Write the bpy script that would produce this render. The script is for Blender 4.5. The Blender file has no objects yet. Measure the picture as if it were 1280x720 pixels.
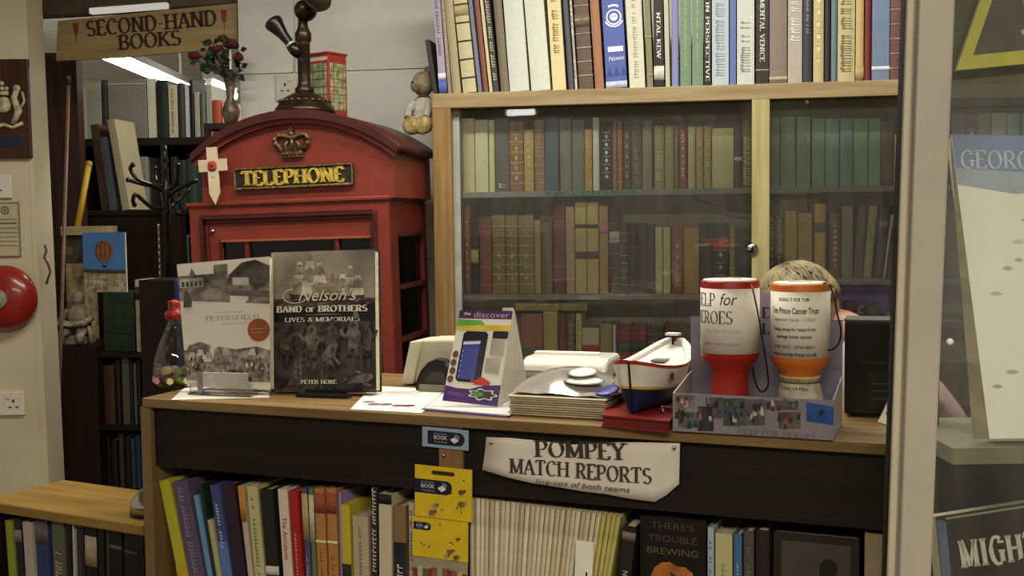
import bpy, bmesh, math, random
from mathutils import Matrix, Vector
R = random.Random(7)
scene = bpy.context.scene
COL = scene.collection
rad = math.radians

# ------------------------------------------------------------------ camera
FPX = 1400.0
PITCH, ROLL = rad(3.5), rad(-0.7)
CAMROT = Matrix.Rotation(math.pi / 2 - PITCH, 3, 'X') @ Matrix.Rotation(ROLL, 3, 'Z')
def ray(px, py):
    return CAMROT @ Vector(((px - 640) / FPX, -(py - 360) / FPX, -1.0))
CTOP = 1.0                                    # height of the counter top
_d = ray(180, 497)
CAMZ = CTOP - _d.z * (2.1 / _d.y)
CAMP = Vector((0, 0, CAMZ))
cam_d = bpy.data.cameras.new('camera')
cam_d.sensor_width = 36.0
cam_d.lens = 36.0 * FPX / 1280.0
cam_d.clip_start = 0.02
cam = bpy.data.objects.new('camera', cam_d)
COL.objects.link(cam)
cam.matrix_world = Matrix.Translation(CAMP) @ CAMROT.to_4x4()
scene.camera = cam

def on_z(px, py, z=CTOP):
    d = ray(px, py); t = (z - CAMP.z) / d.z
    return CAMP + d * t
def on_y(px, py, y):
    d = ray(px, py); return CAMP + d * (y / d.y)

class Frame:
    """a place with its own axes: x right, y away, z up"""
    def __init__(s, origin, yaw=0.0, tilt=0.0, pitch=0.0):
        s.M = Matrix.Translation(Vector(origin)) @ Matrix.Rotation(yaw, 4, 'Z') @ Matrix.Rotation(tilt, 4, 'Y') @ Matrix.Rotation(pitch, 4, 'X')
        s.I = s.M.inverted()
        s.yaw = yaw
    def loc(s, px, py, y=0.0):
        o = s.I @ CAMP; d = s.I.to_3x3() @ ray(px, py)
        t = (y - o.y) / d.y
        return o + d * t
    def lz(s, px, py, z):
        o = s.I @ CAMP; d = s.I.to_3x3() @ ray(px, py)
        t = (z - o.z) / d.z
        return o + d * t
    def sub(s, loc=(0, 0, 0), yaw=0.0, tilt=0.0, pitch=0.0):
        f = Frame((0, 0, 0)); f.M = s.M @ Frame(loc, yaw, tilt, pitch).M; f.I = f.M.inverted(); f.yaw = s.yaw + yaw
        return f

# --------------------------------------------------------------- materials
def lin(h, gain=1.0):
    if not isinstance(h, str):
        return tuple(min(.9, c * gain) for c in h[:3])
    h = h.lstrip('#')
    out = []
    for i in (0, 2, 4):
        c = int(h[i:i + 2], 16) / 255
        c = c / 12.92 if c <= .04045 else ((c + .055) / 1.055) ** 2.4
        out.append(min(.88, c * gain))
    return tuple(out)
_mats = {}
def mat(h, rough=.6, gain=1.0, var=.12, scale=30.0, metal=0.0, bump=0.0, stretch=(1, 1, 1), spec=.35, coat=0.0, col2=None):
    key = (str(h), rough, gain, var, scale, metal, bump, stretch, spec, coat, str(col2))
    if key in _mats: return _mats[key]
    m = bpy.data.materials.new('paint_' + (h if isinstance(h, str) else 'tone')); m.use_nodes = True
    nt = m.node_tree; N = nt.nodes; b = N['Principled BSDF']
    c = lin(h, gain)
    b.inputs['Roughness'].default_value = rough
    b.inputs['Metallic'].default_value = metal
    b.inputs['Specular IOR Level'].default_value = spec
    if coat: b.inputs['Coat Weight'].default_value = coat; b.inputs['Coat Roughness'].default_value = .12
    if var or bump:
        tc = N.new('ShaderNodeTexCoord'); mp = N.new('ShaderNodeMapping'); mp.inputs['Scale'].default_value = stretch
        nz = N.new('ShaderNodeTexNoise'); nz.inputs['Scale'].default_value = scale; nz.inputs['Detail'].default_value = 4
        nt.links.new(tc.outputs['Object'], mp.inputs['Vector']); nt.links.new(mp.outputs['Vector'], nz.inputs['Vector'])
        mx = N.new('ShaderNodeMix'); mx.data_type = 'RGBA'
        c2 = lin(col2, gain) if col2 else tuple(x * (1 - 2.6 * var) if var < .35 else x * .1 for x in c)
        c1 = c if col2 else tuple(min(.9, x * (1 + 1.2 * var)) for x in c)
        rp = N.new('ShaderNodeValToRGB'); rp.color_ramp.elements[0].position = .33; rp.color_ramp.elements[1].position = .67
        nt.links.new(nz.outputs['Fac'], rp.inputs['Fac'])
        mx.inputs['A'].default_value = (*c1, 1); mx.inputs['B'].default_value = (*c2, 1)
        nt.links.new(rp.outputs['Color'], mx.inputs['Factor']); nt.links.new(mx.outputs['Result'], b.inputs['Base Color'])
        if bump:
            bp = N.new('ShaderNodeBump'); bp.inputs['Strength'].default_value = bump; bp.inputs['Distance'].default_value = .004
            nt.links.new(nz.outputs['Fac'], bp.inputs['Height']); nt.links.new(bp.outputs['Normal'], b.inputs['Normal'])
    else:
        b.inputs['Base Color'].default_value = (*c, 1)
    _mats[key] = m
    return m
def glass(name, tint=(1, 1, 1), gloss=.1, rough=.02, veil=0.0):
    """thin clear sheet: straight-through transparency under a Fresnel reflection"""
    k = ('glass', name)
    if k in _mats: return _mats[k]
    m = bpy.data.materials.new(name); m.use_nodes = True; nt = m.node_tree; N = nt.nodes
    N.remove(N['Principled BSDF']); out = N['Material Output']
    tr = N.new('ShaderNodeBsdfTransparent'); tr.inputs['Color'].default_value = (*tint, 1)
    gl = N.new('ShaderNodeBsdfGlossy'); gl.inputs['Roughness'].default_value = rough
    fr = N.new('ShaderNodeFresnel'); fr.inputs['IOR'].default_value = 1.45
    ml = N.new('ShaderNodeMath'); ml.operation = 'MULTIPLY_ADD'; ml.inputs[1].default_value = 1.0; ml.inputs[2].default_value = gloss
    mx = N.new('ShaderNodeMixShader'); nt.links.new(fr.outputs[0], ml.inputs[0]); nt.links.new(ml.outputs[0], mx.inputs[0])
    nt.links.new(tr.outputs[0], mx.inputs[1]); nt.links.new(gl.outputs[0], mx.inputs[2])
    last = mx
    if veil:                                       # pale diffuse film painted on for the haze over the pane
        df = N.new('ShaderNodeBsdfDiffuse'); df.inputs['Color'].default_value = (.6, .6, .55, 1)
        m2 = N.new('ShaderNodeMixShader')
        tc = N.new('ShaderNodeTexCoord'); mp = N.new('ShaderNodeMapping'); mp.inputs['Scale'].default_value = (14, 14, 3); mp.inputs['Rotation'].default_value = (0, .35, 0)
        nz = N.new('ShaderNodeTexNoise'); nz.inputs['Scale'].default_value = 2.5; nz.inputs['Detail'].default_value = 3
        nt.links.new(tc.outputs['Object'], mp.inputs[0]); nt.links.new(mp.outputs[0], nz.inputs['Vector'])
        mm = N.new('ShaderNodeMath'); mm.operation = 'MULTIPLY'; mm.inputs[1].default_value = veil * 2; nt.links.new(nz.outputs['Fac'], mm.inputs[0])
        nt.links.new(mm.outputs[0], m2.inputs[0]); nt.links.new(mx.outputs[0], m2.inputs[1]); nt.links.new(df.outputs[0], m2.inputs[2]); last = m2
    nt.links.new(last.outputs[0], out.inputs['Surface'])
    _mats[k] = m
    return m
def emit(name, color, strength):
    k = ('emit', name)
    if k in _mats: return _mats[k]
    m = bpy.data.materials.new(name); m.use_nodes = True; nt = m.node_tree; N = nt.nodes
    N.remove(N['Principled BSDF']); e = N.new('ShaderNodeEmission'); e.inputs[0].default_value = (*color, 1); e.inputs[1].default_value = strength
    nt.links.new(e.outputs[0], N['Material Output'].inputs['Surface'])
    _mats[k] = m
    return m
def wood(h1, h2, rough=.5, gain=1.0, along='x', scale=9.0, bump=.15):
    st = {'x': (.12, 1.6, 1.6), 'z': (1.6, 1.6, .12), 'y': (1.6, .12, 1.6)}[along]
    return mat(h1, rough, gain, .2, scale * 3, 0, bump, st, .3, 0, h2)

# -------------------------------------------------------------- mesh maker
class MB:
    def __init__(s): s.v = []; s.f = []; s.m = []; s.sm = []
    def add(s, vs, fs, m, smooth=False):
        b = len(s.v); s.v += [tuple(x) for x in vs]
        for f in fs: s.f.append([b + i for i in f]); s.m.append(m); s.sm.append(smooth)
        return s
    def box(s, x0, x1, y0, y1, z0, z1, m):
        v = [(x, y, z) for z in (z0, z1) for y in (y0, y1) for x in (x0, x1)]
        return s.add(v, [(0, 1, 5, 4), (1, 3, 7, 5), (3, 2, 6, 7), (2, 0, 4, 6), (4, 5, 7, 6), (0, 2, 3, 1)], m)
    def quad(s, a, b, c, d, m): return s.add([a, b, c, d], [(0, 1, 2, 3)], m)
    def prism(s, poly, y0, y1, m, smooth=False, cap=True):
        """poly in (x,z), front at y0"""
        n = len(poly)
        v = [(x, y0, z) for x, z in poly] + [(x, y1, z) for x, z in poly]
        s.add(v, [(i, (i + 1) % n, n + (i + 1) % n, n + i) for i in range(n)], m, smooth)
        if cap: s.add(v, [tuple(range(n)), tuple(range(2 * n - 1, n - 1, -1))], m)
        return s
    def prismz(s, poly, z0, z1, m, smooth=False):
        n = len(poly)
        v = [(x, y, z0) for x, y in poly] + [(x, y, z1) for x, y in poly]
        s.add(v, [(i, (i + 1) % n, n + (i + 1) % n, n + i) for i in range(n)], m, smooth)
        return s.add(v, [tuple(range(n - 1, -1, -1)), tuple(range(n, 2 * n))], m)
    def prismx(s, poly, x0, x1, m, smooth=False):
        """poly in (y,z)"""
        n = len(poly)
        v = [(x0, y, z) for y, z in poly] + [(x1, y, z) for y, z in poly]
        s.add(v, [(i, (i + 1) % n, n + (i + 1) % n, n + i) for i in range(n)], m, smooth)
        return s.add(v, [tuple(range(n)), tuple(range(2 * n - 1, n - 1, -1))], m)
    def flat(s, poly, y, m): return s.add([(x, y, z) for x, z in poly], [tuple(range(len(poly)))], m)
    def lathe(s, prof, m, c=(0, 0, 0), n=28, axis=None, sx=1.0, sy=1.0):
        """prof: (r,z) list turned about z"""
        A = Matrix.Identity(3) if axis is None else Vector((0, 0, 1)).rotation_difference(Vector(axis)).to_matrix()
        v = []
        for r, z in prof:
            for i in range(n):
                a = 2 * math.pi * i / n
                p = A @ Vector((r * math.cos(a) * sx, r * math.sin(a) * sy, z)); v.append((p.x + c[0], p.y + c[1], p.z + c[2]))
        f = []
        for j in range(len(prof) - 1):
            for i in range(n): f.append((j * n + i, j * n + (i + 1) % n, (j + 1) * n + (i + 1) % n, (j + 1) * n + i))
        s.add(v, f, m, True)
        for j, o in ((0, -1), (len(prof) - 1, 1)):
            if prof[j][0] > 1e-5:
                ring = [v[j * n + i] for i in range(n)]
                s.add(ring, [tuple(range(n))[::o]], m)
        return s
    def tube(s, pts, r, m, n=8, closed=False):
        pts = [Vector(p) for p in pts]; rs = r if isinstance(r, (list, tuple)) else [r] * len(pts)
        v = []; up = None
        for i, p in enumerate(pts):
            t = (pts[min(i + 1, len(pts) - 1)] - pts[max(i - 1, 0)]).normalized()
            if up is None: up = Vector((0, 0, 1)) if abs(t.z) < .9 else Vector((1, 0, 0))
            a = t.cross(up); 
            if a.length < 1e-4: a = t.cross(Vector((1, 0, 0)))
            a.normalize(); b = a.cross(t); up = b
            for k in range(n):
                q = 2 * math.pi * k / n; v.append(p + (a * math.cos(q) + b * math.sin(q)) * rs[i])
        f = [(i * n + k, i * n + (k + 1) % n, (i + 1) * n + (k + 1) % n, (i + 1) * n + k) for i in range(len(pts) - 1) for k in range(n)]
        s.add(v, f, m, True)
        s.add(v, [tuple(range(n))[::-1], tuple(range((len(pts) - 1) * n, len(pts) * n))], m)
        return s
    def ball(s, c, r, m, n=14, sc=(1, 1, 1)):
        k = max(6, n // 2); prof = [(math.sin(math.pi * j / k) * r, -math.cos(math.pi * j / k) * r) for j in range(k + 1)]
        v = []
        for rr, z in prof:
            for i in range(n):
                a = 2 * math.pi * i / n; v.append((c[0] + rr * math.cos(a) * sc[0], c[1] + rr * math.sin(a) * sc[1], c[2] + z * sc[2]))
        f = [(j * n + i, j * n + (i + 1) % n, (j + 1) * n + (i + 1) % n, (j + 1) * n + i) for j in range(k) for i in range(n)]
        return s.add(v, f, m, True)
    def xf(s, M, start=0):
        for i in range(start, len(s.v)): s.v[i] = tuple(M @ Vector(s.v[i]))
        return s
    def build(s, name, parent=None, M=None, bevel=0.0, subsurf=0, solid=0.0):
        me = bpy.data.meshes.new(name)
        ms = []
        for m in s.m:
            if m not in ms: ms.append(m)
        me.from_pydata(s.v, [], s.f)
        for m in ms: me.materials.append(m)
        ix = {m: i for i, m in enumerate(ms)}
        for p, m, sm in zip(me.polygons, s.m, s.sm): p.material_index = ix[m]; p.use_smooth = sm
        bm = bmesh.new(); bm.from_mesh(me)
        bmesh.ops.remove_doubles(bm, verts=bm.verts, dist=1e-6)
        bmesh.ops.recalc_face_normals(bm, faces=bm.faces)
        bm.to_mesh(me); bm.free(); me.update()
        o = bpy.data.objects.new(name, me); COL.objects.link(o)
        if parent is not None: o.parent = parent
        elif M is not None: o.matrix_world = M
        if solid: k = o.modifiers.new('solid', 'SOLIDIFY'); k.thickness = solid
        if bevel: k = o.modifiers.new('bevel', 'BEVEL'); k.width = bevel; k.segments = 2; k.limit_method = 'ANGLE'; k.angle_limit = rad(40)
        if subsurf: k = o.modifiers.new('sub', 'SUBSURF'); k.levels = subsurf; k.render_levels = subsurf
        return o

def tag(o, label=None, cat=None, group=None, kind=None):
    if label: o['label'] = label
    if cat: o['category'] = cat
    if group: o['group'] = group
    if kind: o['kind'] = kind
    return o
def thing(name, label, cat, F=None, loc=(0, 0, 0), yaw=0.0, tilt=0.0, pitch=0.0, group=None):
    o = bpy.data.objects.new(name, None); COL.objects.link(o); o.empty_display_size = .05
    M = (F.M if F else Matrix.Identity(4)) @ Frame(loc, yaw, tilt, pitch).M
    o.matrix_world = M
    return tag(o, label, cat, group)
def frame_of(F, loc=(0, 0, 0), yaw=0.0, tilt=0.0, pitch=0.0): return F.sub(loc, yaw, tilt, pitch)

# ------------------------------------------------------------- lettering
def sans(txt, size, m, name='lettering', parent=None, loc=(0, 0, 0), rot=0.0, align='CENTER', shear=0.0, depth=.0004, width=None, font=None, M=None, lay=0.0, bold=0.0):
    """Blender's own font, standing in the x-z plane facing -y; rot turns it in that plane"""
    c = bpy.data.curves.new(name, 'FONT'); c.body = txt; c.size = size; c.align_x = align; c.align_y = 'CENTER'
    c.shear = shear; c.resolution_u = 3; c.offset = bold * size
    t = bpy.data.objects.new(name, c); COL.objects.link(t)
    dg = bpy.context.evaluated_depsgraph_get(); dg.update()
    me = bpy.data.meshes.new_from_object(t.evaluated_get(dg)); bpy.data.objects.remove(t); bpy.data.curves.remove(c)
    if len(me.vertices) == 0: return None
    xs = [v.co.x for v in me.vertices]; w = max(xs) - min(xs)
    k = (width / w) if width else 1.0
    T = Matrix.Translation(Vector(loc)) @ Matrix.Rotation(-rot, 4, 'Y') @ Matrix.Rotation(math.pi / 2 - lay, 4, 'X') @ Matrix.Diagonal((k, 1, 1, 1))
    me.transform(T); me.materials.clear(); me.materials.append(m); me.name = name
    o = bpy.data.objects.new(name, me); COL.objects.link(o)
    if parent is not None: o.parent = parent
    elif M is not None: o.matrix_world = M
    return o

def arc(cx, cy, rx, ry, a0, a1, n=12): return [(cx + rx * math.cos(rad(a0 + (a1 - a0) * i / n)), cy + ry * math.sin(rad(a0 + (a1 - a0) * i / n))) for i in range(n + 1)]
# capitals: width, strokes, serif points (x, y, half length)
GL = {
 'A': (.72, [[(.06, 0), (.36, 1)], [(.36, 1), (.66, 0)], [(.17, .34), (.55, .34)]], [(.06, 0), (.66, 0)]),
 'B': (.62, [[(.12, 0), (.12, 1)], [(.12, 1), (.3, 1)] + arc(.3, .76, .22, .24, 90, -90) + [(.12, .52)], [(.12, .52), (.32, .52)] + arc(.32, .26, .25, .26, 90, -90) + [(.12, 0)]], [(.12, 0), (.12, 1)]),
 'C': (.68, [arc(.38, .5, .31, .5, 50, 310, 20)], [(.6, .84)]),
 'D': (.72, [[(.12, 0), (.12, 1)], [(.12, 1), (.28, 1)] + arc(.28, .5, .37, .5, 90, -90, 16) + [(.12, 0)]], [(.12, 0), (.12, 1)]),
 'E': (.58, [[(.12, 0), (.12, 1)], [(.12, 1), (.52, 1), (.52, .84)], [(.12, .52), (.42, .52)], [(.12, 0), (.54, 0), (.54, .18)]], [(.12, 0), (.12, 1)]),
 'F': (.55, [[(.12, 0), (.12, 1)], [(.12, 1), (.52, 1), (.52, .84)], [(.12, .52), (.42, .52)]], [(.12, 0), (.12, 1)]),
 'G': (.72, [arc(.38, .5, .31, .5, 50, 300, 20), [(.6, .08), (.6, .42)]], [(.6, .42), (.6, .84)]),
 'H': (.76, [[(.12, 0), (.12, 1)], [(.64, 0), (.64, 1)], [(.12, .52), (.64, .52)]], [(.12, 0), (.12, 1), (.64, 0), (.64, 1)]),
 'I': (.3, [[(.15, 0), (.15, 1)]], [(.15, 0), (.15, 1)]),
 'K': (.7, [[(.12, 0), (.12, 1)], [(.6, 1), (.14, .45)], [(.26, .58), (.64, 0)]], [(.12, 0), (.12, 1), (.6, 1), (.64, 0)]),
 'L': (.58, [[(.12, 0), (.12, 1)], [(.12, 0), (.54, 0), (.54, .2)]], [(.12, 0), (.12, 1)]),
 'M': (.9, [[(.12, 0), (.12, 1)], [(.12, 1), (.45, .05)], [(.45, .05), (.78, 1)], [(.78, 1), (.78, 0)]], [(.12, 0), (.12, 1), (.78, 0), (.78, 1)]),
 'N': (.76, [[(.12, 0), (.12, 1)], [(.12, 1), (.64, 0)], [(.64, 0), (.64, 1)]], [(.12, 0), (.12, 1), (.64, 1)]),
 'O': (.76, [arc(.38, .5, .31, .5, 0, 360, 24)], []),
 'P': (.6, [[(.12, 0), (.12, 1)], [(.12, 1), (.3, 1)] + arc(.3, .73, .24, .27, 90, -90) + [(.12, .46)]], [(.12, 0), (.12, 1)]),
 'R': (.68, [[(.12, 0), (.12, 1)], [(.12, 1), (.3, 1)] + arc(.3, .74, .23, .26, 90, -90) + [(.12, .48)], [(.32, .48), (.62, 0)]], [(.12, 0), (.12, 1), (.62, 0)]),
 'S': (.56, [arc(.28, .75, .2, .25, 35, 270, 12) + arc(.28, .25, .22, .25, 90, -150, 12)], []),
 'T': (.66, [[(.33, 0), (.33, 1)], [(.04, .84), (.04, 1), (.62, 1), (.62, .84)]], [(.33, 0)]),
 'U': (.74, [[(.12, 1), (.12, .3)] + arc(.37, .3, .25, .3, 180, 360, 10) + [(.62, 1)]], [(.12, 1), (.62, 1)]),
 'V': (.7, [[(.06, 1), (.36, 0)], [(.36, 0), (.64, 1)]], [(.06, 1), (.64, 1)]),
 'W': (1.0, [[(.05, 1), (.28, 0)], [(.28, 0), (.5, 1)], [(.5, 1), (.73, 0)], [(.73, 0), (.95, 1)]], [(.05, 1), (.5, 1), (.95, 1)]),
 'Y': (.68, [[(.06, 1), (.34, .48)], [(.62, 1), (.34, .48)], [(.34, .48), (.34, 0)]], [(.06, 1), (.62, 1), (.34, 0)]),
 '-': (.4, [[(.06, .42), (.34, .42)]], []),
 '&': (.7, [[(.64, 0), (.2, .7)] + arc(.32, .8, .14, .18, 200, -20, 10) + [(.14, .36)] + arc(.3, .22, .22, .22, 140, 330, 10) + [(.62, .45)]], []),
 "'": (.22, [[(.11, .75), (.11, 1)]], []), '.': (.24, [[(.12, 0), (.12, .12)]], []), ' ': (.36, [], []),
}
def serif(txt, h, m, name='lettering', parent=None, loc=(0, 0, 0), width=None, rot=0.0, thick=.15, thin=.055, align='C', M=None, small=None, track=.06, extrude=0.0, ser=.1, warp=None):
    mb = MB(); x = 0.0
    for ch in txt:
        k = 1.0
        if small and ch.islower(): k = small
        w, strokes, sers = GL[ch.upper()]
        for st in strokes:
            P = [(x + a * k, b * k) for a, b in st]
            n = len(P); L = []; Rr = []
            for i in range(n):
                a = P[max(i - 1, 0)]; b = P[min(i + 1, n - 1)]
                dx, dy = b[0] - a[0], b[1] - a[1]; l = math.hypot(dx, dy) or 1
                dx /= l; dy /= l
                v = abs(dy) ** 1.3
                if dx * dy > .15: v *= .45          # rising diagonals are thin
                hw = (thin + (thick - thin) * v) * .5 * k
                L.append((P[i][0] - dy * hw, P[i][1] + dx * hw)); Rr.append((P[i][0] + dy * hw, P[i][1] - dx * hw))
            for i in range(n - 1):
                mb.quad((L[i][0], 0, L[i][1]), (L[i + 1][0], 0, L[i + 1][1]), (Rr[i + 1][0], 0, Rr[i + 1][1]), (Rr[i][0], 0, Rr[i][1]), m)
        if ser:
            for sx, sy in sers:
                sx = x + sx * k; sy *= k; q = (ser + thick * .5) * k; t = thin * .9 * k
                z0 = sy - (t if sy > .5 * k else 0); mb.quad((sx - q, 0, z0), (sx + q, 0, z0), (sx + q, 0, z0 + t), (sx - q, 0, z0 + t), m)
        x += (w + track) * k
    x -= track
    kx = (width / x) if width else h
    off = {'C': -x / 2, 'L': 0, 'R': -x}[align]
    T = Matrix.Translation(Vector(loc)) @ Matrix.Rotation(-rot, 4, 'Y') @ Matrix.Diagonal((kx, 1, h, 1)) @ Matrix.Translation(Vector((off, 0, -.5)))
    if extrude:
        n0 = len(mb.v); fs = list(mb.f); mb2 = MB()
        for f in fs:
            q = [mb.v[i] for i in f]; a = [(p[0], 0, p[2]) for p in q]; b = [(p[0], extrude, p[2]) for p in q]
            mb2.add(a + b, [(0, 1, 2, 3), (7, 6, 5, 4), (0, 1, 5, 4), (1, 2, 6, 5), (2, 3, 7, 6), (3, 0, 4, 7)], m)
        mb = mb2
    mb.xf(T)
    if warp: mb.v = [warp(p) for p in mb.v]
    return mb.build(name, parent, M)
# ------------------------------------------------------------------ frames
_L = on_z(180, 497); _Rr = on_z(1118, 554)
CF = Frame((_L.x, _L.y, 0), math.atan2(_Rr.y - _L.y, _Rr.x - _L.x))          # shop counter, front edge
_b = on_y(545, 117, 3.3); ZRAIL = _b.z
_b2 = on_z(1133, 99, ZRAIL)
BF = Frame((_b.x, _b.y, 0), math.atan2(_b2.y - _b.y, _b2.x - _b.x))          # glazed bookcase, front face
_p = on_y(497, 250, 3.05)
PF = Frame((_p.x, _p.y, 0.012), rad(-12), rad(-1.2))                            # telephone box, front face right edge
WF = Frame((0, 3.62, 0), rad(1.0))                                                # left wall face

# --------------------------------------------------------------- materials
M_white_wall = mat('dcd8ca', .85, 1.0, .04, 6)
M_left_wall = mat('c4b596', .85, 1.0, .04, 5)
M_pine = wood('a08c66', '86704a')
M_pine_z = wood('98794a', '7a5a30', along='z')
M_counter = wood('7e6540', '634b29', .45, 1.1)
M_counter_z = wood('806841', '66502e', .45, 1.1, along='z')
M_fascia = wood('1d150f', '120c08', .6)
M_dark = wood('2a1712', '1a0d0a', .55, along='z')
M_dark2 = wood('20150f', '130c08', .6)
M_greyshelf = mat('6e6f66', .6, 2.4, .08, 20)
M_backpanel = mat('756a58', .8, 3.2, .08, 12)
M_page = mat('cfc3a0', .9, 1.0, .08, 60, stretch=(30, 1, 1))
M_black = mat('0d0c0b', .45, 1.0, 0)
M_blackplastic = mat('14120f', .35, 1.0, .05)
M_paper = mat('d8d0be', .8, 1.0, .03, 10)
M_white = mat('e2dccb', .6, 1.0, .02)
M_ink = mat('1c1815', .8, 1.0, 0)
M_gold = mat('c8a24a', .35, 1.0, .1, 60, metal=.85)
M_gilt = mat('c4a668', .5, 1.6, .15, 90, metal=.25)
M_brass = mat('9a8250', .4, 1.0, .25, 80, metal=.8)
M_chrome = mat('c8c4ba', .18, 1.0, .03, 10, metal=1.0)
M_steel = mat('9a968c', .3, 1.0, .05, 10, metal=.9)

# --------------------------------------------------------------------- room
def struct(name, mb, **k):
    return tag(mb.build(name, **k), kind='structure')
struct('floor', MB().box(-4, 4.5, -7.5, 9.5, -.1, 0, wood('5a4630', '43321f', .6, along='y')))
ZC = 2.47
M_ceil = mat('cfc9ba', .9, 1.0, .03, 8)
struct('ceiling', MB().box(-4, 4.5, -7.5, 9.5, ZC, ZC + .1, M_ceil))

WB = .40                                                     # back wall behind the bookcase
xl = BF.loc(299, 70, WB).x
m = MB(); z0 = 0
edges = [0, .4, .8, 1.2, 1.55, BF.loc(480, 87, WB).z, BF.loc(480, -40, WB).z, ZC]
for a, b in zip(edges[:-1], edges[1:]):
    m.box(xl, 2.6, WB, WB + .02, a + .0015, b - .0015, M_white_wall)
m.box(xl, 2.6, WB + .01, WB + .14, 0, ZC, mat('7c7462', .9, 1.0, .05))
struct('wall_back', m, M=BF.M)

p0 = WF.loc(47, 300, 0); 
m = MB().box(-2.6, WF.loc(28, -20, 0).x, 0, .126, 0, ZC, M_left_wall)
o = struct('wall_left', m, M=WF.M)
# the wall's end face leans with the old door jamb
m = MB()
a0, a1 = WF.loc(35, 60, -.002), WF.loc(61, 600, -.002)
sl = (a1.x - a0.x) / (a1.z - a0.z)
xa = lambda z: a0.x + sl * (z - a0.z)
lx = WF.loc(28, -20, 0).x + .0005
m.prism([(lx, 0), (xa(0), 0), (xa(ZC), ZC), (lx, ZC)], -.002, .13, M_left_wall)
struct('trim_1', m, M=WF.M)
# lintel over the opening
q = lambda x, y: tuple(BF.loc(x, y, .46))[::2]
m = MB().prism([q(-40, 24), q(75, 18), q(299, 3), (q(299, 3)[0], ZC), (q(-40, 24)[0], ZC)], .46, .53, mat('5f5140', .8, 1.0, .06))
struct('trim_2', m, M=BF.M)
# dark timber jamb inside the opening, left side
JF = Frame((0, 4.30, 0), rad(0))
c0, c1 = JF.loc(40, 18, 0), JF.loc(103, 300, 0)
m = MB().box(c0.x, c1.x, .0, .06, 0, 1.98, wood('40281f', '2c1a14', .6, along='z'))
struct('trim_3', m, M=JF.M)
# back room shell
struct('wall_far', MB().box(-4, 1.0, 9.0, 9.1, 0, ZC, M_white_wall))
struct('wall_right', MB().box(2.9, 3.0, -1.4, 4.2, 0, ZC, mat('8a8470', .9, 1.0, .04)))

# ----------------------------------------------------------- glazed bookcase
bx_l, bx_r = BF.loc(541, 200, 0).x, BF.loc(1330, 110, 0).x
z_r0 = BF.loc(600, 134, 0).z                                  # underside of the top rail
st_w = BF.loc(564, 200, 0).x - bx_l
DEP = .30
BC = thing('glazed_bookcase', 'tall pine bookcase with sliding glass fronts standing against the white boarded wall', 'bookcase', BF)
m = MB().box(bx_l, bx_r, 0, .03, z_r0, ZRAIL, M_pine); m.build('top_rail', BC, bevel=.002)
m = MB().box(bx_l, bx_l + st_w, 0, .03, 0, z_r0, M_pine_z); m.build('stile', BC, bevel=.002)
m = MB().box(bx_r - st_w, bx_r, 0, .03, 0, z_r0, M_pine_z); m.build('stile', BC, bevel=.002)
c_l, c_r = BF.loc(940, 230, 0).x, BF.loc(962, 230, 0).x
cst = MB().box(c_l, c_r, .000, .03, .05, z_r0, wood('b0a270', '928652', .5, along='z')); cst = cst.build('stile', BC, bevel=.0015)
k = BF.loc(940, 311, -.002)
lk = MB().lathe([(.0, -.010), (.010, -.010), (.0155, -.007), (.017, 0)], M_chrome, (k.x, -.001, k.z), 24, axis=(0, 1, 0))
lk.lathe([(0, -.0002), (.005, 0)], M_black, (k.x, -.0115, k.z), 12, axis=(0, 1, 0)); lk.box(k.x - .0012, k.x + .0012, -.0128, -.011, k.z - .006, k.z + .006, M_black)
tag(lk.build('lock', BC), 'round chrome keyhole lock')
m = MB().box(bx_l, bx_l + .018, .03, DEP, 0, ZRAIL - .004, M_greyshelf); m.build('side_panel', BC)
m = MB().box(bx_l + .018, bx_l + st_w + .018, .036, .07, .05, z_r0, M_greyshelf); m.build('liner', BC)
m = MB().box(bx_r - .018, bx_r, .03, DEP, 0, ZRAIL - .004, M_greyshelf); m.build('side_panel', BC)
m = MB().box(bx_l + .018, bx_r - .018, DEP - .012, DEP, 0, ZRAIL - .004, M_backpanel); m.build('back_panel', BC)
m = MB().box(bx_l + .018, bx_r - .018, .03, DEP - .012, ZRAIL - .022, ZRAIL - .004, M_greyshelf); m.build('top_board', BC)
SF = .065
ZS1 = BF.loc(700, 238.5, SF).z; ZS2L = BF.loc(700, 368, SF).z; ZS2R = BF.loc(1050, 349, SF).z; ZS3 = BF.loc(800, 468, SF).z
xd = BF.loc(951, 230, .04).x
def shelf(x0, x1, z, t=.016): MB().box(x0, x1, SF, DEP - .012, z - t, z, M_greyshelf).build('shelf', BC, bevel=.001)
shelf(bx_l + .018, bx_r - .018, ZS1, .017)
shelf(bx_l + .018, xd - .008, ZS2L); shelf(xd + .008, bx_r - .018, ZS2R)
ZS3R = BF.loc(1085, 399, SF).z
shelf(bx_l + .018, xd - .008, ZS3); shelf(xd + .008, bx_r - .018, ZS3R, .010); shelf(xd + .008, bx_r - .018, ZS3R - .28)
MB().box(bx_l + .018, bx_r - .018, .03, DEP - .012, .05, .07, M_greyshelf).build('plinth', BC)
MB().box(xd - .008, xd + .008, .055, DEP - .012, .07, ZRAIL - .022, M_greyshelf).build('divider', BC)
GL_P = glass('cabinet_glass', (.97, .975, .955), .0, .015, .03)
pe = BF.loc(1009, 180, .034).x
tag(MB().box(bx_l + st_w - .004, pe, .040, .044, .06, z_r0 + .004, GL_P).build('glass_pane', BC), 'left sliding glass pane')
tag(MB().box(c_r - .01, bx_r - st_w + .004, .032, .036, .06, z_r0 + .004, GL_P).build('glass_pane', BC), 'right sliding glass pane')
k = BF.loc(1009, 127, .03)
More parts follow.
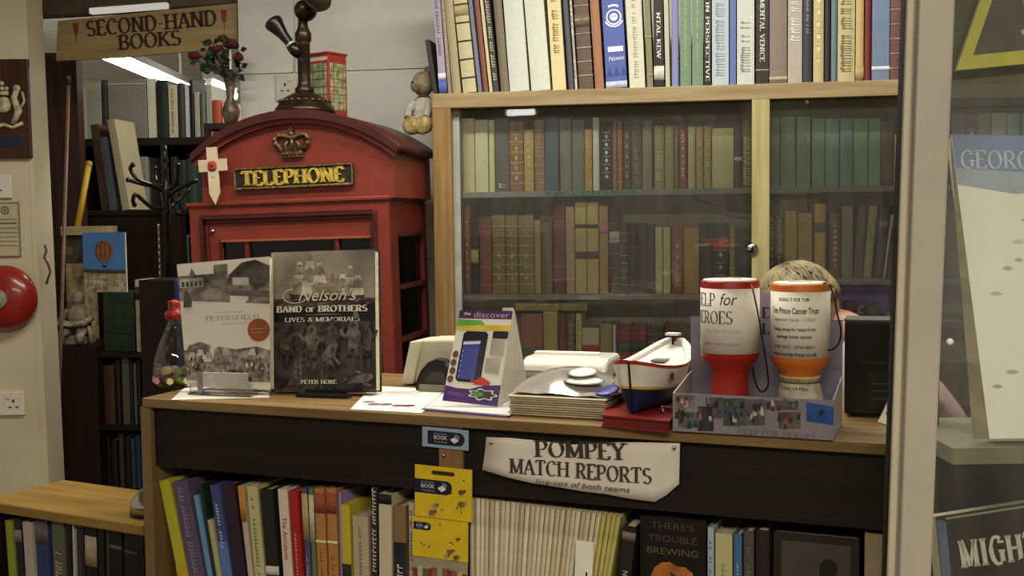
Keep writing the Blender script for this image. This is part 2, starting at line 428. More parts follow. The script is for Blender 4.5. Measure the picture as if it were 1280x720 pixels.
tag(MB().box(k.x - .004, k.x + .004, .029, .0315, k.z - .006, k.z + .004, M_chrome).build('pane_clip', BC), 'small chrome clip on the glass edge')
# green strip label along the upper shelf
a, b = BF.loc(680, 242, SF), BF.loc(799, 240, SF)
tag(MB().box(a.x, b.x, SF - .0015, SF - .0003, ZS1 - .014, ZS1 - .002, mat('4f6e66', .5, 2.2, .3, 60, stretch=(4, 1, 1))).build('shelf_label', BC), 'long teal strip label')
# black cable looped under the upper shelf
a, b = BF.loc(870, 249, .2), BF.loc(940, 265, .2)
pts = [(a.x + (b.x - a.x) * t, .2, a.z + (b.z - a.z) * t - .006 * math.sin(t * 3.1)) for t in [i / 10 for i in range(11)]]
pts = [(pts[0][0] - .01, .2, ZS1 - .018)] + pts + [(xd - .010, .2, b.z - .003)]
MB().tube(pts, .0035, M_black).build('cable', BC)

# ------------------------------------------------------------------- books
def spine_profile(t, bulge, n=6, off=0.0):
    P = []
    for i in range(n + 1):
        a = i / n; P.append((t * a - (off if i == 0 else 0) + (off if i == n else 0), .0035 - bulge * math.sin(math.pi * a) - off))
    return P
def book_parts(root, t, d, h, cm, style='', bulge=.0035, gain=1.0, page=None):
    bulge = min(bulge, t * .22)
    if 'f' in style.split('|'): bulge = .0004
    c = min(.0025, t * .2)
    P = spine_profile(t, bulge)
    outer = [(0, d)] + P + [(t, d)]
    inner = [(t - c, d), (t - c, .006), (c, .006), (c, d)]
    MB().prismz(outer + inner, 0, h, cm).build('cover', root)
    MB().box(c + .0002, t - c - .0002, .0062, d - .004, .0025, h - .004, page or M_page).build('page_block', root)
    bands = None
    def strip(f0, f1, m, off=.0006, mb=None):
        mb = bands if mb is None else mb
        Q = spine_profile(t, bulge, 6, off); z0, z1 = f0 * h, f1 * h
        v = [(x, y, z0) for x, y in Q] + [(x, y, z1) for x, y in Q]; n = len(Q)
        mb.add(v, [(i, i + 1, n + i + 1, n + i) for i in range(n - 1)], m, True)
        # little return edges give the strip thickness
        w = [(x, y + off, z0) for x, y in Q] + [(x, y + off, z1) for x, y in Q]
        mb.add(v[:n] + w[:n], [(i, i + 1, n + i + 1, n + i) for i in range(n - 1)], m)
        mb.add(v[n:] + w[n:], [(i, i + 1, n + i + 1, n + i) for i in range(n - 1)], m)
    sp = [s for s in style.split('|') if s]
    for s in sp:
        a = s.split(':'); bands = MB()
        if a[0] == 'B':                        # raised bands
            m = mat(a[1], .5, gain, .2, 80) if len(a) > 1 and a[1] else M_gilt
            n = int(a[2]) if len(a) > 2 else 5
            for i in range(n): z = .12 + .74 * i / (n - 1); strip(z - .006, z + .006, m, .0012)
        elif a[0] == 'G':                      # gilt ornaments between bands
            n = int(a[2]) if len(a) > 2 else 5
            m = mat(a[1], .5, gain, .2, 80) if len(a) > 1 and a[1] else M_gilt
            for i in range(n):
                z = (.2 + .7 * i / n) * h; r = min(t * .24, .006); x = t / 2; y = .0028 - bulge - .0006
                bands.flat([(x - r, z), (x, z - r * 1.3), (x + r, z), (x, z + r * 1.3)], y, m)
                bands.box(t * .2, t * .8, y + .0002, y + .0012, z + r * 1.9, z + r * 1.9 + .0016, m)
        elif a[0] == 'L':                      # label patch f0:f1:colour
            strip(float(a[1]), float(a[2]), mat(a[3], .6, gain, .08, 60), .0008)
        elif a[0] == 'V':                      # blurred vertical title: row of small strokes
            m = mat(a[1], .6, gain, 0); f0, f1 = float(a[2]), float(a[3]); z = f0 * h; rr = random.Random(int(h * 1e5) + int(t * 1e6))
            y = .0030 - bulge - .0007; w = t * (float(a[4]) if len(a) > 4 else .4)
            while z < f1 * h:
                l = rr.uniform(.003, .007); x0 = t / 2 - w / 2 * rr.uniform(.7, 1); x1 = t / 2 + w / 2 * rr.uniform(.7, 1)
                if rr.random() > .15:
                    bands.flat([(x0, z), (x1, z), (x1, z + .0018), (x0, z + .0018)], y, m); bands.flat([(x0, z), (x0 + w * .25, z), (x0 + w * .25, z + l), (x0, z + l)], y, m)
                z += l + .002
        if bands.v: bands.build({'B': 'raised_bands', 'G': 'gilt_ornaments', 'L': 'spine_label', 'V': 'spine_title'}.get(a[0], 'spine_print'), root)
        if a[0] == 'T':                      # readable vertical title, text:colour:size:centre fraction
            rot = -math.pi / 2
            sans(a[1], float(a[3]), mat(a[2], .6, gain, 0), 'title', root, (t / 2, .0030 - bulge - .0008, float(a[4]) * h), rot)
        elif a[0] == 'S':                      # the same in seriffed capitals
            serif(a[1], float(a[3]), mat(a[2], .6, gain, 0), 'title', root, (t / 2, .0030 - bulge - .0008, float(a[4]) * h), rot=-math.pi / 2, width=float(a[5]))
def short(d):
    for k in (' with ', ' titled ', ' of the ', ' beyond '):
        d = d.split(k)[0]
    return d[:-5] if d.endswith(' book') else d
_ord = ['first', 'second', 'third', 'fourth', 'fifth', 'sixth', 'seventh', 'eighth', 'ninth', 'tenth', 'eleventh', 'twelfth']
def row_labels(descs, place):
    out = []; i = 0; n = len(descs)
    while i < n:
        j = i
        while j + 1 < n and descs[j + 1] == descs[i]: j += 1
        k = j - i + 1
        for q in range(i, j + 1):
            if k > 1: out.append(f"{descs[q]} {place}, {_ord[q - i]} from left of {k} alike")
            elif i == 0: out.append(f"{descs[q]} {place}, leftmost of the row")
            else: out.append(f"{descs[q]} {place}, right of the {short(descs[i - 1])}")
        i = j + 1
    return out
M_cover = {}
def book_row(F, y0, zs, ypx, rows, place, group, depth=.16, gain=1.0, name='book', rough=.55, jitter=.004, zmax=None):
    labs = row_labels([r[-2] for r in rows], place)
    made = []
    for r, lb in zip(rows, labs):
        if len(r) == 6:
            x0, x1, yt, hx, desc, sty = r; xb0, xb1 = x0, x1; lean = None
        else:
            x0, x1, yt, xb0, xb1, hx, desc, sty = r; lean = 1
        dy = R.uniform(-jitter, jitter)
        if lean is None:
            ym = (yt + ypx) / 2
            u0, u1 = F.loc(x0, ym, y0).x, F.loc(x1, ym, y0).x; h = F.loc((x0 + x1) / 2, yt, y0).z - zs
            t = u1 - u0 - .0008; th = 0.0; M = (u0 + .0004, y0 + dy, zs)
        else:
            B0, B1 = F.loc(xb0, ypx, y0), F.loc(xb1, ypx, y0); T0 = F.loc(x0, yt, y0)
            dz = T0.z - zs; dx = T0.x - B0.x
            th = math.atan2(dx, dz); h = dz / math.cos(th); t = (B1.x - B0.x) * math.cos(th) * .93 - .0006
            u0 = B0.x + .0004
            if th > 0:
                M = (u0, y0 + dy, zs + t * math.sin(th)); h -= t * math.sin(th)
            else: M = (u0, y0 + dy, zs)
        if zmax is not None: h = min(h, zmax - zs - abs(t * math.sin(th)))
        root = thing(name, lb, 'book', F, M, tilt=th, group=group)
        # lean is a turn about the depth axis: +th carries the top to the right
        gl = gain
        cm = mat(hx, rough, gl, .02, 55 + 7 * (len(made) % 5))
        book_parts(root, t, depth * R.uniform(.92, 1.0), h, cm, sty, gain=gl)
        made.append(root)
    return made
G_TOP, G_S1, G_S2, G_S3 = 1.0, 2.5, 2.7, 2.6
top = [
 (531, 536, 50, 541, 547, '2a2622', 'thin black booklet', 'f'),
 (537, 546, -45, 549, 559, '9a90a0', 'glossy lilac photo-jacketed book', 'f|L:0:.11:4a62a0|L:.11:.16:d8d2d8|V:6a6078:.3:.9:.5'),
 (547, 551, -45, 560, 565, '8a7a62', 'slim brown speckled book', 'f|V:d0c0a0:.1:.95:.5'),
 (552, 562, -40, 566, 577, '9c8f6c', 'khaki cloth book', ''),
 (563, 580, -38, 579, 597, 'b8ad84', 'cream ribbed vellum book', 'B:3a3020:6|L:.62:.72:a89868'),
 (582, 587, -30, 598, 603, '6c7286', 'slim slate-blue book', 'f'),
 (588, 595, -35, 604, 611, '7c4a3a', 'rusty red book', ''),
 (596, 600, -35, 612, 616, 'c4b68e', 'slim buff book', 'f'),
 (601, 611, -35, 617, 624, '3a3832', 'black and white lettered book', 'f|V:c8c0a4:.1:.95:.7'),
 (612, 623, -48, 626, 637, '706650', 'olive drab book', ''),
 (625, 650, -45, 637, 663, 'c2c5b8', 'thick white book', ''),
 (651, 679, -45, 664, 690, 'c6c7b6', 'thick ivory book', ''),
 (681, 698, -42, 691, 709, 'd0c08c', 'yellowed cream jacketed book', 'f|V:8a6a40:.3:.8:.5'),
 (700, 708, -40, 711, 718, '4e4e58', 'charcoal blue book', ''),
 (709, 713, -38, 719, 722, 'c0b8a4', 'very slim spotted book', 'f|V:2a2622:.1:.95:.6'),
 (715, 734, -30, 724, 743, '5e4a3e', 'wide brown gilt-banded book', 'B:a0907a:7|L:.55:.66:74604e'),
 (735, 748, -30, 744, 756, '9a6a4c', 'tan leather book', ''),
 (750, 779, -32, 758, 786, '4c5c9c', 'royal blue crested book', 'f|L:.0:.06:b8bcd0'),
 (781, 803, -20, 787, 808, 'c6c4ac', 'marbled white book', 'f|V:b0a88c:.1:.9:.3'),
 (804, 814, -20, 809, 817, '7c7656', 'thin olive striped book', 'f|B:a8a07c:3'),
 (816, 828, -25, 818, 831, '24221e', 'black book with white capitals', 'f|L:.0:.04:1a1816|L:.07:.20:c8c4b0|S:NTAL KEW:e4dfce:.0105:.485:.128'),
 (829, 838, -22, 832, 838, 'b2ae92', 'pale grey paper book', 'f'),
 (839, 848, -22, 840, 849, '7e80a8', 'lavender blue book', ''),
 (850, 864, -25, '6c8468', 'sage green book', 'V:b8c0a0:.2:.8:.2'),
 (865, 879, -25, '6c8468', 'sage green book', 'V:b8c0a0:.2:.8:.2'),
 (880, 889, -20, '201e1c', 'black book titled in white downwards', 'f|S:IN PERSPECTIVE:e0dccb:.0095:.44:.22'),
 (890, 911, -18, 'aab4b4', 'pale blue patterned book', 'f|V:90a0ac:.1:.95:.6'),
 (912, 920, -18, '5a6a9a', 'mid blue spine book', 'f'),
 (921, 943, -25, 'bcbcb0', 'silvery glossy jacketed book', 'f|V:8a8a80:.1:.6:.6'),
 (945, 961, -30, '2c2822', 'black jacketed Venice book', 'f|S:MENTAL VENICE:d8d0ba:.0125:.50:.172|L:.13:.138:c0b8a0'),
 (962, 984, -25, '7c6e60', 'taupe cloth book', 'L:.03:.07:a89880|L:.0:.02:5c5044'),
 (985, 1003, -20, 'a69c8c', 'silver-brown scratched book', 'f|V:e0dcd0:.4:.95:.7'),
 (1004, 1015, -22, '34343c', 'dark navy slim book', 'V:a0a0a0:.5:.9:.3'),
 (1017, 1030, -28, 'b2a678', 'cream book with gold blocks', 'G::6'),
 (1031, 1038, -22, '2c2428', 'purple-black book', ''),
 (1039, 1046, -22, '62767a', 'slim teal-grey book', ''),
 (1047, 1069, -25, 'b2a77c', 'ornate buff book', 'V:8a7a4c:.1:.95:.7'),
 (1070, 1080, -20, 'b89c64', 'tan-yellow book', 'L:.0:.16:a89060'),
 (1081, 1089, -24, '6a2420', 'dark red slim book', ''),
 (1090, 1112, -26, '6a7a90', 'blue-grey book with navy edges', 'f|L:.1:.14:ccd0d4'),
 (1113, 1131, -24, '644038', 'maroon book with pale bands', 'B:a09080:6'),
 (1134, 1158, -20, '5a6458', 'dull green book', ''), (1160, 1186, -22, '8a7a5c', 'drab buff book', 'B::4'),
]
bks = book_row(BF, .016, ZRAIL + .0005, 114, top, 'on top of the bookcase', 'books on top of the bookcase', .17, G_TOP)
# crest and motto on the royal blue book
cb = [b for b in bks if b['label'].startswith('royal blue')][0]
mw = mat('dcdce2', .6, 1.0, 0); mb = MB(); tw = BF.loc(786, 60, .016).x - BF.loc(758, 60, .016).x
zc = (ZRAIL - BF.loc(768, 22, .016).z) * -1; y = .0020
def ring(mb, cx, cz, r0, r1, y, m, a0=0, a1=360, n=24):
    for i in range(n):
        p = rad(a0 + (a1 - a0) * i / n); q = rad(a0 + (a1 - a0) * (i + 1) / n)
        mb.quad((cx + r0 * math.cos(p), y, cz + r0 * math.sin(p)), (cx + r1 * math.cos(p), y, cz + r1 * math.sin(p)), (cx + r1 * math.cos(q), y, cz + r1 * math.sin(q)), (cx + r0 * math.cos(q), y, cz + r0 * math.sin(q)), m)
cx = tw * .5; ring(mb, cx, zc, .018, .022, y, mw); ring(mb, cx, zc, .0, .011, y, mw); ring(mb, cx, zc, .024, .029, y, mw, 205, 335)
ring(mb, cx, zc + .004, .026, .032, y, mw, 60, 120); 
ring(mb, cx - .004, zc + .002, 0, .002, y - .0003, mat('4c5c9c', .5, 1, 0), n=8); ring(mb, cx + .004, zc + .002, 0, .002, y - .0003, mat('4c5c9c', .5, 1, 0), n=8)
tag(mb.build('crest', cb), 'white round crest with ribbon'); mb = MB(); mb.flat([(cx - .022, zc - .098), (cx + .022, zc - .098), (cx + .022, zc - .083), (cx - .022, zc - .083)], y, mw); mb.build('title_panel', cb)
for i in range(3):
    mb = MB(); xx = cx - .02 + i * .02; mb.flat([(xx - .008, zc - .165), (xx + .008, zc - .165), (xx, zc - .138)], y, mat('38447c', .5, 1, 0)); mb.build('diamond_print', cb)
sans('Notes', .018, mw, 'title', cb, (cx, y, zc - .117), .06, shear=.3)

s1 = [
 (578, 593, 148, 'a09870', 'cream cloth book', ''), (594, 610, 150, 'b4ac84', 'ivory cloth book', ''), (611, 618, 150, 'a8a078', 'slim cream book', ''),
 (619, 636, 147, '4a4640', 'dark grey book', 'V:b0aca0:.06:.12:.6'), (637, 654, 152, '6a4c34', 'brown calf book', 'B:9a8458:6|G::5'), (655, 667, 162, '8a7846', 'gilt tan book', 'B:b09a5a:7|G::6'),
 (668, 680, 150, '6a563c', 'brown speckled book', 'B:948056:7'), (681, 698, 146, '3c4450', 'dark slate blue book', ''), (700, 714, 148, '585a4c', 'grey-green book', ''),
 (715, 730, 150, '58574a', 'olive grey book', ''), (731, 740, 161, '8e7038', 'golden tan book', 'B:a8904e:4'), (741, 749, 147, 'c0b694', 'slim white book', ''),
 (750, 766, 152, '241e1a', 'black book with silver ornaments', 'G:c4c0b4:6'), (766, 771, 150, '6a4a36', 'slim brown book', 'f'), (772, 778, 152, '7a4e2a', 'slim orange-brown book', 'B::5'),
 (779, 788, 150, '4a3a2c', 'dark brown ornamented book', 'G:8a7a5a:5'), (789, 802, 150, '4c4434', 'olive-brown book', 'V:7a7052:.1:.6:.5'), (803, 815, 151, '6c6456', 'pinkish grey book', ''),
 (818, 830, 157, '746a3e', 'olive book with gilt title', 'V:c4b678:.15:.6:.6'), (831, 842, 157, '747048', 'olive green book', ''), (843, 848, 158, '6a5436', 'slim tan book', ''),
 (849, 858, 152, '6e3422', 'red-brown book with gilt circles', 'G:d0b678:7'), (860, 869, 158, '908c66', 'pale green book', ''), (870, 879, 158, '84743e', 'mustard book with gilt dots', 'G:d0c080:4'),
 (880, 889, 158, '84743e', 'mustard book with gilt dots', 'G:d0c080:4'), (890, 917, 160, '9a9666', 'wide cream-green book', ''), (918, 927, 150, '40302a', 'dark brown book with white label', 'L:.4:.46:c8c0b0'),
 (928, 940, 150, '60522e', 'ornate book with gilt letters', 'V:ccbc7c:.05:.75:.8'),
]
book_row(BF, .10, ZS1 + .0003, 238, s1, 'on the upper cabinet shelf', 'old books on the upper cabinet shelf', .15, G_S1)
s1r = [(a, b, t, h, 'green cloth volume', '') for a, b, t, h in [(963, 975, 147, '64746c'), (976, 994, 146, '66786a'), (996, 1013, 146, '68786c'), (1015, 1031, 148, '62746a'), (1032, 1049, 148, '667870'), (1050, 1066, 148, '627470'), (1067, 1085, 148, '667868'), (1086, 1101, 148, '647a6e')]]
s1r += [(1102, 1116, 152, '5a4a40', 'brown cloth book', ''), (1118, 1130, 168, '8a7a58', 'tan cloth book', 'L:.05:.2:a89a80')]
s1r += [(1140, 1160, 150, '4c4a40', 'drab book', ''), (1162, 1180, 148, '6a6050', 'buff book', ''), (1190, 1206, 142, '54483e', 'brown book beyond the doorway', ''), (1207, 1222, 143, '463c38', 'dark book with speckled spine', 'G:c8c0b0:4'),
        (1223, 1238, 142, '6a5c50', 'dun book', ''), (1240, 1258, 141, 'a8a288', 'cream book beyond the doorway', ''), (1259, 1275, 142, '6a9088', 'turquoise book', ''), (1276, 1296, 142, '5c6a60', 'grey-green book', '')]
book_row(BF, .10, ZS1 + .0003, 233, s1r, 'behind the right pane, upper shelf', 'books behind the right glass pane, upper shelf', .15, G_S1 * 1.5)
s2 = [
 (580, 588, 256, '6c3c28', 'slim gilt book', 'G::8'), (589, 598, 290, '1c1a18', 'short yellow-labelled black book', 'L:.5:.72:a89e58'), (600, 614, 277, '6a2c26', 'dark red gilt book', 'B:9a5a48:4'),
 (615, 631, 269, '6e5e38', 'olive-tan gilt-banded book', 'B:b0a070:7|G:a89858:5'), (632, 647, 269, '6e5e38', 'olive-tan gilt-banded book', 'B:b0a070:7|G:a89858:5'), (648, 667, 269, '6e6038', 'wide olive-tan gilt book', 'B:b0a070:7|G:a89858:5'),
 (668, 676, 275, '8c7450', 'slim tan book', ''), (677, 690, 277, '5c4e2c', 'olive-brown book', 'B:7a6c40:5'), (692, 706, 255, '582824', 'tall maroon book', 'L:.66:.82:6a4430|B:7a5040:5'),
 (707, 718, 258, '8a7658', 'pale tan book', ''), (719, 733, 253, '958a58', 'cream-green book with dark bands', 'L:.72:.76:3a3020|L:.38:.46:3a2c20'), (734, 748, 253, '958a58', 'cream-green book with dark bands', 'L:.72:.76:3a3020|L:.38:.46:3a2c20'),
 (749, 760, 257, '8c7044', 'tan book with pink patch', 'L:.68:.80:a86a64'), (762, 774, 265, '3c2420', 'dark maroon book with white label', 'L:.62:.76:b8b0a0|B:6a5a4a:5'), (775, 785, 279, '3c3824', 'dark green gilt-banded book', 'B:8a8258:8'),
 (786, 796, 279, '30201a', 'dark brown banded book', 'B:5a4434:5'), (797, 809, 279, '32241c', 'plain dark brown book', ''), (810, 818, 280, '383026', 'dark grey-brown book', ''),
 (819, 828, 284, 'a09868', 'cream half-height book', ''), (829, 838, 284, 'a09868', 'cream half-height book', ''), (840, 854, 284, '70402a', 'red-brown book with gilt leaves', 'G:d8c490:4|V:c0a878:.1:.3:.6'),
 (855, 874, 285, '8a6c34', 'wide golden book', 'B:b09450:8'), (875, 890, 279, '2e2620', 'black-brown book', 'L:.7:.73:6a4a34'), (891, 911, 279, '1e1d1a', 'black book with scarlet label', 'L:.61:.80:b8261c|G:b0b0a8:4'),
 (912, 919, 282, '7a6c3c', 'slim olive book', 'B:a89a60:4'), (920, 938, 284, '2c2c2c', 'thick charcoal book', 'L:.82:.84:4a4a48'),
]
book_row(BF, .10, ZS2L + .0003, 367, s2, 'on the middle cabinet shelf', 'old books on the middle cabinet shelf', .15, G_S2)
s2r = [
 (961, 968, 257, '2e1e18', 'slim dark patterned book', 'G:a08860:7'), (969, 980, 258, '34201a', 'red-flecked dark book', 'G:a04030:4|G:a08a68:7'), (981, 996, 264, '86703c', 'tan gilt book', 'B:b49c60:5'),
 (998, 1015, 266, '7c6634', 'tan book with white bands', 'B:c8bc98:5'), (1018, 1032, 255, '8a703c', 'tall golden-brown book', 'L:.62:.75:4a4438'), (1037, 1050, 266, '54301f', 'red-brown book with gilt dots', 'G:c0a070:8'),
 (1052, 1066, 258, '5c5c46', 'moss green book', ''),
 (1073, 1084, 257, 1067, 1078, '484436', 'tilted dark olive book', ''), (1087, 1098, 257, 1079, 1090, '6e6c4c', 'tilted pale olive book', ''), (1102, 1113, 257, 1092, 1103, '38342c', 'tilted charcoal book', 'L:.7:.8:6a6248'),
 (1114, 1117, 268, 1104, 1107, 'c0b4a4', 'tilted white booklet', 'f'), (1118, 1132, 258, 1109, 1124, '2c2824', 'tilted tan-labelled black book', 'L:.68:.86:8a6a4c'),
 (1138, 1156, 260, '54483a', 'dun cloth book', ''), (1158, 1176, 258, '4a4238', 'dark drab book', ''),
]
book_row(BF, .10, ZS2R + .0003, 348, s2r, 'behind the right pane, middle shelf', 'books behind the right glass pane, middle shelf', .15, G_S2 * 1.4)
s3 = [
 (652, 678, 392, '7a4e3a', 'wide rust and grey book', 'L:0:.42:4a4a44'), (679, 697, 389, '8a7c4c', 'olive-buff book', ''), (698, 707, 392, '643024', 'brick red book', 'B:8a5a40:3'),
 (708, 719, 392, '4a4028', 'dark olive patterned book', 'G:7a7048:7'), (720, 727, 392, 'a89c68', 'slim cream patterned book', 'V:6a5a38:.2:.9:.5'),
 (728, 749, 410, '98947c', 'grey-white book with red band', 'L:.45:.62:8a3020'), (750, 765, 405, '7a7240', 'olive cloth book', ''), (766, 770, 406, 'c8c0a4', 'slim white book', 'f'),
 (771, 788, 408, '6c221e', 'red book with green band', 'L:.45:.68:2c3a2c|B:8a4a3a:4'), (789, 807, 408, '6c221e', 'red book with green band', 'L:.45:.68:2c3a2c|B:8a4a3a:4'), (810, 830, 410, '3a2820', 'dark brown book', 'B::5'), (832, 850, 406, '4c2420', 'dark red-brown book', ''), (852, 868, 408, '5a2420', 'dull red book', ''),
]
book_row(BF, .10, ZS3 + .0003, 466, s3, 'on the low cabinet shelf', 'books on the low cabinet shelf', .15, G_S3)
# two books lying across the tops of the standing ones
def lying_book(F, loc, t, d, h, cm, label, cat='book', group=None, yaw=0.0, style='', name='book', gain=1.0):
    """lies on its side: spine faces front, long side along x"""
    root = thing(name, label, cat, F, loc, yaw=yaw, group=group)
    sub = MB()
    c = min(.0025, t * .2); P = spine_profile(t, .003)
    outer = [(0, d)] + P + [(t, d)]; inner = [(t - c, d), (t - c, .006), (c, .006), (c, d)]
    Mx = Matrix(((0, 0, 1, 0), (0, 1, 0, 0), (1, 0, 0, 0), (0, 0, 0, 1)))
    MB().prismz(outer + inner, 0, h, cm).xf(Mx).build('cover', root)
    MB().box(c + .0002, t - c - .0002, .0065, d - .004, .0025, h - .004, M_page).xf(Mx).build('page_block', root)
    return root
a, b, c = BF.loc(644, 390, .10), BF.loc(700, 390, .10), BF.loc(734, 390, .10)
hh = BF.loc(680, 380, .10).z - BF.loc(680, 390, .10).z
ztop = max(BF.loc(px, 389, .10).z for px in (688,)) + .0012
lying_book(BF, (a.x, .105, ztop), hh, .13, b.x - a.x - .002, mat('8a7648', .6, G_S3, .12), 'tan book lying flat across the standing books, left one of two', group='books on the low cabinet shelf')
lying_book(BF, (b.x, .105, ztop), hh * .95, .13, c.x - b.x, mat('7c6c44', .6, G_S3, .12), 'brown book lying flat beside the tan one, nearer the glass lock', group='books on the low cabinet shelf')
# ----------------------------------------------------------- telephone box
M_red = mat('7c3022', .42, .95, .07, 14, spec=.4)
M_redd = mat('6c241b', .45, .8, .08, 14)
M_moulding = mat('4c211a', .4, .8, .1, 14)
PB = thing('telephone_box', 'wooden replica red telephone box cabinet with arched top against the white wall', 'telephone box', PF)
P = lambda x, y, d=0.0: PF.loc(x, y, d)
xw = P(238, 300).x; zled = (P(238, 256).z + P(497, 247).z) / 2
DB = .36
uxl, uxr = P(250, 230).x, P(492, 230).x
pk = P(372, 137).z; zsh = (P(243, 194).z + P(499, 180).z) / 2
# lower carcass
tb = .02
MB().box(xw, 0, .03, DB, 0, .05, M_redd).build('base', PB)
side = MB()
for x0, x1 in ((xw, xw + tb),):
    side.box(x0, x1, .02, DB, .05, zled, M_redd)
side.build('side_panel', PB)
# right side with three small windows
wz = [P(515, y, .2).z for y in (292, 350, 356, 406, 412, 470)]
y0w = .08; y1w = DB - .03
sd = MB(); sd.box(-tb, 0, .02, y0w, .05, zled, M_redd); sd.box(-tb, 0, y1w, DB, .05, zled, M_redd)
zs_ = [.05, .45, .48, .66] ; 
hz = wz[0] - wz[2]
bars = [wz[0] - i * hz for i in range(0, 6)]
sd.box(-tb, 0, y0w, y1w, bars[0], zled, M_redd); sd.box(-tb, 0, y0w, y1w, .05, bars[5], M_redd)
tag(sd.build('side_panel', PB), 'right side panel with small windows')
for b in bars: MB().box(-tb - .002, .004, y0w, y1w, b - .006, b + .006, M_moulding).build('glazing_bar', PB)
MB().box(-tb + .004, -tb + .007, y0w, y1w, bars[5], bars[0], glass('box_glass', (.5, .5, .48), .0)).build('side_glass', PB)
MB().box(xw + tb, -tb, DB - .012, DB, .05, zled, M_redd).build('back_panel', PB)
# front frame: stepped surround and door
fw = P(251, 300).x - xw
zi = zled - (P(370, 252).z - P(370, 267).z)
fr = MB()
fr.box(xw, xw + fw, 0, .02, .05, zled, M_red); fr.box(-fw, 0, 0, .02, .05, zled, M_red); fr.box(xw + fw, -fw, 0, .02, zi, zled, M_red); fr.box(xw + fw, -fw, 0, .02, .05, .12, M_red)
fr.build('front_frame', PB, bevel=.002)
def rect_mould(x0, x1, z0, z1, w, y0, y1, m, name):
    b = MB(); b.box(x0, x0 + w, y0, y1, z0, z1, m); b.box(x1 - w, x1, y0, y1, z0, z1, m); b.box(x0 + w, x1 - w, y0, y1, z1 - w, z1, m); b.box(x0 + w, x1 - w, y0, y1, z0, z0 + w, m)
    return b.build(name, PB, bevel=.0025)
rect_mould(xw + fw, -fw, .12, zi, .011, -.007, .018, M_moulding, 'moulding')
rect_mould(xw + fw + .011, -fw - .011, .131, zi - .011, .012, .006, .018, M_redd, 'moulding')
dx0, dx1, dz0, dz1 = xw + fw + .023, -fw - .023, .143, zi - .023
gx0, gx1 = P(276, 310).x, P(463, 310).x; gz1 = (P(276, 303).z + P(462, 297).z) / 2; gz0 = .30
dr = MB(); dr.box(dx0, gx0, .01, .03, dz0, dz1, M_red); dr.box(gx1, dx1, .01, .03, dz0, dz1, M_red); dr.box(gx0, gx1, .01, .03, gz1, dz1, M_red); dr.box(gx0, gx1, .01, .03, dz0, gz0, M_red)
DOOR = dr.build('door', PB, bevel=.0015)
gb = MB()
for px in (307, 420):
    x = P(px, 310).x; gb.box(x - .006, x + .006, .008, .026, gz0, gz1, M_redd)
for i in range(1, 5):
    z = gz1 - i * .13; gb.box(gx0, gx1, .009, .026, z - .006, z + .006, M_redd)
gb.build('glazing_bars', DOOR)
mb = MB(); w = .006
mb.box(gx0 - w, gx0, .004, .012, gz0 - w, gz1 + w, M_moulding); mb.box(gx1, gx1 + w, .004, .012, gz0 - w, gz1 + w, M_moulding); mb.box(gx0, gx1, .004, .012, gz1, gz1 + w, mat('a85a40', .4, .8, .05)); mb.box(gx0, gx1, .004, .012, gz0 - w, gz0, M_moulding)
mb.build('glazing_bead', DOOR)
MB().box(gx0, gx1, .018, .021, gz0, gz1, glass('door_glass', (.55, .55, .52), .0)).build('glass', DOOR)
k = P(266, 289, .008)
tag(MB().lathe([(.0, -.008), (.005, -.007), (.007, -.003), (.0075, .003)], M_chrome, (k.x, .008, k.z), 16, axis=(0, 1, 0)).build('door_knob', DOOR), 'small chrome door knob')
# boxes seen through the glass
for i, (px, hx) in enumerate(((292, 'b0a898'), (330, '4a4238'), (358, '8a8478'), (392, '2c2824'), (440, '5a4a44'))):
    pass
# shelf inside and stored books are not discernible: a plain inner shelf
MB().box(xw + tb, -tb, .05, DB - .012, gz1 - .10, gz1 - .088, M_redd).build('inner_shelf', PB)
# upper pediment with segmental arch
a = (uxr - uxl) / 2; cx = (uxl + uxr) / 2; ax = (P(499, 180).x - P(241, 194).x) / 2
def archpts(hw, zb, zp, n=24):
    r = (hw * hw + (zp - zb) ** 2) / (2 * (zp - zb)); th = math.asin(min(1, hw / r))
    return [(cx + r * math.sin(-th + 2 * th * i / n), zp - r + r * math.cos(-th + 2 * th * i / n)) for i in range(n + 1)]
top_in = archpts(a, zsh - .004, pk - .022)
MB().prism([(uxl, zled)] + top_in + [(uxr, zled)], .012, DB, M_red).build('pediment', PB)
outA, inA = archpts(ax, zsh, pk), archpts(ax, zsh - .022, pk - .024)
MB().prism(outA + inA[::-1], -.018, DB + .0, M_moulding, True).build('arched_roof', PB)
o2, i2 = archpts(ax - .004, zsh - .020, pk - .024), archpts(ax - .012, zsh - .034, pk - .037)
MB().prism(o2 + i2[::-1], -.004, .012, M_red, True).build('arch_moulding', PB)
MB().box(xw - .006, .006, -.008, DB, zled - .006, zled + .006, M_red).build('ledge', PB, bevel=.003)
# TELEPHONE plate
s0, s1_ = P(293, 224), P(441, 217); sc_ = (s0 + s1_) / 2; sw = (s1_ - s0).length; sh = P(293, 211).z - P(293, 237).z
slope = math.atan2(s1_.z - s0.z, s1_.x - s0.x)
SP = MB().box(-sw / 2, sw / 2, .002, .012, -sh / 2, sh / 2, mat('2a2418', .5, 1, .1))
SPo = SP.build('name_plate', PB); SPo.matrix_local = Frame((sc_.x, 0, sc_.z), 0, -slope).M
tag(SPo, 'black plate lettered in gold')
b = MB(); w = .004
b.box(-sw / 2, sw / 2, -.003, .003, sh / 2 - w, sh / 2, M_brass); b.box(-sw / 2, sw / 2, -.003, .003, -sh / 2, -sh / 2 + w, M_brass); b.box(-sw / 2, -sw / 2 + w, -.003, .003, -sh / 2, sh / 2, M_brass); b.box(sw / 2 - w, sw / 2, -.003, .003, -sh / 2, sh / 2, M_brass)
b.build('plate_border', SPo, bevel=.001)
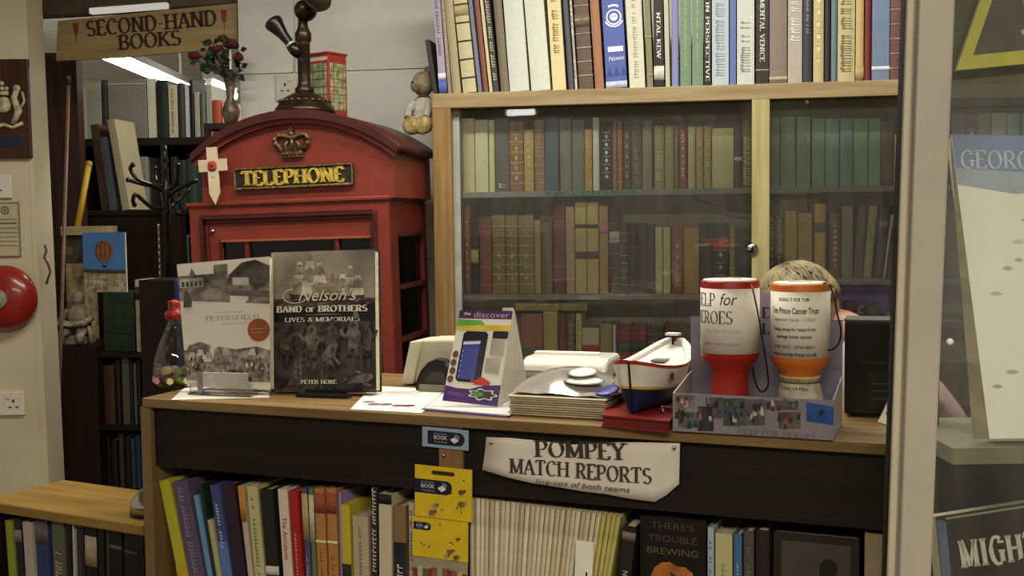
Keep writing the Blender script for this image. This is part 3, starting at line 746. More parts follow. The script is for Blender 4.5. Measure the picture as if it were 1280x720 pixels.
serif('TELEPHONE', sh * .66, mat('d8b850', .35, 1.0, .12, 70, metal=.35), 'plate_lettering', SPo, (-.002, -.002, 0), sw * .86, thick=.24, thin=.10, extrude=.004, ser=.06)
# crown
kc = P(366, 181, .012); S = .051; mb = MB(); mc = mat('6e5a3c', .5, 1.0, .3, 90, metal=.5)
T = lambda x, z, y=0: (kc.x + x * S, .006 + y * S, kc.z + z * S)
mb.box(kc.x - .62 * S, kc.x + .62 * S, .0, .012, kc.z - .68 * S, kc.z - .34 * S, mc)
for i in range(5): mb.ball(T(-.48 + .24 * i, -.5, -.12), .10 * S, mc, 8)
for sgn in (-1, 1):
    mb.tube([T(sgn * .58, -.34), T(sgn * .92, .05), T(sgn * .98, .32), T(sgn * .75, .52), T(sgn * .4, .5), T(sgn * .12, .36), T(0, .42)], .13 * S, mc, 8)
    mb.tube([T(sgn * .3, -.34), T(sgn * .42, .0), T(sgn * .2, .2)], .09 * S, mc, 8)
    for z, x in ((.05, .92), (.32, .98), (.52, .72)): mb.ball(T(sgn * x, z, -.1), .12 * S, mc, 8)
mb.tube([T(0, -.3), T(0, .4)], .1 * S, mc); mb.ball(T(0, .58), .15 * S, mc); mb.box(kc.x - .04 * S, kc.x + .04 * S, .003, .009, kc.z + .66 * S, kc.z + .95 * S, mc); mb.box(kc.x - .14 * S, kc.x + .14 * S, .003, .009, kc.z + .78 * S, kc.z + .86 * S, mc)
mb.prism([(kc.x - .5 * S, kc.z - .34 * S), (kc.x - .7 * S, kc.z + .25 * S), (kc.x, kc.z + .3 * S), (kc.x + .7 * S, kc.z + .25 * S), (kc.x + .5 * S, kc.z - .34 * S)], .008, .012, mat('4a2a20', .6, 1, .2))
tag(mb.build('crown_emblem', PB), 'bronze crown badge')
# remembrance cross
mcx = mat('cdb898', .7, 1.0, .06, 20)
a0 = P(269, 184, -.0195); a1 = P(270, 256, -.0195); hw = (P(276, 220).x - P(263, 220).x) / 2
RX = thing('remembrance_cross', 'small pale wooden cross with a red poppy fixed to the telephone box', 'cross', PF.sub((a1.x, -.0195, a1.z), 0, rad(-1.5)))
H = a0.z - a1.z; ah = P(269, 197).z - P(269, 212).z; az = H - .21 * H - ah; aw = (P(288, 204).x - P(253, 204).x) / 2
MB().prism([(0, 0), (hw, H * .2), (hw, az), (aw, az), (aw, az + ah), (hw, az + ah), (hw, H), (-hw, H), (-hw, az + ah), (-aw, az + ah), (-aw, az), (-hw, az), (-hw, H * .2)], -.005, .001, mcx).build('cross', RX, bevel=.0006)
pz = az + ah * .45; mb = MB(); mp = mat('a83624', .6, 1, .1, 60)
for i in range(4):
    q = rad(45 + 90 * i); mb.lathe([(0, -.0045), (.006, -.004), (.0095, -.002), (.0098, 0)], mp, (.005 * math.cos(q), -.0055, pz + .006 * math.sin(q)), 14, axis=(0, 1, 0))
pp = mb.build('poppy', RX); tag(pp, 'red paper poppy')
MB().lathe([(0, -.011), (.003, -.0105), (.0035, -.006)], M_black, (0, 0, pz), 10, axis=(0, 1, 0)).build('poppy_centre', pp)
mb = MB()
for i in range(4): mb.flat([(-.005 + .0027 * i, pz - .033), (-.0035 + .0027 * i, pz - .033), (-.0035 + .0027 * i, pz - .0295), (-.005 + .0027 * i, pz - .0295)], -.0054, mat('6a5a48', .8, 1, 0))
mb.build('inscription', RX)

# -------------------------------------------------- candlestick telephone
bz = pk + .001
kb = P(383, 136, .10)
CPF = PF.sub((P(381, 136, .12).x, .12, bz), 0, rad(1.2))
CP = thing('candlestick_telephone', 'antique black and brass candlestick telephone standing on top of the red telephone box', 'telephone', CPF)
C_ = lambda x, y, d=0: CPF.loc(x, y, d)
mbrz = mat('3a2c1e', .32, 1.0, .2, 40, metal=.6); mbrs = mat('8a7448', .3, 1.0, .12, 30, metal=.85)
rb = .5 * (C_(417, 130).x - C_(346, 130).x)
z = lambda py: C_(385, py).z
MB().lathe([(rb, 0), (rb, .008), (rb * .97, .014), (rb * .9, .02), (rb * .84, .03), (rb * .70, .042), (rb * .5, .052), (rb * .38, .058), (.0, .06)], mbrz, n=36).build('base', CP)
mb = MB()
for i in range(22):
    q = 2 * math.pi * i / 22; mb.ball((rb * .80 * math.cos(q), rb * .80 * math.sin(q), .034), .007, mat('6a5638', .35, 1, .2, 60, metal=.7), 8, (1, 1, .7))
mb.build('leaf_border', CP)
rs = .5 * (C_(395, 70).x - C_(380, 70).x)
zt = z(33)
MB().lathe([(rs * 1.5, .052), (rs * 1.5, .07), (rs * 1.1, .078), (rs, .09), (rs, zt - .045), (rs * 1.25, zt - .04), (rs * 1.3, zt - .02), (rs * 1.05, zt - .012), (rs * .8, zt), (rs * .7, zt + .03)], mbrz, n=24).build('stem', CP)
MB().lathe([(rs * 1.03, z(57)), (rs * 1.03, z(44))], mbrs, n=24).build('stem_collar', CP)
hb = C_(380, 14)
mb = MB().ball((hb.x + .005, 0, z(13)), rs * 1.8, mbrz, 18, (1, 1.1, .95)); mb.tube([(hb.x - .012, 0, z(8)), (hb.x + .004, 0, z(26))], rs * .9, mbrz)
mb.build('transmitter_joint', CP)
mo = C_(412, 2)
mb = MB().lathe([(.012, 0), (.016, .02), (.02, .028), (.045, .045), (.05, .062), (.047, .064), (.04, .052), (.0, .04)], mbrz, (hb.x + .006, -.01, z(6)), 24, axis=(.75, -.5, .28)); tag(mb.build('mouthpiece', CP), 'flared black mouthpiece')
r0, r1 = C_(340, 26, -.02), C_(374, 69, -.02); L = (r1 - r0).length; ax_ = (r1 - r0).normalized()
mb = MB().lathe([(0, 0), (.022, 0), (.026, .003), (.027, .012), (.021, .03), (.015, .055), (.0125, L * .68), (.0125, L * .7), (.017, L * .74), (.018, L * .86), (.013, L), (0, L)], mat('17120f', .28, 1, .05), tuple(r0), 24, axis=tuple(ax_))
rc = mb.build('receiver', CP); tag(rc, 'black cone receiver hanging at the left')
kk = r0 + ax_ * L * .70
tag(MB().lathe([(.0135, -.004), (.0165, -.003), (.0165, .003), (.0135, .004)], mat('b8b4a8', .3, 1, 0, metal=.5), tuple(kk), 20, axis=tuple(ax_)).build('receiver_ring', rc), 'pale ring')
MB().tube([tuple(kk), (kk.x + .02, -.012, kk.z + .004), (-rs * .4, 0, kk.z + .012)], .004, mbrs).build('hook', CP)
MB().tube([tuple(r1), (r1.x + .008, -.018, r1.z - .02), (r1.x + .02, .0, r1.z - .04), (-rs * .9, .0, r1.z - .06)], .003, M_black).build('cord', CP)

# --------------------------------------------- telephone box shaped tin
TF = PF.sub((P(393, 137, .30).x, .26, pk + .003), rad(-22), rad(1.2))
TN = thing('money_tin', 'small red telephone box shaped tin standing behind the candlestick telephone', 'tin', TF)
T_ = lambda x, y: TF.loc(x, y, 0)
tw = T_(418, 100).x - T_(393, 100).x; tz = T_(410, 66).z
mrt = mat('9c382e', .4, 1, .04); mcr = mat('cfc4a4', .5, 1, .05)
MB().box(0, tw, 0, tw, 0, tz, mrt).build('body', TN, bevel=.003)
MB().box(-.003, tw + .003, -.003, tw + .003, tz - .002, tz + .005, mrt).build('lid', TN, bevel=.002)
mb = MB().box(.004, tw - .004, -.0008, 0, tz - .020, tz - .009, mcr); mb.build('sign_strip', TN)
mb = MB(); mg = mat('b8b48a', .3, 1, .35, 60, col2='5a7040')
gz0_, gz1_ = .02, tz - .028
mb.box(.007, tw - .007, -.0012, 0, gz0_, gz1_, mg); mb.box(tw, tw + .0012, .007, tw - .007, gz0_, gz1_, mg); mb.build('window_print', TN)
mb = MB()
for i in range(1, 6):
    zz = gz0_ + (gz1_ - gz0_) * i / 6; mb.box(.007, tw - .007, -.002, -.0008, zz - .0008, zz + .0008, mat('4a3028', .5, 1, 0)); mb.box(tw, tw + .002, .007, tw - .007, zz - .0008, zz + .0008, mrt)
for f in (.25, .75): mb.box(tw * f - .0008, tw * f + .0008, -.002, -.0008, gz0_, gz1_, mat('4a3028', .5, 1, 0)); mb.box(tw, tw + .002, tw * f - .0008, tw * f + .0008, gz0_, gz1_, mrt)
mb.build('window_bars', TN)

# ------------------------------------------------------------- soft toy
YF = PF.sub((P(519, 172, .32).x, .31, P(521, 178, .32).z), rad(0), rad(1.2))
Y_ = lambda x, y: YF.loc(x, y, 0)
TY = thing('teddy_bear', 'small brown and grey plush bear slumped on the telephone box beside the bookcase', 'soft toy', YF)
mfur = mat('7c6e52', .95, 1, .2, 70, bump=.8); mgry = mat('a8a090', .95, 1, .12, 60, bump=.8); mfoot = mat('a08a58', .95, 1, .2, 60, bump=.8)
hd = Y_(526.5, 104); rr_ = .5 * (Y_(543, 104).x - Y_(521, 104).x)
bd = Y_(525, 138); ft = Y_(519, 158)
mb = MB().ball((bd.x + .002, .035, bd.z), .040, mgry, 16, (.95, .8, 1.3)); mb.build('body', TY)
mb = MB().ball((hd.x, .02, hd.z), rr_ * 1.22, mfur, 18, (1, 1, 1.15)); mb.ball((hd.x - rr_ * .5, .0, hd.z - rr_ * .25), rr_ * .75, mfur, 12); hh_ = mb.build('head', TY)
MB().ball((hd.x + rr_ * .5, .03, hd.z + rr_ * 1.5), rr_ * .5, mfur, 10, (1, .6, 1)).build('ear', hh_)
MB().ball((hd.x - rr_ * .75, -.013, hd.z + rr_ * .05), .0055, M_black, 10).build('eye', hh_)
for dx, nm in ((-.002, 'leg'), (.030, 'leg')):
    mb = MB(); mb.tube([(bd.x + dx * .6, .03, bd.z - .03), (ft.x + dx, .0, ft.z + .004), (ft.x + dx, -.022, ft.z)], [.024, .027, .026], mgry, 12)
    lg = mb.build(nm, TY); mb = MB().ball((ft.x + dx, -.03, ft.z), .028, mfoot, 14, (1, .55, 1)); tag(mb.build('foot', lg), 'yellow-brown foot')
for s_ in (-1, .6): MB().tube([(bd.x + s_ * .025, .02, bd.z + .025), (bd.x + s_ * .038, .005, bd.z), (bd.x + s_ * .036, -.01, bd.z - .022)], [.011, .012, .011], mgry, 10).build('arm', TY)

# ---------------------------------------------------------- vase of roses
VF = BF.sub((BF.loc(289, 152, .285).x, .285, BF.loc(289, 155, .285).z))
V_ = lambda x, y: VF.loc(x, y, 0)
VZ = VF.M.translation.z
mst = wood('3a2820', '2a1c16', along='z')
PS = thing('plant_stand', 'narrow dark wooden stand behind the telephone box under the vase', 'plant stand', BF.sub((BF.loc(289, 152, .285).x, .285, 0)))
MB().box(-.07, .07, -.06, .06, VZ - .022, VZ - .001, mst).build('top', PS, bevel=.003)
for sx in (-.06, .06):
    for sy in (-.05, .05): MB().box(sx - .009, sx + .009, sy - .009, sy + .009, 0, VZ - .022, mst).build('leg', PS)
VS = thing('rose_vase', 'bronze bud vase of dark red roses against the corner of the white wall', 'vase', VF)
vr = .5 * (V_(301, 140).x - V_(280, 140).x); vz = V_(290, 97).z
MB().lathe([(0, 0), (vr * .7, 0), (vr * .75, .008), (vr * .98, .03), (vr, .045), (vr * .7, .068), (vr * .42, .085), (vr * .5, vz * .7), (vr * .72, vz), (vr * .62, vz - .004), (vr * .3, vz * .6), (0, vz * .5)], mat('7a6650', .4, 1, .2, 40, metal=.35), n=24).build('vase', VS)
mlf = mat('2c3a24', .7, 1, .25, 40); mros = mat('6a1418', .7, 1, .3, 60); rl = random.Random(3)
mb = MB()
for i in range(60):
    t = rl.uniform(0, 1); c = V_(rl.uniform(253, 300), rl.uniform(52, 97)); yy = rl.uniform(-.06, .05)
    dx, dz = rl.uniform(-1, 1), rl.uniform(-.8, .6); l = rl.uniform(.02, .035); n = math.hypot(dx, dz) or 1; dx *= l / n; dz *= l / n
    mb.add([(c.x, yy, c.z), (c.x + dx * .5 - dz * .35, yy - .008, c.z + dz * .5 + dx * .35), (c.x + dx, yy - .004, c.z + dz), (c.x + dx * .5 + dz * .35, yy - .008, c.z + dz * .5 - dx * .35)], [(0, 1, 2, 3)], mlf)
    if i % 4 == 0: mb.tube([(0, 0, vz - .02), (c.x * .5, yy * .5, (c.z + vz) / 2), (c.x, yy, c.z)], .0018, mlf, 5)
lf = mb.build('foliage', VS, solid=.0008)
for (px, py, yy, r) in ((246, 71, -.02, .020), (292, 56, -.03, .024), (275, 47, .02, .017), (262, 60, .03, .016), (298, 72, .0, .018), (281, 64, -.05, .014)):
    c = V_(px, py); mb = MB()
    for ring_i, (n, rr0, tilt) in enumerate(((5, 1.0, .55), (5, .78, .3), (4, .5, .1))):
        for i in range(n):
            q = 2 * math.pi * (i + .4 * ring_i) / n
            mb.ball((c.x + math.cos(q) * r * tilt, yy + math.sin(q) * r * tilt, c.z + r * .12 * ring_i), r * rr0 * .62, mros, 8, (1 - .3 * abs(math.cos(q)), 1 - .3 * abs(math.sin(q)), 1))
    mb.build('rose', VS)

# ------------------------------------------------------------ socket on wall
def socket(F, px0, px1, py0, py1, d, name, label, double=True, yaw=0):
    c = F.loc((px0 + px1) / 2, (py0 + py1) / 2, d); w = F.loc(px1, py0, d).x - F.loc(px0, py0, d).x; h = F.loc(px0, py0, d).z - F.loc(px0, py1, d).z
    f = F.sub((c.x, d, c.z)); t = thing(name, label, 'socket', f)
    mp = mat('d0c8b4', .4, 1, .02)
    MB().box(-w / 2, w / 2, -.011, -.0005, -h / 2, h / 2, mp).build('face_plate', t, bevel=.003)
    for s_ in ((-.25, .25) if double else (0,)):
        mb = MB()
        for dx, dz, a, b in ((0, .012, .003, .005), (-.011, -.008, .005, .002), (.011, -.008, .005, .002)): mb.box(s_ * w + dx - a, s_ * w + dx + a, -.0115, -.0105, dz - .004 - b, dz - .004 + b, M_black)
        mb.build('pin_holes', t)
        MB().box(s_ * w * .5 - .006, s_ * w * .5 + .006, -.0145, -.0105, h * .20, h * .20 + .016, mp).build('switch', t, bevel=.001)
    return t
socket(BF, 346, 392, 92, 126, WB, 'wall_socket', 'white double socket on the white wall behind the candlestick telephone')
a, b = BF.loc(368, -30, WB - .006), BF.loc(368, 93, WB - .006)
tag(MB().tube([tuple(a), (a.x + .002, a.y, (a.z + b.z) / 2), tuple(b)], .0035, M_white_wall).build('wall_cable', M=BF.M), 'thin painted cable running up the white wall from the socket', 'cable')
# ---------------------------------------------------- things on the left wall
W_ = lambda x, y, d=0.0: WF.loc(x, y, d)
a, b = W_(-14, 75), W_(42, 198)
f = WF.sub(((a.x + b.x) / 2, 0, (a.z + b.z) / 2)); w, h = b.x - a.x, a.z - b.z
PL = thing('wall_plaque', 'dark wooden plaque with cream royal crest high on the left wall', 'plaque', f)
MB().box(-w / 2, w / 2, -.018, -.0005, -h / 2, h / 2, wood('4a2a1a', '33190f', .35, along='z')).build('board', PL, bevel=.004)
mcr = mat('c0b48c', .6, 1, .2, 70); mb = MB(); c = W_(5, 131); cx, cz = c.x - f.M.translation.x + 0, c.z - f.M.translation.z
cl = f.loc(4, 131, -.02); cx, cz = cl.x, cl.z
mb.lathe([(0, -.008), (.022, -.007), (.027, 0)], mcr, (cx, -.018, cz), 18, axis=(0, 1, 0))
for s_ in (-1, 1):
    mb.tube([(cx + s_ * .03, -.022, cz - .06), (cx + s_ * .05, -.024, cz - .02), (cx + s_ * .036, -.024, cz + .02), (cx + s_ * .046, -.024, cz + .045)], [.008, .012, .010, .009], mcr, 8)
    mb.ball((cx + s_ * .046, -.024, cz + .05), .012, mcr, 8); mb.tube([(cx + s_ * .05, -.022, cz - .02), (cx + s_ * .068, -.022, cz + .01), (cx + s_ * .062, -.022, cz + .04)], .004, mcr, 6)
    mb.tube([(cx, -.022, cz - .062), (cx + s_ * .03, -.022, cz - .072), (cx + s_ * .06, -.022, cz - .058)], .006, mcr, 6)
mb.box(cx - .018, cx + .018, -.027, -.018, cz + .03, cz + .042, mcr)
for i in range(3): mb.ball((cx - .014 + .014 * i, -.024, cz + .05), .007, mcr, 8)
mb.ball((cx, -.024, cz + .066), .008, mcr, 8)
tag(mb.build('crest', PL), 'cream heraldic crest')
a, b = f.loc(-8, 170, -.02), f.loc(27, 184, -.02)
tag(MB().box(a.x, b.x, -.0195, -.0175, b.z, a.z, mat('20263c', .4, 1, .1)).build('caption_plate', PL), 'dark blue caption plate')
socket(WF, -20, 16, 219, 248, 0, 'wall_switch', 'white switch plate on the left wall under the plaque', False)
o = socket(WF, -22, 32, 489, 519, 0, 'wall_socket', 'white double socket low on the left wall under the red bell')
a, b = W_(-20, 253), W_(27, 320); f = WF.sub(((a.x + b.x) / 2, 0, (a.z + b.z) / 2)); w, h = b.x - a.x, a.z - b.z
CE = thing('certificate', 'framed cream certificate with round seal on the left wall above the bell', 'certificate', f)
MB().box(-w / 2, w / 2, -.006, -.0005, -h / 2, h / 2, mat('b4a684', .7, 1, .05)).build('sheet', CE)
mb = MB(); mk = mat('6e634a', .8, 1, 0); k = f.loc(6, 263, -.007); ring(mb, k.x, k.z, .008, .014, -.0066, mk); ring(mb, k.x, k.z, 0, .005, -.0066, mk)
for i in range(7):
    z = k.z - .03 - i * .014; 
    if z > -h / 2 + .01: mb.flat([(-w * .42, z), (w * .42, z), (w * .42, z + (.006 if i == 1 else .0028)), (-w * .42, z + (.006 if i == 1 else .0028))], -.0066, mk)
mb.build('print', CE)
mb = MB(); t = .0025
for x0, x1, z0, z1 in ((-w / 2, w / 2, h / 2 - t, h / 2), (-w / 2, w / 2, -h / 2, -h / 2 + t), (w / 2 - t, w / 2, -h / 2, h / 2), (-w / 2, -w / 2 + t, -h / 2, h / 2)): mb.box(x0, x1, -.009, -.001, z0, z1, mat('8a7c5c', .5, 1, 0))
mb.build('frame', CE)
# fire bell
c = W_(4, 373, -.03); rbell = .5 * (W_(0, 332, -.03).z - W_(0, 415, -.03).z)
f = WF.sub((c.x, 0, c.z))
FB = thing('fire_bell', 'round red fire alarm bell on the left wall', 'bell', f)
mrb = mat('8c2118', .3, 1, .05, 10, coat=.4)
MB().lathe([(0, -.075), (rbell * .3, -.074), (rbell * .62, -.068), (rbell * .86, -.052), (rbell * .97, -.034), (rbell, -.022), (rbell * .97, -.02), (rbell * .9, -.02)], mrb, n=40, axis=(0, 1, 0)).build('gong', FB)
MB().lathe([(rbell * .55, -.03), (rbell * .5, -.0005)], mat('5a1410', .5, 1, 0), n=24, axis=(0, 1, 0)).build('back_box', FB)
MB().lathe([(0, -.083), (rbell * .28, -.081), (rbell * .31, -.074)], mat('8a8470', .5, 1, .1), n=24, axis=(0, 1, 0)).build('centre_cap', FB)
# cord hanging on the jamb
pts = [WF.loc(px, py, -.018) for px, py in ((56, 306), (58, 314), (55, 322), (60, 330), (63, 340), (60, 348), (58, 355))]
tag(MB().tube([tuple(p) for p in pts], .004, mat('4a4032', .7, 1, 0)).build('hook_cord', M=WF.M), 'short twisted dark cord hanging on the door jamb', 'cord')

# ------------------------------------------------------------------- sign
SGF = BF.sub((0, .425, 0)); S_ = lambda x, y, d=0: SGF.loc(x, y, d)
kx = [(72, 26), (296, 4), (296, 60), (240, 64), (145, 72), (70, 76)]
pp = [S_(*k) for k in kx]; o0 = pp[0]
SGf = SGF.sub((o0.x, 0, o0.z))
SG = thing('shop_sign', 'long tan board sign for second-hand books hanging over the doorway', 'sign', SGf)
MB().prism([(p.x - o0.x, p.z - o0.z) for p in pp][::-1], 0, .014, wood('86744f', '74613f', .6, 1.7)).build('board', SG)
mtx = mat('3a2418', .7, 1, 0)
def on_sign(px, py): return SGf.loc(px, py, -.001)
a, b = on_sign(108, 36), on_sign(270, 22); c = (a + b) / 2; sl = math.atan2(b.z - a.z, b.x - a.x); hs = on_sign(180, 20).z - on_sign(180, 39).z
serif('SECOND-HAND', hs, mtx, 'lettering', SG, (c.x, -.001, c.z), (b - a).length, rot=sl, thick=.2, thin=.09)
a, b = on_sign(148, 53), on_sign(226, 47); c = (a + b) / 2
serif('BOOKS', hs * .95, mtx, 'lettering', SG, (c.x, -.001, c.z), (b - a).length, rot=sl, thick=.2, thin=.09)
for px, py in ((95, 36), (280, 20)):
    k = on_sign(px, py); mb = MB(); mo_ = mat('8a3a22', .7, 1, .1)
    mb.flat([(k.x - .012, k.z + .02), (k.x + .010, k.z + .02), (k.x + .008, k.z - .012), (k.x, k.z - .028), (k.x - .009, k.z - .012)], -.001, mo_); mb.flat([(k.x - .002, k.z - .028), (k.x + .002, k.z - .028), (k.x + .001, k.z - .05), (k.x - .001, k.z - .05)], -.001, mo_)
    mb.build('tassel_motif', SG)
a, b = on_sign(115, 16), on_sign(207, 8)
MB().tube([(a.x, .03, a.z), (a.x, .03, a.z + .3)], .002, M_steel).build('hanger', SG); 
k = on_sign(285, 8); MB().tube([(k.x, .03, k.z - .02), (k.x, .03, k.z + .3)], .002, M_steel).build('hanger', SG)
# strip light above the sign
f = SGF.sub(((S_(115, 13, .012).x + S_(207, 8, .012).x) / 2, .012, (S_(115, 15, .012).z + S_(207, 6, .012).z) / 2), 0, -math.atan2(S_(207, 7).z - S_(115, 14).z, S_(207, 7).x - S_(115, 14).x))
l2 = (S_(207, 8, .2).x - S_(115, 8, .2).x) / 2
SL = thing('strip_light', 'short white strip light glimpsed above the sign board', 'light', f)
MB().box(-l2, l2, -.010, .015, -.010, .010, emit('dim_tube', (1, .95, .82), .5)).build('diffuser', SL, bevel=.003)
MB().box(-l2 - .004, l2 + .004, -.006, .015, .0104, .016, mat('5f5140', .6, 1, .05)).build('housing', SL)

# --------------------------------------------------------- back room beyond
RF = Frame((0, 4.5, 0), rad(-4)); B_ = lambda x, y, d=0: RF.loc(x, y, d)
a, b = B_(100, 171), B_(300, 173); zsb = (a.z + b.z) / 2
BB = thing('back_room_bookcase', 'dark bookcase in the lit back room, seen over the cabinet', 'bookcase', RF)
x0, x1 = B_(96, 170).x, B_(330, 170).x
MB().box(x0, x1, 0, .3, zsb - .03, zsb, M_dark2).build('shelf', BB)
xm = B_(206, 250).x; zb2 = (B_(230, 347).z); zmid = B_(225, 262).z
MB().box(xm - .012, xm + .006, 0, .3, 0, zsb - .03, M_dark2).build('upright', BB)
MB().box(x0, x0 + .02, 0, .3, 0, zsb - .03, M_dark2).build('upright', BB)
MB().box(x1 - .02, x1, 0, .3, 0, zsb - .03, M_dark2).build('upright', BB)
for zz in (zmid, zb2): MB().box(xm + .007, x1 - .02, 0, .3, zz - .018, zz, M_dark2).build('shelf', BB)
zl2 = B_(165, 262).z
MB().box(x0 + .02, xm - .012, 0, .3, zl2 - .02, zl2, M_dark2).build('shelf', BB)
MB().box(x0, x1, .3, .315, 0, zsb, mat('1a1512', .8, 1, 0)).build('back_panel', BB)
t2 = [
 (108, 126, 104, 'a0a890', 'pale green folder', 'f'), (127, 134, 100, '3c3c34', 'dark grey binder', ''), (135, 183, 99, '8c887c', 'very wide grey volume', 'f|L:.9:.93:a8a498'),
 (184, 195, 98, 'd0ccb8', 'tall white folder', 'f'), (197, 210, 100, '26302a', 'dark green folio', ''), (211, 222, 106, 'bcb698', 'cream folio', 'f|V:8a8060:.1:.9:.3'), (223, 230, 104, '3a3430', 'dark slim folio', ''), (231, 237, 106, 'b8bcc4', 'pale blue slim folio', 'f'), (238, 242, 100, '141414', 'black slim folio', ''),
 (243, 249, 115, '9c9c84', 'sage slim folio', 'f'), (250, 257, 116, '5c6658', 'grey-green folio', ''), (258, 265, 106, '8e8c80', 'grey slim folio', 'f'), (266, 276, 125, 'a04432', 'orange-red folio', ''), (277, 286, 126, 'c08a80', 'pinkish folio', 'f'),
]
book_row(RF, .01, zsb + .0004, 172, t2, "on the back-room top shelf", 'large volumes in the back room', .24, 1.0)
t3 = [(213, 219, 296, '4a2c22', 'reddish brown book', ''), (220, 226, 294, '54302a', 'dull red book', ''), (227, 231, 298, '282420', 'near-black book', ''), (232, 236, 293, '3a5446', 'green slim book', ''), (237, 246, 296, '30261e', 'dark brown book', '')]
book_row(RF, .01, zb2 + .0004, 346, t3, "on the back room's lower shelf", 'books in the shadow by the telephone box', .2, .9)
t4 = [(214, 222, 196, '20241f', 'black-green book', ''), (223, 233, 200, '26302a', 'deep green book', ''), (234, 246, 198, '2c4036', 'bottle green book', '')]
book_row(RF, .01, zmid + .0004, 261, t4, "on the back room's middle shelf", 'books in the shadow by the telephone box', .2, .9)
f = RF.sub((B_(152, 262).x, .012, zl2 + .0005)); w = B_(184, 240).x - B_(152, 240).x; h = B_(165, 196).z - zl2
t = thing('file_shaped_box', 'pale grey box file behind the hooks of the coat stand', 'box file', f)
MB().box(0, w, 0, .22, 0, h, mat('8c867a', .6, 1, .05)).build('case', t, bevel=.002); MB().lathe([(.008, -.001), (.012, -.001), (.012, .001)], M_black, (w / 2, 0, h * .3), 16, axis=(0, 1, 0)).build('finger_hole', t)
# bright tubes of the back room
def tube_light(name, label, p, q, r, strength, housing=True):
    p, q = Vector(p), Vector(q); L = (q - p).length
    yaw = math.atan2(q.y - p.y, q.x - p.x)
    t = thing(name, label, 'light', Frame((p + q) / 2, yaw))
    MB().tube([(-L / 2, 0, 0), (L / 2, 0, 0)], r, emit('tube_white', (1, .97, .9), strength), 12).build('tube', t)
    zt_ = ZC - ((p + q) / 2).z
    MB().box(-L / 2 - .03, L / 2 + .03, -.03, .03, r + .012, r + .05, mat('8c8a84', .6, 1, .03)).build('housing', t)
    for s_ in (-1, 1): MB().box(s_ * (L / 2 + .012) - .012, s_ * (L / 2 + .012) + .012, -.015, .015, -r, r + .02, M_white).build('tube_holder', t)
    for s_ in (-1, 1): MB().box(s_ * L * .4 - .006, s_ * L * .4 + .006, -.006, .006, r + .05, zt_ - .002, M_white).build('suspension_rod', t)
    return t
tube_light('ceiling_light', 'bright fluorescent tube running across the back room ceiling', on_y(100, 76, 5.3), on_y(236, 99, 7.2), .022, 16)
tube_light('ceiling_light', 'short piece of bright tube beside the roses in the back room', on_y(262, 110, 6.3), on_y(292, 117, 6.8), .026, 16)

# ----------------------------------------- dark cabinet with leaning folios
DF = Frame((0, 4.2, 0), rad(-6)); D_ = lambda x, y, d=0: DF.loc(x, y, d)
xa, xb = D_(104, 300).x, D_(205, 300).x; zc_ = D_(160, 263).z
DC = thing('dark_cabinet', 'dark wooden cabinet below the leaning folios, left of the coat stand', 'cabinet', DF)
MB().box(xa, xb, .0, .22, 0, zc_ - .02, M_dark).build('body', DC)
MB().box(xa - .01, xb + .004, -.012, .22, zc_ - .02, zc_, M_dark).build('top', DC, bevel=.003)
k = D_(199, 300); zt1, zt0 = D_(199, 285).z, D_(199, 352).z
mb = MB()
for i in range(9): zz = zt0 + (zt1 - zt0) * i / 8; mb.lathe([(0, -.02), (.006, -.012), (.0045, 0), (.006, .012), (0, .02)], M_steel, (k.x, -.004, zz), 8)
tag(mb.build('edge_beading', DC), 'strip of shiny beading')
for px in (150, 190):
    pass
dr = MB().box(xa + .03, xb - .03, -.006, 0, .1, zc_ - .06, wood('24140f', '180d0a', .5, along='z')).build('door', DC, bevel=.004)
lean = [(112, 120, 156, 126, 136, '4a3626', 'brown folio with worn spine', 'f'), (124, 133, 172, 137, 147, '4e5058', 'blue-grey folio', 'f'), (134, 142, 150, 153, 163, 'a89c7c', 'cream-edged tall folio', 'f')]
book_row(DF, .03, zc_ + .0004, 262, lean, 'leaning on the dark cabinet', 'leaning folios', .18, 1.0)
# yellow rod, thin pinkish stick
def stick(name, label, cat, p, q, r, m, extra=None):
    p, q = Vector(p), Vector(q); t = thing(name, label, cat, Frame(p)); d = q - p
    MB().tube([(0, 0, 0), tuple(d)], r, m, 12).build('shaft', t)
    MB().lathe([(r * 1.02, -.004), (r * 1.15, 0), (r * 1.15, .012), (r * 1.02, .016)], extra or M_black, tuple(d * .985), 12, axis=tuple(d.normalized())).build('ferrule', t)
    return t
# archive boxes and the low shelf unit in front of the dark cabinet
EF = Frame((0, 3.72, 0), rad(-8)); E_ = lambda x, y, d=0: EF.loc(x, y, d)
x0, x1, x2 = E_(84, 500).x, E_(126, 500).x, E_(236, 480).x
zA = E_(150, 441).z; zB = E_(150, 532).z; zT = E_(190, 350, 0).z; zP = E_(100, 431).z
SU = thing('dark_shelf_unit', 'dark wooden shelf unit beside the doorway holding the green box and figurine', 'shelf unit', EF)
MB().box(x0, x1, -.02, .2, 0, zP, M_dark).build('end_pedestal', SU, bevel=.002)
xs = E_(179, 480).x
MB().box(x1 + .001, xs, .0, .188, zA - .016, zA, M_dark2).build('shelf', SU); MB().box(x1 + .001, xs, .0, .188, zB - .016, zB, M_dark2).build('shelf', SU); MB().box(x1 + .001, xs, .0, .188, .06, .08, M_dark2).build('shelf', SU)
MB().box(x1 + .001, x2, .189, .2, 0, zT, M_dark2).build('back_panel', SU)
MB().box(xs, x2, -.01, .188, 0, zT, M_dark).build('side_cupboard', SU, bevel=.002)
zE = .081
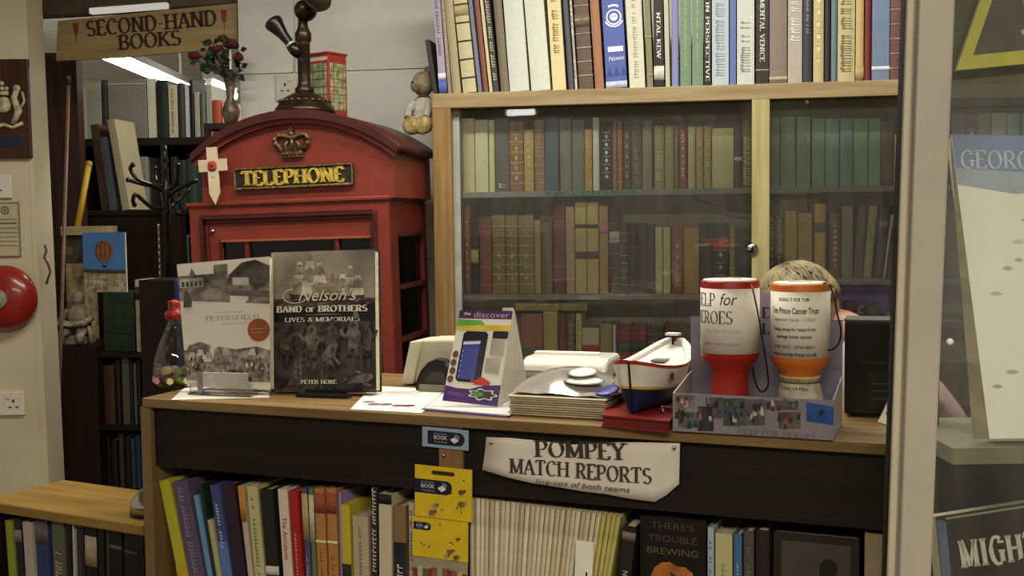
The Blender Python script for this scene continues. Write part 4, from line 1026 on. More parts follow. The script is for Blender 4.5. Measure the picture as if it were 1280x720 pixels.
t5 = [(130, 143, 457, '4a3020', 'rust brown ledger', ''), (144, 150, 450, '1c1816', 'black ledger', ''), (152, 161, 446, '5a5448', 'grey ledger', 'f'), (162, 166, 452, '20201e', 'dark ledger', ''), (167, 170, 454, '5a6068', 'pale blue slim ledger', 'f'), (171, 176, 450, '181614', 'plain black ledger', '')]
book_row(EF, .02, zB + .0004, 530, t5, 'in the dark shelf unit', 'ledgers in the dark shelf unit', .16, .9)
zb3 = E_(150, 612).z
MB().box(x1 + .001, xs, .0, .188, zb3 - .016, zb3, M_dark2).build('shelf', SU)
t6 = [(134, 136.5, 545, '24201c', 'black folder', ''), (137.5, 147, 550, '1a1614', 'dark folder', ''), (148, 154, 542, '3c3c3a', 'grey folder', ''), (156, 163, 546, '1c1a18', 'black-brown folder', ''), (164, 169, 548, '3e4650', 'slate blue folder', ''), (170, 175.5, 544, '2a4060', 'dark blue folder', 'f')]
book_row(EF, .02, zb3 + .0004, 610, t6, 'low in the dark shelf unit', 'folders low in the dark shelf unit', .16, .9)
a, b = E_(107, 441, .03), E_(167, 366, .03)
f = EF.sub((x1 + .004, .03, zA + .0006)); w = b.x - x1 - .004; h = b.z - zA
t = thing('file_shaped_box', 'dark green box file standing below the balloon picture', 'box file', f)
MB().box(0, w, 0, .14, 0, h, mat('24301f', .7, 1, .15, 30)).build('case', t, bevel=.002); MB().box(.004, w - .004, -.0012, .0, h * .3, h * .3 + .002, M_dark2).build('lid_seam', t)
a, b = E_(171, 441, .03), E_(177, 350, .03)
f = EF.sub((a.x, .03, zA + .0006)); t = thing('book', 'cream-edged tall book standing right of the green box file', 'book', f)
book_parts(t, b.x - a.x - .001, .15, E_(170, 350, .03).z - zA, mat('b0a684', .7, 1, .15, 30), 'f|L:.72:.9:3a3228')
# balloon picture book resting against the top of the box file
GBZ = zA + .0006 + h
a, b, c = E_(106, 365, .05), E_(158, 365, .05), E_(106, 291, .05)
f = EF.sub((a.x, .05, GBZ + .0012)); w = b.x - a.x; h = c.z - GBZ - .0012
t = thing('picture_book', 'blue book with a hot-air balloon on its cover above the green box file', 'book', f)
MB().box(0, w, .0005, .012, 0, h, M_page).build('page_block', t)
MB().box(-.001, w + .001, -.001, .0005, -.0005, h + .001, mat('4a78ae', .45, 1, .05, 6)).build('cover', t)
y = -.0016
mb = MB().flat([(0, 0), (w, 0), (w, h * .33), (0, h * .36)], y, mat('a89c80', .5, 1, .25, 40)); mb.flat([(0, h * .33), (w, h * .30), (w, h * .37), (0, h * .39)], y - .0002, mat('4a4034', .5, 1, .2, 40)); mb.build('cover_ground', t)
cx, cz, rr = w * .5, h * .70, w * .22
mb = MB()
for i in range(8):
    u0, u1 = -1 + i / 4, -1 + (i + 1) / 4; m_ = mat('8a5a3c' if i % 2 else '6a4230', .5, 1, .1, 40)
    col_ = []
    for j in range(17):
        th = math.pi * j / 16; wr = math.sin(th) * rr * (1 if th < math.pi * .6 else 1); zz = math.cos(th) * rr * (1 if th < 1.57 else 1.25)
        col_.append((wr, zz))
    for j in range(16):
        mb.quad((cx + u0 * col_[j][0], y, cz + col_[j][1]), (cx + u1 * col_[j][0], y, cz + col_[j][1]), (cx + u1 * col_[j + 1][0], y, cz + col_[j + 1][1]), (cx + u0 * col_[j + 1][0], y, cz + col_[j + 1][1]), m_)
mb.flat([(cx - .007, cz - rr * 1.75), (cx + .007, cz - rr * 1.75), (cx + .008, cz - rr * 1.5), (cx - .008, cz - rr * 1.5)], y, mat('2a2018', .5, 1, 0))
for s_ in (-1, 1): mb.flat([(cx + s_ * .006, cz - rr * 1.5), (cx + s_ * .0075, cz - rr * 1.5), (cx + s_ * rr * .3, cz - rr * 1.1), (cx + s_ * rr * .3 - .002 * s_, cz - rr * 1.1)], y, mat('2a2018', .5, 1, 0))
mb.build('balloon_print', t)
mb = MB()
rr_ = random.Random(5)
for i in range(2):
    for j in range(9): xx = w * (.1 + .085 * j); zz = h * (.20 - .09 * i); mb.flat([(xx, zz), (xx + .005, zz), (xx + .005, zz + .006), (xx, zz + .006)], y - .0004, mat('80684a' if i else '6c6450', .6, 1, 0))
mb.build('cover_title', t)
# stack of pale boxes behind the figurine, pale shelf-board and yellow rod on it
xa_, xb_ = E_(82, 340, .10).x, E_(105, 340, .10).x
za_ = zP + .0006; zb_ = E_(94, 329, .10).z; zc2 = E_(94, 294, .10).z; zd = E_(94, 283, .10).z
t = thing('archive_box', 'tall mottled cream box standing behind the figurine', 'box', EF.sub((xa_, .10, za_)))
MB().box(0, xb_ - xa_, 0, .095, 0, zb_ - za_ - .001, mat('98865c', .8, 1, .3, 25)).build('case', t, bevel=.002); MB().box(.002, xb_ - xa_ - .002, -.001, 0, .1, .13, mat('7a6844', .8, 1, .1)).build('label', t)
t = thing('grey_box', 'small brown-grey box between the cream box and the pale board', 'box', EF.sub((xa_, .10, zb_)))
MB().box(0, xb_ - xa_, 0, .095, 0, zc2 - zb_ - .001, mat('4a4236', .8, 1, .2, 30)).build('case', t, bevel=.002); MB().box(.004, .03, -.001, 0, .03, .06, mat('6a5e4c', .8, 1, 0)).build('label', t)
xr_ = E_(129, 288, .08).x
t = thing('pale_board', 'short pale offcut board lying across the stacked boxes under the yellow rod', 'board', EF.sub((xa_ - .002, .08, zc2)))
MB().box(0, xr_ - xa_, 0, .11, 0, zd - zc2, wood('b0a480', '988a66')).build('plank', t, bevel=.001)
MB().box(xr_ - xa_ - .0005, xr_ - xa_ + .0006, .002, .108, .001, zd - zc2 - .001, mat('8a7a58', .8, 1, .1)).build('cut_end', t)
stick('rolled_poster', 'yellow rolled poster standing tilted on the pale board', 'poster', EF.M @ E_(97, 284, .14), EF.M @ E_(111, 206, .22), .011, mat('b8921e', .5, 1, .06), mat('a07c18', .5, 1, 0))
p, q = on_y(86, 95, 3.86), on_y(76, 430, 3.86); q = p + (q - p) * ((.008 - p.z) / (q.z - p.z))
stick('walking_cane', 'thin pinkish cane leaning in the dark corner of the doorway', 'cane', q, p, .006, mat('7a5a4c', .5, 1, .1))
# reading figurine on the end pedestal
fx = E_(99, 430, .03)
FG = thing('figurine', 'grey stone figurine of a reading figure on the dark pedestal', 'figurine', EF.sub((fx.x, .03, zP + .0006)))
ms = mat('8a7c68', .8, 1, .2, 40, bump=.3); sc = (E_(99, 368, .03).z - zP) / .165
mb = MB()
mb.ball((0, .0, .148 * sc), .021 * sc, ms, 14, (.95, 1, 1.12)); mb.ball((0, -.02 * sc, .146 * sc), .005 * sc, ms, 8); mb.ball((0, .005 * sc, .158 * sc), .022 * sc, ms, 12, (1.02, 1, .8))
mb.tube([(0, .01 * sc, .055 * sc), (0, .006 * sc, .09 * sc), (0, 0, .118 * sc), (0, 0, .135 * sc)], [.036 * sc, .038 * sc, .030 * sc, .012 * sc], ms, 14)
for s_ in (-1, 1):
    mb.tube([(s_ * .032 * sc, .0, .112 * sc), (s_ * .05 * sc, -.01 * sc, .085 * sc), (s_ * .04 * sc, -.045 * sc, .07 * sc), (s_ * .018 * sc, -.06 * sc, .072 * sc)], [.013 * sc, .012 * sc, .010 * sc, .008 * sc], ms, 10)
    mb.tube([(s_ * .02 * sc, .01 * sc, .04 * sc), (s_ * .03 * sc, -.04 * sc, .042 * sc), (s_ * .034 * sc, -.055 * sc, .03 * sc), (s_ * .032 * sc, -.05 * sc, .006 * sc)], [.02 * sc, .017 * sc, .014 * sc, .011 * sc], ms, 10)
body = mb.build('body', FG)
mb = MB()
for s_ in (-1, 1): mb.add([(0, -.055 * sc, .064 * sc), (s_ * .045 * sc, -.062 * sc, .072 * sc), (s_ * .045 * sc, -.035 * sc, .083 * sc), (0, -.03 * sc, .076 * sc)], [(0, 1, 2, 3)], ms)
mb.build('open_book', FG, solid=.004)
mb = MB().box(-.04 * sc, .04 * sc, -.03 * sc, .04 * sc, 0, .03 * sc, ms); mb.build('seat_block', FG, bevel=.004)
MB().tube([(.045 * sc, -.02 * sc, .06 * sc), (.058 * sc, -.03 * sc, .035 * sc), (.062 * sc, -.034 * sc, .004 * sc)], [.006 * sc, .007 * sc, .006 * sc], ms, 8).build('draped_cloth', FG)

# coat stand
KF = Frame((on_y(208, 250, 4.2).x, 4.2, 0)); K_ = lambda x, y, d=0: KF.loc(x, y, d)
KS = thing('coat_stand', 'black bentwood coat stand with curled hooks behind the telephone box', 'coat stand', KF)
mk = mat('15100d', .22, 1, .05, 20, coat=.5)
zh = K_(208, 232).z; zf = K_(208, 180).z
MB().lathe([(.016, .25), (.014, zh - .12), (.020, zh - .1), (.014, zh - .06), (.022, zh - .03), (.016, zh + .01), (.009, zh + .05), (.015, zh + .06), (.007, zh + .075), (.013, zh + .09), (.005, zf - .006), (0, zf)], mk, (0, 0, 0), 20).build('pole', KS)
def hook(pts, r=.0072):
    P = [tuple(K_(x, y, d)) for x, y, d in pts]; Q = []
    for i in range(len(P) - 1):                       # smooth by Catmull-Rom
        p0, p1, p2, p3 = [Vector(P[max(0, min(len(P) - 1, i + k))]) for k in (-1, 0, 1, 2)]
        for s_ in range(6):
            t = s_ / 6; Q.append(tuple(.5 * ((2 * p1) + (p2 - p0) * t + (2 * p0 - 5 * p1 + 4 * p2 - p3) * t * t + (3 * p1 - p0 - 3 * p2 + p3) * t ** 3)))
    Q.append(P[-1]); mb = MB().tube(Q, r, mk, 10); mb.ball(Q[-1], r * 1.35, mk, 10); mb.build('hook', KS)
hook([(205, 240, 0), (192, 232, -.05), (172, 224, -.08), (163, 212, -.09), (166, 206, -.09)])
hook([(204, 236, 0), (186, 232, -.02), (170, 228, -.04), (160, 225, -.05)])
hook([(205, 262, 0), (188, 258, -.06), (176, 248, -.08), (169, 243, -.09), (166, 250, -.09), (168, 256, -.08)])
hook([(211, 246, 0), (222, 236, -.05), (236, 230, -.08), (244, 226, -.09)])
hook([(211, 238, 0), (220, 230, -.03), (222, 214, -.05), (222, 206, -.06)])
hook([(210, 262, 0), (216, 256, .04), (228, 246, .06), (236, 238, .08)])
hook([(206, 236, .02), (196, 228, .06), (194, 214, .08), (194, 210, .08)])
hook([(212, 262, -.01), (218, 268, -.05), (222, 266, -.06)])
MB().lathe([(0, 0), (.085, 0), (.088, .012), (.08, .03), (.04, .05), (.022, .08), (.02, .26)], mk, n=28).build('base', KS)
# ----------------------------------------------------------------- counter
K = lambda x, y, d=0.0: CF.loc(x, y, d)
W0 = (_Rr.xy - _L.xy).length + .03; CD = .44
zF = (K(200, 584, .012).z + K(938, 649, .012).z + K(1113, 662, .012).z) / 3
TH = K(300, 505).z - K(300, 518).z; TH = .018
pl0 = K(178, 600).x; pw = K(190, 600).x
CT = thing('shop_counter', 'long wooden shop counter with dark fascia and an open book shelf below', 'counter', CF)
MB().box(-.002, W0, -.004, CD, CTOP - TH, CTOP, M_counter).build('worktop', CT, bevel=.002)
MB().box(pl0, pw, 0, CD - .02, 0, CTOP - TH, M_counter_z).build('end_panel', CT, bevel=.0015)
MB().box(W0 - .02, W0, 0, CD - .02, 0, CTOP - TH, M_counter_z).build('end_panel', CT, bevel=.0015)
MB().box(pw, W0 - .021, .012, .024, zF, CTOP - TH, M_fascia).build('fascia', CT)
ZSH = K(330, 768, .02).z
MB().box(pw, W0 - .021, .004, CD - .03, ZSH - .018, ZSH, M_counter).build('shelf', CT)
MB().box(pw, W0 - .021, .30, .31, 0, CTOP - TH, mat('2a1f18', .8, 1, .05)).build('back_panel', CT)
MB().box(pw, W0 - .021, .06, .08, 0, ZSH - .018, M_fascia).build('kick_board', CT)
sx0, sx1 = K(547, 560, .0).x, K(577, 560, .0).x
zst = K(562, 588, 0).z
MB().box(sx0, sx1, .004, .0115, zst - .2, CTOP - TH, wood('8a6c40', '6a5030', .5, along='z')).build('upright_strip', CT, bevel=.001)

# ---- books on the counter's shelf
G_C = 1.15
cr = [
 (197, 214, 602, 228, 242.5, 'a8a22c', 'yellow-green tall book', 'f|L:.0:.3:b8922c'),
 (214, 235, 603, 243, 264, '54485c', 'purple-grey tall book', 'f|V:8a8098:.2:.95:.35'),
 (240, 247, 620, 265, 272, '5a88a8', 'light blue slim book', 'f'),
 (248, 254, 606, 272.5, 277, '20281e', 'dark green slim book', 'f'),
 (258.8, 265.5, 650, 277.5, 284, 'a09c70', 'short cream slim book', 'f'),
 (261, 274, 607, 284.5, 297, '3c4470', 'violet and blue book', 'f|L:0:.55:4a6a98|V:c0c0cc:.5:.85:.3'),
 (276, 293, 606, 297.5, 313, '2c1e2a', 'dark purple glossy book', 'f|L:.18:.22:8a7a5a'),
 (296, 305, 608, 314, 321, 'b0a08c', 'orange and white slim book', 'f|L:.72:1:b87a30|L:.0:.22:b06a50'),
 (307, 322, 608, 322, 336, 'b0a878', 'green-lettered cream book', 'f|V:5a7a3c:.1:.9:.35'),
 (323.5, 342, 612, 337, 354, '1c1f18', 'black book with white blob', 'f|L:.33:.40:c0bcb0|V:c4c0b4:.02:.28:.5'),
 (345, 359, 612, 356, 369, 'c4b8a4', 'white book with red title', 'f|T:The Accidents:9a2a1c:.0135:.62'),
 (360, 373, 614, 370, 382, '96201a', 'bright red book', 'f|V:d8c0a0:.3:.7:.15'),
 (374.5, 382, 611, 383, 390, '48486c', 'indigo slim book', 'f|L:.62:.96:a89868|V:b0b0c0:.1:.5:.4'),
 (383.5, 390, 611, 391, 397, '5c6a48', 'green and cream slim book', 'f|L:.6:.95:b8b090'),
 (391.5, 405, 611, 398, 411, 'a0703a', 'orange-brown banded book', 'f|L:.82:.97:8a4a34|L:.60:.62:e0d0a0|V:6a4424:.1:.55:.25'),
 (406.5, 420, 611, 412, 425, 'a0703a', 'orange-brown banded book', 'f|L:.82:.97:8a4a34|L:.60:.62:e0d0a0|V:6a4424:.1:.55:.25'),
 (421, 424, 616, 425.5, 429, '8a78a0', 'lilac very slim book', 'f'),
 (425, 437, 631, 429.5, 441, 'b0a02a', 'yellow book with black splash', 'f|L:.36:.52:2a2420'),
 (438.5, 460, 645, 442, 463, 'a49878', 'short grey-cream book', 'f|V:6a6048:.3:.9:.2'),
 (463, 471, 609, 464, 472, '2a2622', 'black book with white lettering', 'f|V:c8c0b0:.05:.97:.7'),
 (473, 490, 617, 474, 491, 'b8ac90', 'plain cream book', 'f|L:.93:1:1e1c18'),
 (492, 508, 632, 493, 509, '7a6040', 'tan brown book', 'f|L:0:.72:1a1a20|V:c0b8a0:.1:.55:.6'),
 (510, 518, 628, 511, 519, 'a8a088', 'white lettered slim book', 'f|V:5a5048:.3:.95:.5'),
]
book_row(CF, .012, ZSH + .0004, 768, cr, 'on the counter shelf', 'books on the counter shelf', .17, G_C, jitter=.003)
# stack of white match reports packed upright
n = 30; rowsw = []
xt0, xt1 = 588.0, 778.0; xb0_, xb1_ = 588.0, 757.0
labs = 'thin white match report booklet in the tightly packed row below the paper sign'
ang = []
for i in range(n):
    a, b = i / n, (i + 1) / n
    f0, f1 = xt0 + (xt1 - xt0) * a, xt0 + (xt1 - xt0) * b; yt = 621 + 24 * a
    B0 = K(xb0_ + (xb1_ - 12 - xb0_) * a, 768, .02); B1 = K(xb0_ + (xb1_ - 12 - xb0_) * b, 768, .02); T0 = K(f0, yt, .02)
    th = math.atan2(T0.x - B0.x, T0.z - ZSH); h = (T0.z - ZSH) / math.cos(th) - .002
    t = (B1.x - B0.x) * math.cos(th) - .0005
    r = thing('booklet', labs if i < n - 4 else 'yellowed thin match report booklet at the right end of the white packed row', 'booklet', CF, (B0.x + .0003, .016 + R.uniform(-.002, .004), ZSH + .0004 + max(0, t * math.sin(th))), tilt=th, group='white match report booklets')
    hx = R.choice(['c8bca0', 'bcae90', 'cfc4aa', 'b4a688', 'c4b694']) if i < n - 4 else R.choice(['b4a860', 'a89a58'])
    cm = mat(hx, .7, 1.15, .06, 40)
    mb = MB(); mb.prismz([(0, .15), (0, .002), (t * .5, 0), (t, .002), (t, .15), (t - .0006, .15), (t - .0006, .003), (.0006, .003), (.0006, .15)], 0, h, cm); mb.build('cover', r)
    MB().box(.0008, t - .0008, .004, .148, .001, h - .001, M_page).build('page_block', r)
    xlast = (f1, xb0_ + (xb1_ - 12 - xb0_) * b)
# loose white slip poking out in front
f = CF.sub((K(712, 720, .0).x, .0072, K(712, 740, .0).z)); w = K(736, 680, .0).x - K(714, 680, .0).x; h = K(720, 677, 0).z - K(712, 740, 0).z
f = CF.sub((K(711, 740, .0).x, .0085, ZSH + .0006), 0, rad(3)); h = K(720, 677, 0).z - ZSH
t = thing('paper_slip', 'white paper slip standing in front of the packed white booklets', 'paper', f)
MB().box(0, w, -.0006, .0006, .0014, h, mat('d0c8b8', .8, 1.3, .02)).build('sheet', t)
mb = MB()
for i in range(3): z = h - .05 - i * .012; mb.flat([(w * .62, z), (w * .72, z), (w * .72, z - .007), (w * .62, z - .007)], -.001, M_ink)
mb.build('print', t)
cr2 = [
 (779, 796, 657, 760, 777, '1e1a16', 'black annual with white slanted title', 'f|T:NOBODY LIKE:c0b8a8:.012:.52|L:.9:.96:6a6458'),
]
book_row(CF, .012, ZSH + .0004, 768, cr2, 'beside the white booklets', 'books on the counter shelf', .17, G_C, jitter=.001)
def face_book(F, x0, x1, ytop, zs, d, label, m, name='book', thick=.02, tilt=0, cat='book', ref=.0, shelf_label=None):
    a, b = F.loc(x0, ytop, ref), F.loc(x1, ytop, ref); h = (a.z + b.z) / 2 - zs
    f = F.sub((a.x, ref, zs)); t = thing(name, label, cat, f); w = b.x - a.x
    MB().box(0, w, 0, .0022, 0, h, m).box(0, w, thick - .0022, thick, 0, h, m).box(0, .002, .0022, thick - .0022, 0, h, m).build('cover', t)
    MB().box(.0022, w - .003, .0026, thick - .0026, .003, h - .003, M_page).build('page_block', t)
    return t, f, w, h
t, f, w, h = face_book(CF, 800, 882, 648, ZSH + .0005, 0, "black book about brewing trouble facing forward on the counter shelf", mat('17120e', .45, 1, .05), ref=.030)
mk_ = mat('4a4238', .6, 1, 0)
for i, (tx, wd) in enumerate((("THERE'S", .66), ('TROUBLE', .74), ('BREWING', .78))):
    sans(tx, h * .062, mk_ if i < 2 else mat('5c5244', .6, 1, 0), 'title', t, (w * .50, -.0006, h * (.945 - .083 * i)), width=w * wd)
mb = MB(); mo = mat('a8682c', .6, 1.2, .2, 40); mo2 = mat('5a2c18', .6, 1, .2, 40)
cx, cz = w * .5, h * .60
mb.flat([(cx - .036, cz - .03), (cx - .038, cz - .004), (cx - .030, cz + .016), (cx - .018, cz + .026), (cx - .004, cz + .028), (cx + .008, cz + .022), (cx + .020, cz + .022), (cx + .032, cz + .014), (cx + .037, cz - .004), (cx + .038, cz - .03)], -.0006, mo)
mb.flat([(cx - .03, cz - .03), (cx - .028, cz - .004), (cx - .016, cz + .008), (cx - .002, cz + .012), (cx + .008, cz + .006), (cx + .018, cz + .006), (cx + .027, cz - .006), (cx + .028, cz - .03)], -.0012, mo2); mb.flat([(cx - .022, cz + .004), (cx - .004, cz + .016), (cx - .002, cz + .004)], -.0018, mo)
mb.build('cover_picture', t)
cr3 = [
 (884, 892, 660, '98a4b0', 'pale blue slim book', 'f|V:4a5260:.3:.9:.4'), (893.5, 915, 668, 'b0a878', 'pale-titled cream book', 'f|V:8a8458:.3:.8:.3'), (916.5, 927, 669, '3c6088', 'blue book', 'f|V:b0b8c0:.3:.8:.3'),
 (929, 942, 665, '4a453e', 'grey-brown book', 'f|V:7a7468:.2:.9:.3'), (944, 961, 664, '28201c', 'brown-black book', ''),
]
book_row(CF, .014, ZSH + .0004, 768, cr3, 'on the counter shelf, right half', 'books on the counter shelf', .17, G_C, jitter=.001)
t, f, w, h = face_book(CF, 967, 1074, 669, ZSH + .0005, 0, 'dim book facing forward with a grey photograph of a dark figure', mat('2a221c', .6, 1, .05), ref=.040)
mb = MB().flat([(.012, .02), (w - .012, .02), (w - .012, h - .012), (.012, h - .012)], -.0006, mat('4e473e', .7, 1, .1, 14)); mb.build('cover_photo', t)
cx = w * .62; mb = MB().flat([(cx - .02, .02), (cx - .019, h * .7), (cx - .009, h * .735), (cx - .010, h * .79), (cx - .007, h * .825), (cx, h * .85), (cx + .008, h * .855), (cx + .015, h * .83), (cx + .017, h * .79), (cx + .014, h * .735), (cx + .022, h * .69), (cx + .03, h * .6), (cx + .036, .02)], -.001, mat('1c1814', .7, 1, .1)); mb.build('figure_silhouette', t)
cr4 = [(1080, 1109, 668, '8a7c60', 'broad cream book', '')]
book_row(CF, .014, ZSH + .0004, 768, cr4, 'at the far right of the counter shelf', 'books on the counter shelf', .17, 1.2, jitter=.001)

# ------------------------------------------------------- cards on the strip
mcard = mat('8ea0b4', .5, 1.0, .04); mnavy = mat('1c1a2c', .5, 1, .05); myel = mat('c8ac1c', .5, 1.15, .04); mw_ = mat('d8d4c8', .6, 1, 0)
YC = .0022
def token_logo(parent, cx, cz, w, h, y, left=True):
    """dark lozenge with three lines of small capitals and an open white book"""
    mb = MB(); r = h / 2
    pts = [(cx - w / 2, cz - r), (cx + w / 2 - r, cz - r)] + [(cx + w / 2 - r + r * math.cos(rad(q)), cz + r * math.sin(rad(q))) for q in range(-75, 90, 15)] + [(cx + w / 2 - r, cz + r), (cx - w / 2, cz + r)]
    mb.flat(pts, y, mnavy); mb.build('logo_ground', parent)
    tx = cx - w * .15
    for k, (s_, f_) in enumerate((('NATIONAL', .10), ('BOOK', .26), ('TOKENS', .16))):
        sans(s_, h * (.2 if k != 1 else .42), mw_ if k == 1 else mat('8a90a4', .6, 1, 0), 'logo_text', parent, (tx, y - .0003, cz + h * (.30, .02, -.30)[k]), width=w * .36)
    bx = cx + w * .24; s = h * .42; mb = MB()
    mb.flat([(bx - s * .9, cz - s * .1), (bx - s * .1, cz - s * .75), (bx + s * .75, cz - s * .2), (bx, cz + s * .35)], y - .0004, mw_)
    mb.flat([(bx - s * .1, cz + s * .38), (bx + s * .75, cz - s * .12), (bx + s * .95, cz + s * .55), (bx + s * .15, cz + s * .95)], y - .0006, mat('5a7aa0', .5, 1, 0))
    mb.build('logo_book', parent)
a, b = K(528, 536, YC), K(586, 560, YC); f = CF.sub(((a.x + b.x) / 2, YC, (a.z + b.z) / 2), 0, rad(1.5)); w, h = b.x - a.x, K(557, 536, YC).z - K(557, 561, YC).z
t = thing('token_card', 'grey-blue book token card at the top of the wooden strip', 'card', f)
MB().box(-w / 2, w / 2, -.001, .0004, -h / 2, h / 2, mcard).build('card', t); token_logo(t, w * .02, 0, w * .8, h * .68, -.0014)
MB().lathe([(0, -.003), (.003, -.0025), (.003, -.001)], M_chrome, (-w * .03, 0, -h * .5 - .012), 8, axis=(0, 1, 0)).build('staple', t)
bugm = [mat(c, .6, 1, .2, 60) for c in ('8a4a48', '6a3c58', '7a6a2c', '9a8a78')]
def yellow_card(x0, x1, y0, y1, label, logo, seed, hole):
    a = K((x0 + x1) / 2, (y0 + y1) / 2, YC); f = CF.sub((a.x, YC - .001, a.z), 0, rad(1.2)); w = K(x1, y0, YC).x - K(x0, y0, YC).x; h = K(x0, y0, YC).z - K(x0, y1, YC).z
    t = thing('gift_card', label, 'card', f, group='yellow token cards on the wooden strip')
    MB().box(-w / 2, w / 2, -.0012, .0012, -h / 2, h / 2, myel).build('card', t)
    if hole:
        mb = MB(); hw, hh = w * .17, h * .04; c = h * .38
        mb.flat([(-hw * 1 + hh * math.cos(rad(q)), c + hh * math.sin(rad(q))) for q in range(90, 271, 30)] + [(hw + hh * math.cos(rad(q)), c + hh * math.sin(rad(q))) for q in range(-90, 91, 30)], -.0016, mat('3a2a14', .8, 1, 0)); mb.build('hang_hole', t)
    token_logo(t, *logo(w, h), -.0016)
    r = random.Random(seed)
    for i in range(5):
        mb = MB()
        bx, bz = (w * r.uniform(-.3, .38), h * r.uniform(-.42, -.12)); s = h * r.uniform(.05, .09)
        if i == 0: bx, bz = w * .32, h * .05
        m_ = bugm[i % 4]; yy = -.0016 - .0002 * i
        mb.flat([(bx + s * math.cos(rad(q)), bz + s * .75 * math.sin(rad(q))) for q in range(0, 360, 30)], yy, m_)
        mb.flat([(bx + s * (1.0 + .5 * math.cos(rad(q))), bz + s * (.4 + .5 * math.sin(rad(q)))) for q in range(0, 360, 45)], yy - .0001, bugm[(i + 1) % 4])
        for k in range(3): mb.flat([(bx - s + s * .8 * k, bz - s * .7), (bx - s * .85 + s * .8 * k, bz - s * .7), (bx - s * 1.05 + s * .8 * k, bz - s * 1.35), (bx - s * 1.2 + s * .8 * k, bz - s * 1.35)], yy, m_)
        mb.build('insect_print', t)
    for i in range(7):
        mb = MB(); bx, bz = w * r.uniform(-.42, .42), h * r.uniform(-.4, .42); q = r.uniform(0, 3.1); dx, dz = .004 * math.cos(q), .004 * math.sin(q)
        mb.flat([(bx - dx, bz - dz), (bx + dz * .3, bz - dx * .3), (bx + dx, bz + dz), (bx - dz * .3, bz + dx * .3)], -.0014, mat('4a3a1c', .7, 1, 0)); mb.build('fleck_print', t)
    return t
yellow_card(519, 590, 584, 648, 'yellow token card with punched hanging hole, upper of the two', lambda w, h: (-w * .17, h * .10, w * .66, h * .27), 4, True)
yellow_card(516, 585, 649, 698, 'yellow token card with small insects below the punched one', lambda w, h: (-w * .32, h * .28, w * .32, h * .2), 9, False)
# striped pack under the yellow cards
a = K(550, 730, YC); f = CF.sub((a.x, YC + .0006, a.z), 0, rad(1.2)); w = K(584, 720, YC).x - K(516, 720, YC).x; h = .085
t = thing('card_pack', 'striped red, white and green card pack hanging below the yellow cards', 'card', f)
MB().box(-w / 2, w / 2, -.001, .001, -h / 2, K(550, 697, YC).z - a.z, mat('9a8e70', .6, 1, .05)).build('card', t)
mb = MB(); r = random.Random(2)
for i in range(11):
    x = -w / 2 + w * i / 11; m_ = mat(r.choice(['7a3428', 'b0a488', '4a5a44', '8a5a44', '9a9c84']), .6, 1, .1); mb.flat([(x, -h / 2), (x + w / 11.5, -h / 2), (x + w / 11.5, h * r.uniform(.25, .36)), (x, h * r.uniform(.25, .36))], -.0014, m_)
mb.build('stripe_print', t)

# ------------------------------------------------------------- paper sign
YS = .0085
o = K(611, 546, YS); f = CF.sub((o.x, 0, o.z)); fk = lambda x, y: f.loc(x, y, YS)
SGN = thing('paper_sign', 'torn white paper sign for match reports pinned to the dark counter front', 'sign', f)
edge_t = [(611, 545), (640, 546), (670, 549), (700, 553), (716, 555), (740, 554), (770, 552), (800, 552), (830, 553), (851, 553)]
edge_b = [(607, 585), (640, 595), (670, 602), (700, 607), (730, 613), (758, 616), (790, 622), (820, 626), (834, 618), (850, 604)]
mb = MB(); nx = len(edge_t)
def curl(u): return YS - .004 - .006 * (1 - u) ** 4 - .003 * abs(math.sin(u * 7))
rows_ = []
for j in range(6):
    v = j / 5; rowp = []
    for i in range(nx):
        u = i / (nx - 1); A = fk(*edge_t[i]); B = fk(*edge_b[i]); p = A.lerp(B, v)
        rowp.append((p.x, curl(u) - .004 * (v ** 3) * (1 - u), p.z))
    rows_.append(rowp)
flatv = [p for r_ in rows_ for p in r_]
mb.add(flatv, [(j * nx + i, j * nx + i + 1, (j + 1) * nx + i + 1, (j + 1) * nx + i) for j in range(5) for i in range(nx - 1)], mat('cdc4b4', .8, 1.12, .03, 8), True)
mb.build('sheet', SGN, solid=-.0004)
x_l, x_r = fk(607, 570).x, fk(851, 570).x; z_t, z_b = fk(730, 552).z, fk(730, 614).z
def warp_sign(p):
    u = max(0, min(1, (p[0] - x_l) / (x_r - x_l))); v = max(0, min(1, (z_t - p[2]) / (z_t - z_b)))
    return (p[0], curl(u) - .004 * (v ** 3) * (1 - u) - .0030, p[2])
def line_on(p, q, txt, hpx, **k):
    a, b = fk(*p), fk(*q); c = (a + b) / 2; hz = fk(p[0], p[1] - hpx / 2).z - fk(p[0], p[1] + hpx / 2).z
    return serif(txt, hz, mat('3a342c', .8, 1, 0), 'lettering', SGN, (c.x, 0, c.z), (b - a).length, rot=math.atan2(b.z - a.z, b.x - a.x), warp=warp_sign, **k)
line_on((672, 559), (784, 563), 'POMPEY', 20, thick=.2)
line_on((641, 580), (816, 594), 'MATCH REPORTS', 18, thick=.18)
a, b = fk(672, 600), fk(789, 611); c = (a + b) / 2
o = sans('line-ups of both teams', .0125, mat('4a443c', .8, 1, 0), 'lettering', SGN, (c.x, 0, c.z), math.atan2(b.z - a.z, b.x - a.x), shear=.25, width=(b - a).length)
for v in o.data.vertices: v.co = Vector(warp_sign(v.co))
for px, py in ((618, 551), (845, 558)):
    p = fk(px, py); MB().lathe([(0, -.004), (.0028, -.003), (.003, -.0008)], M_chrome, warp_sign(tuple(p)), 10, axis=(0, 1, 0)).build('pin', SGN)

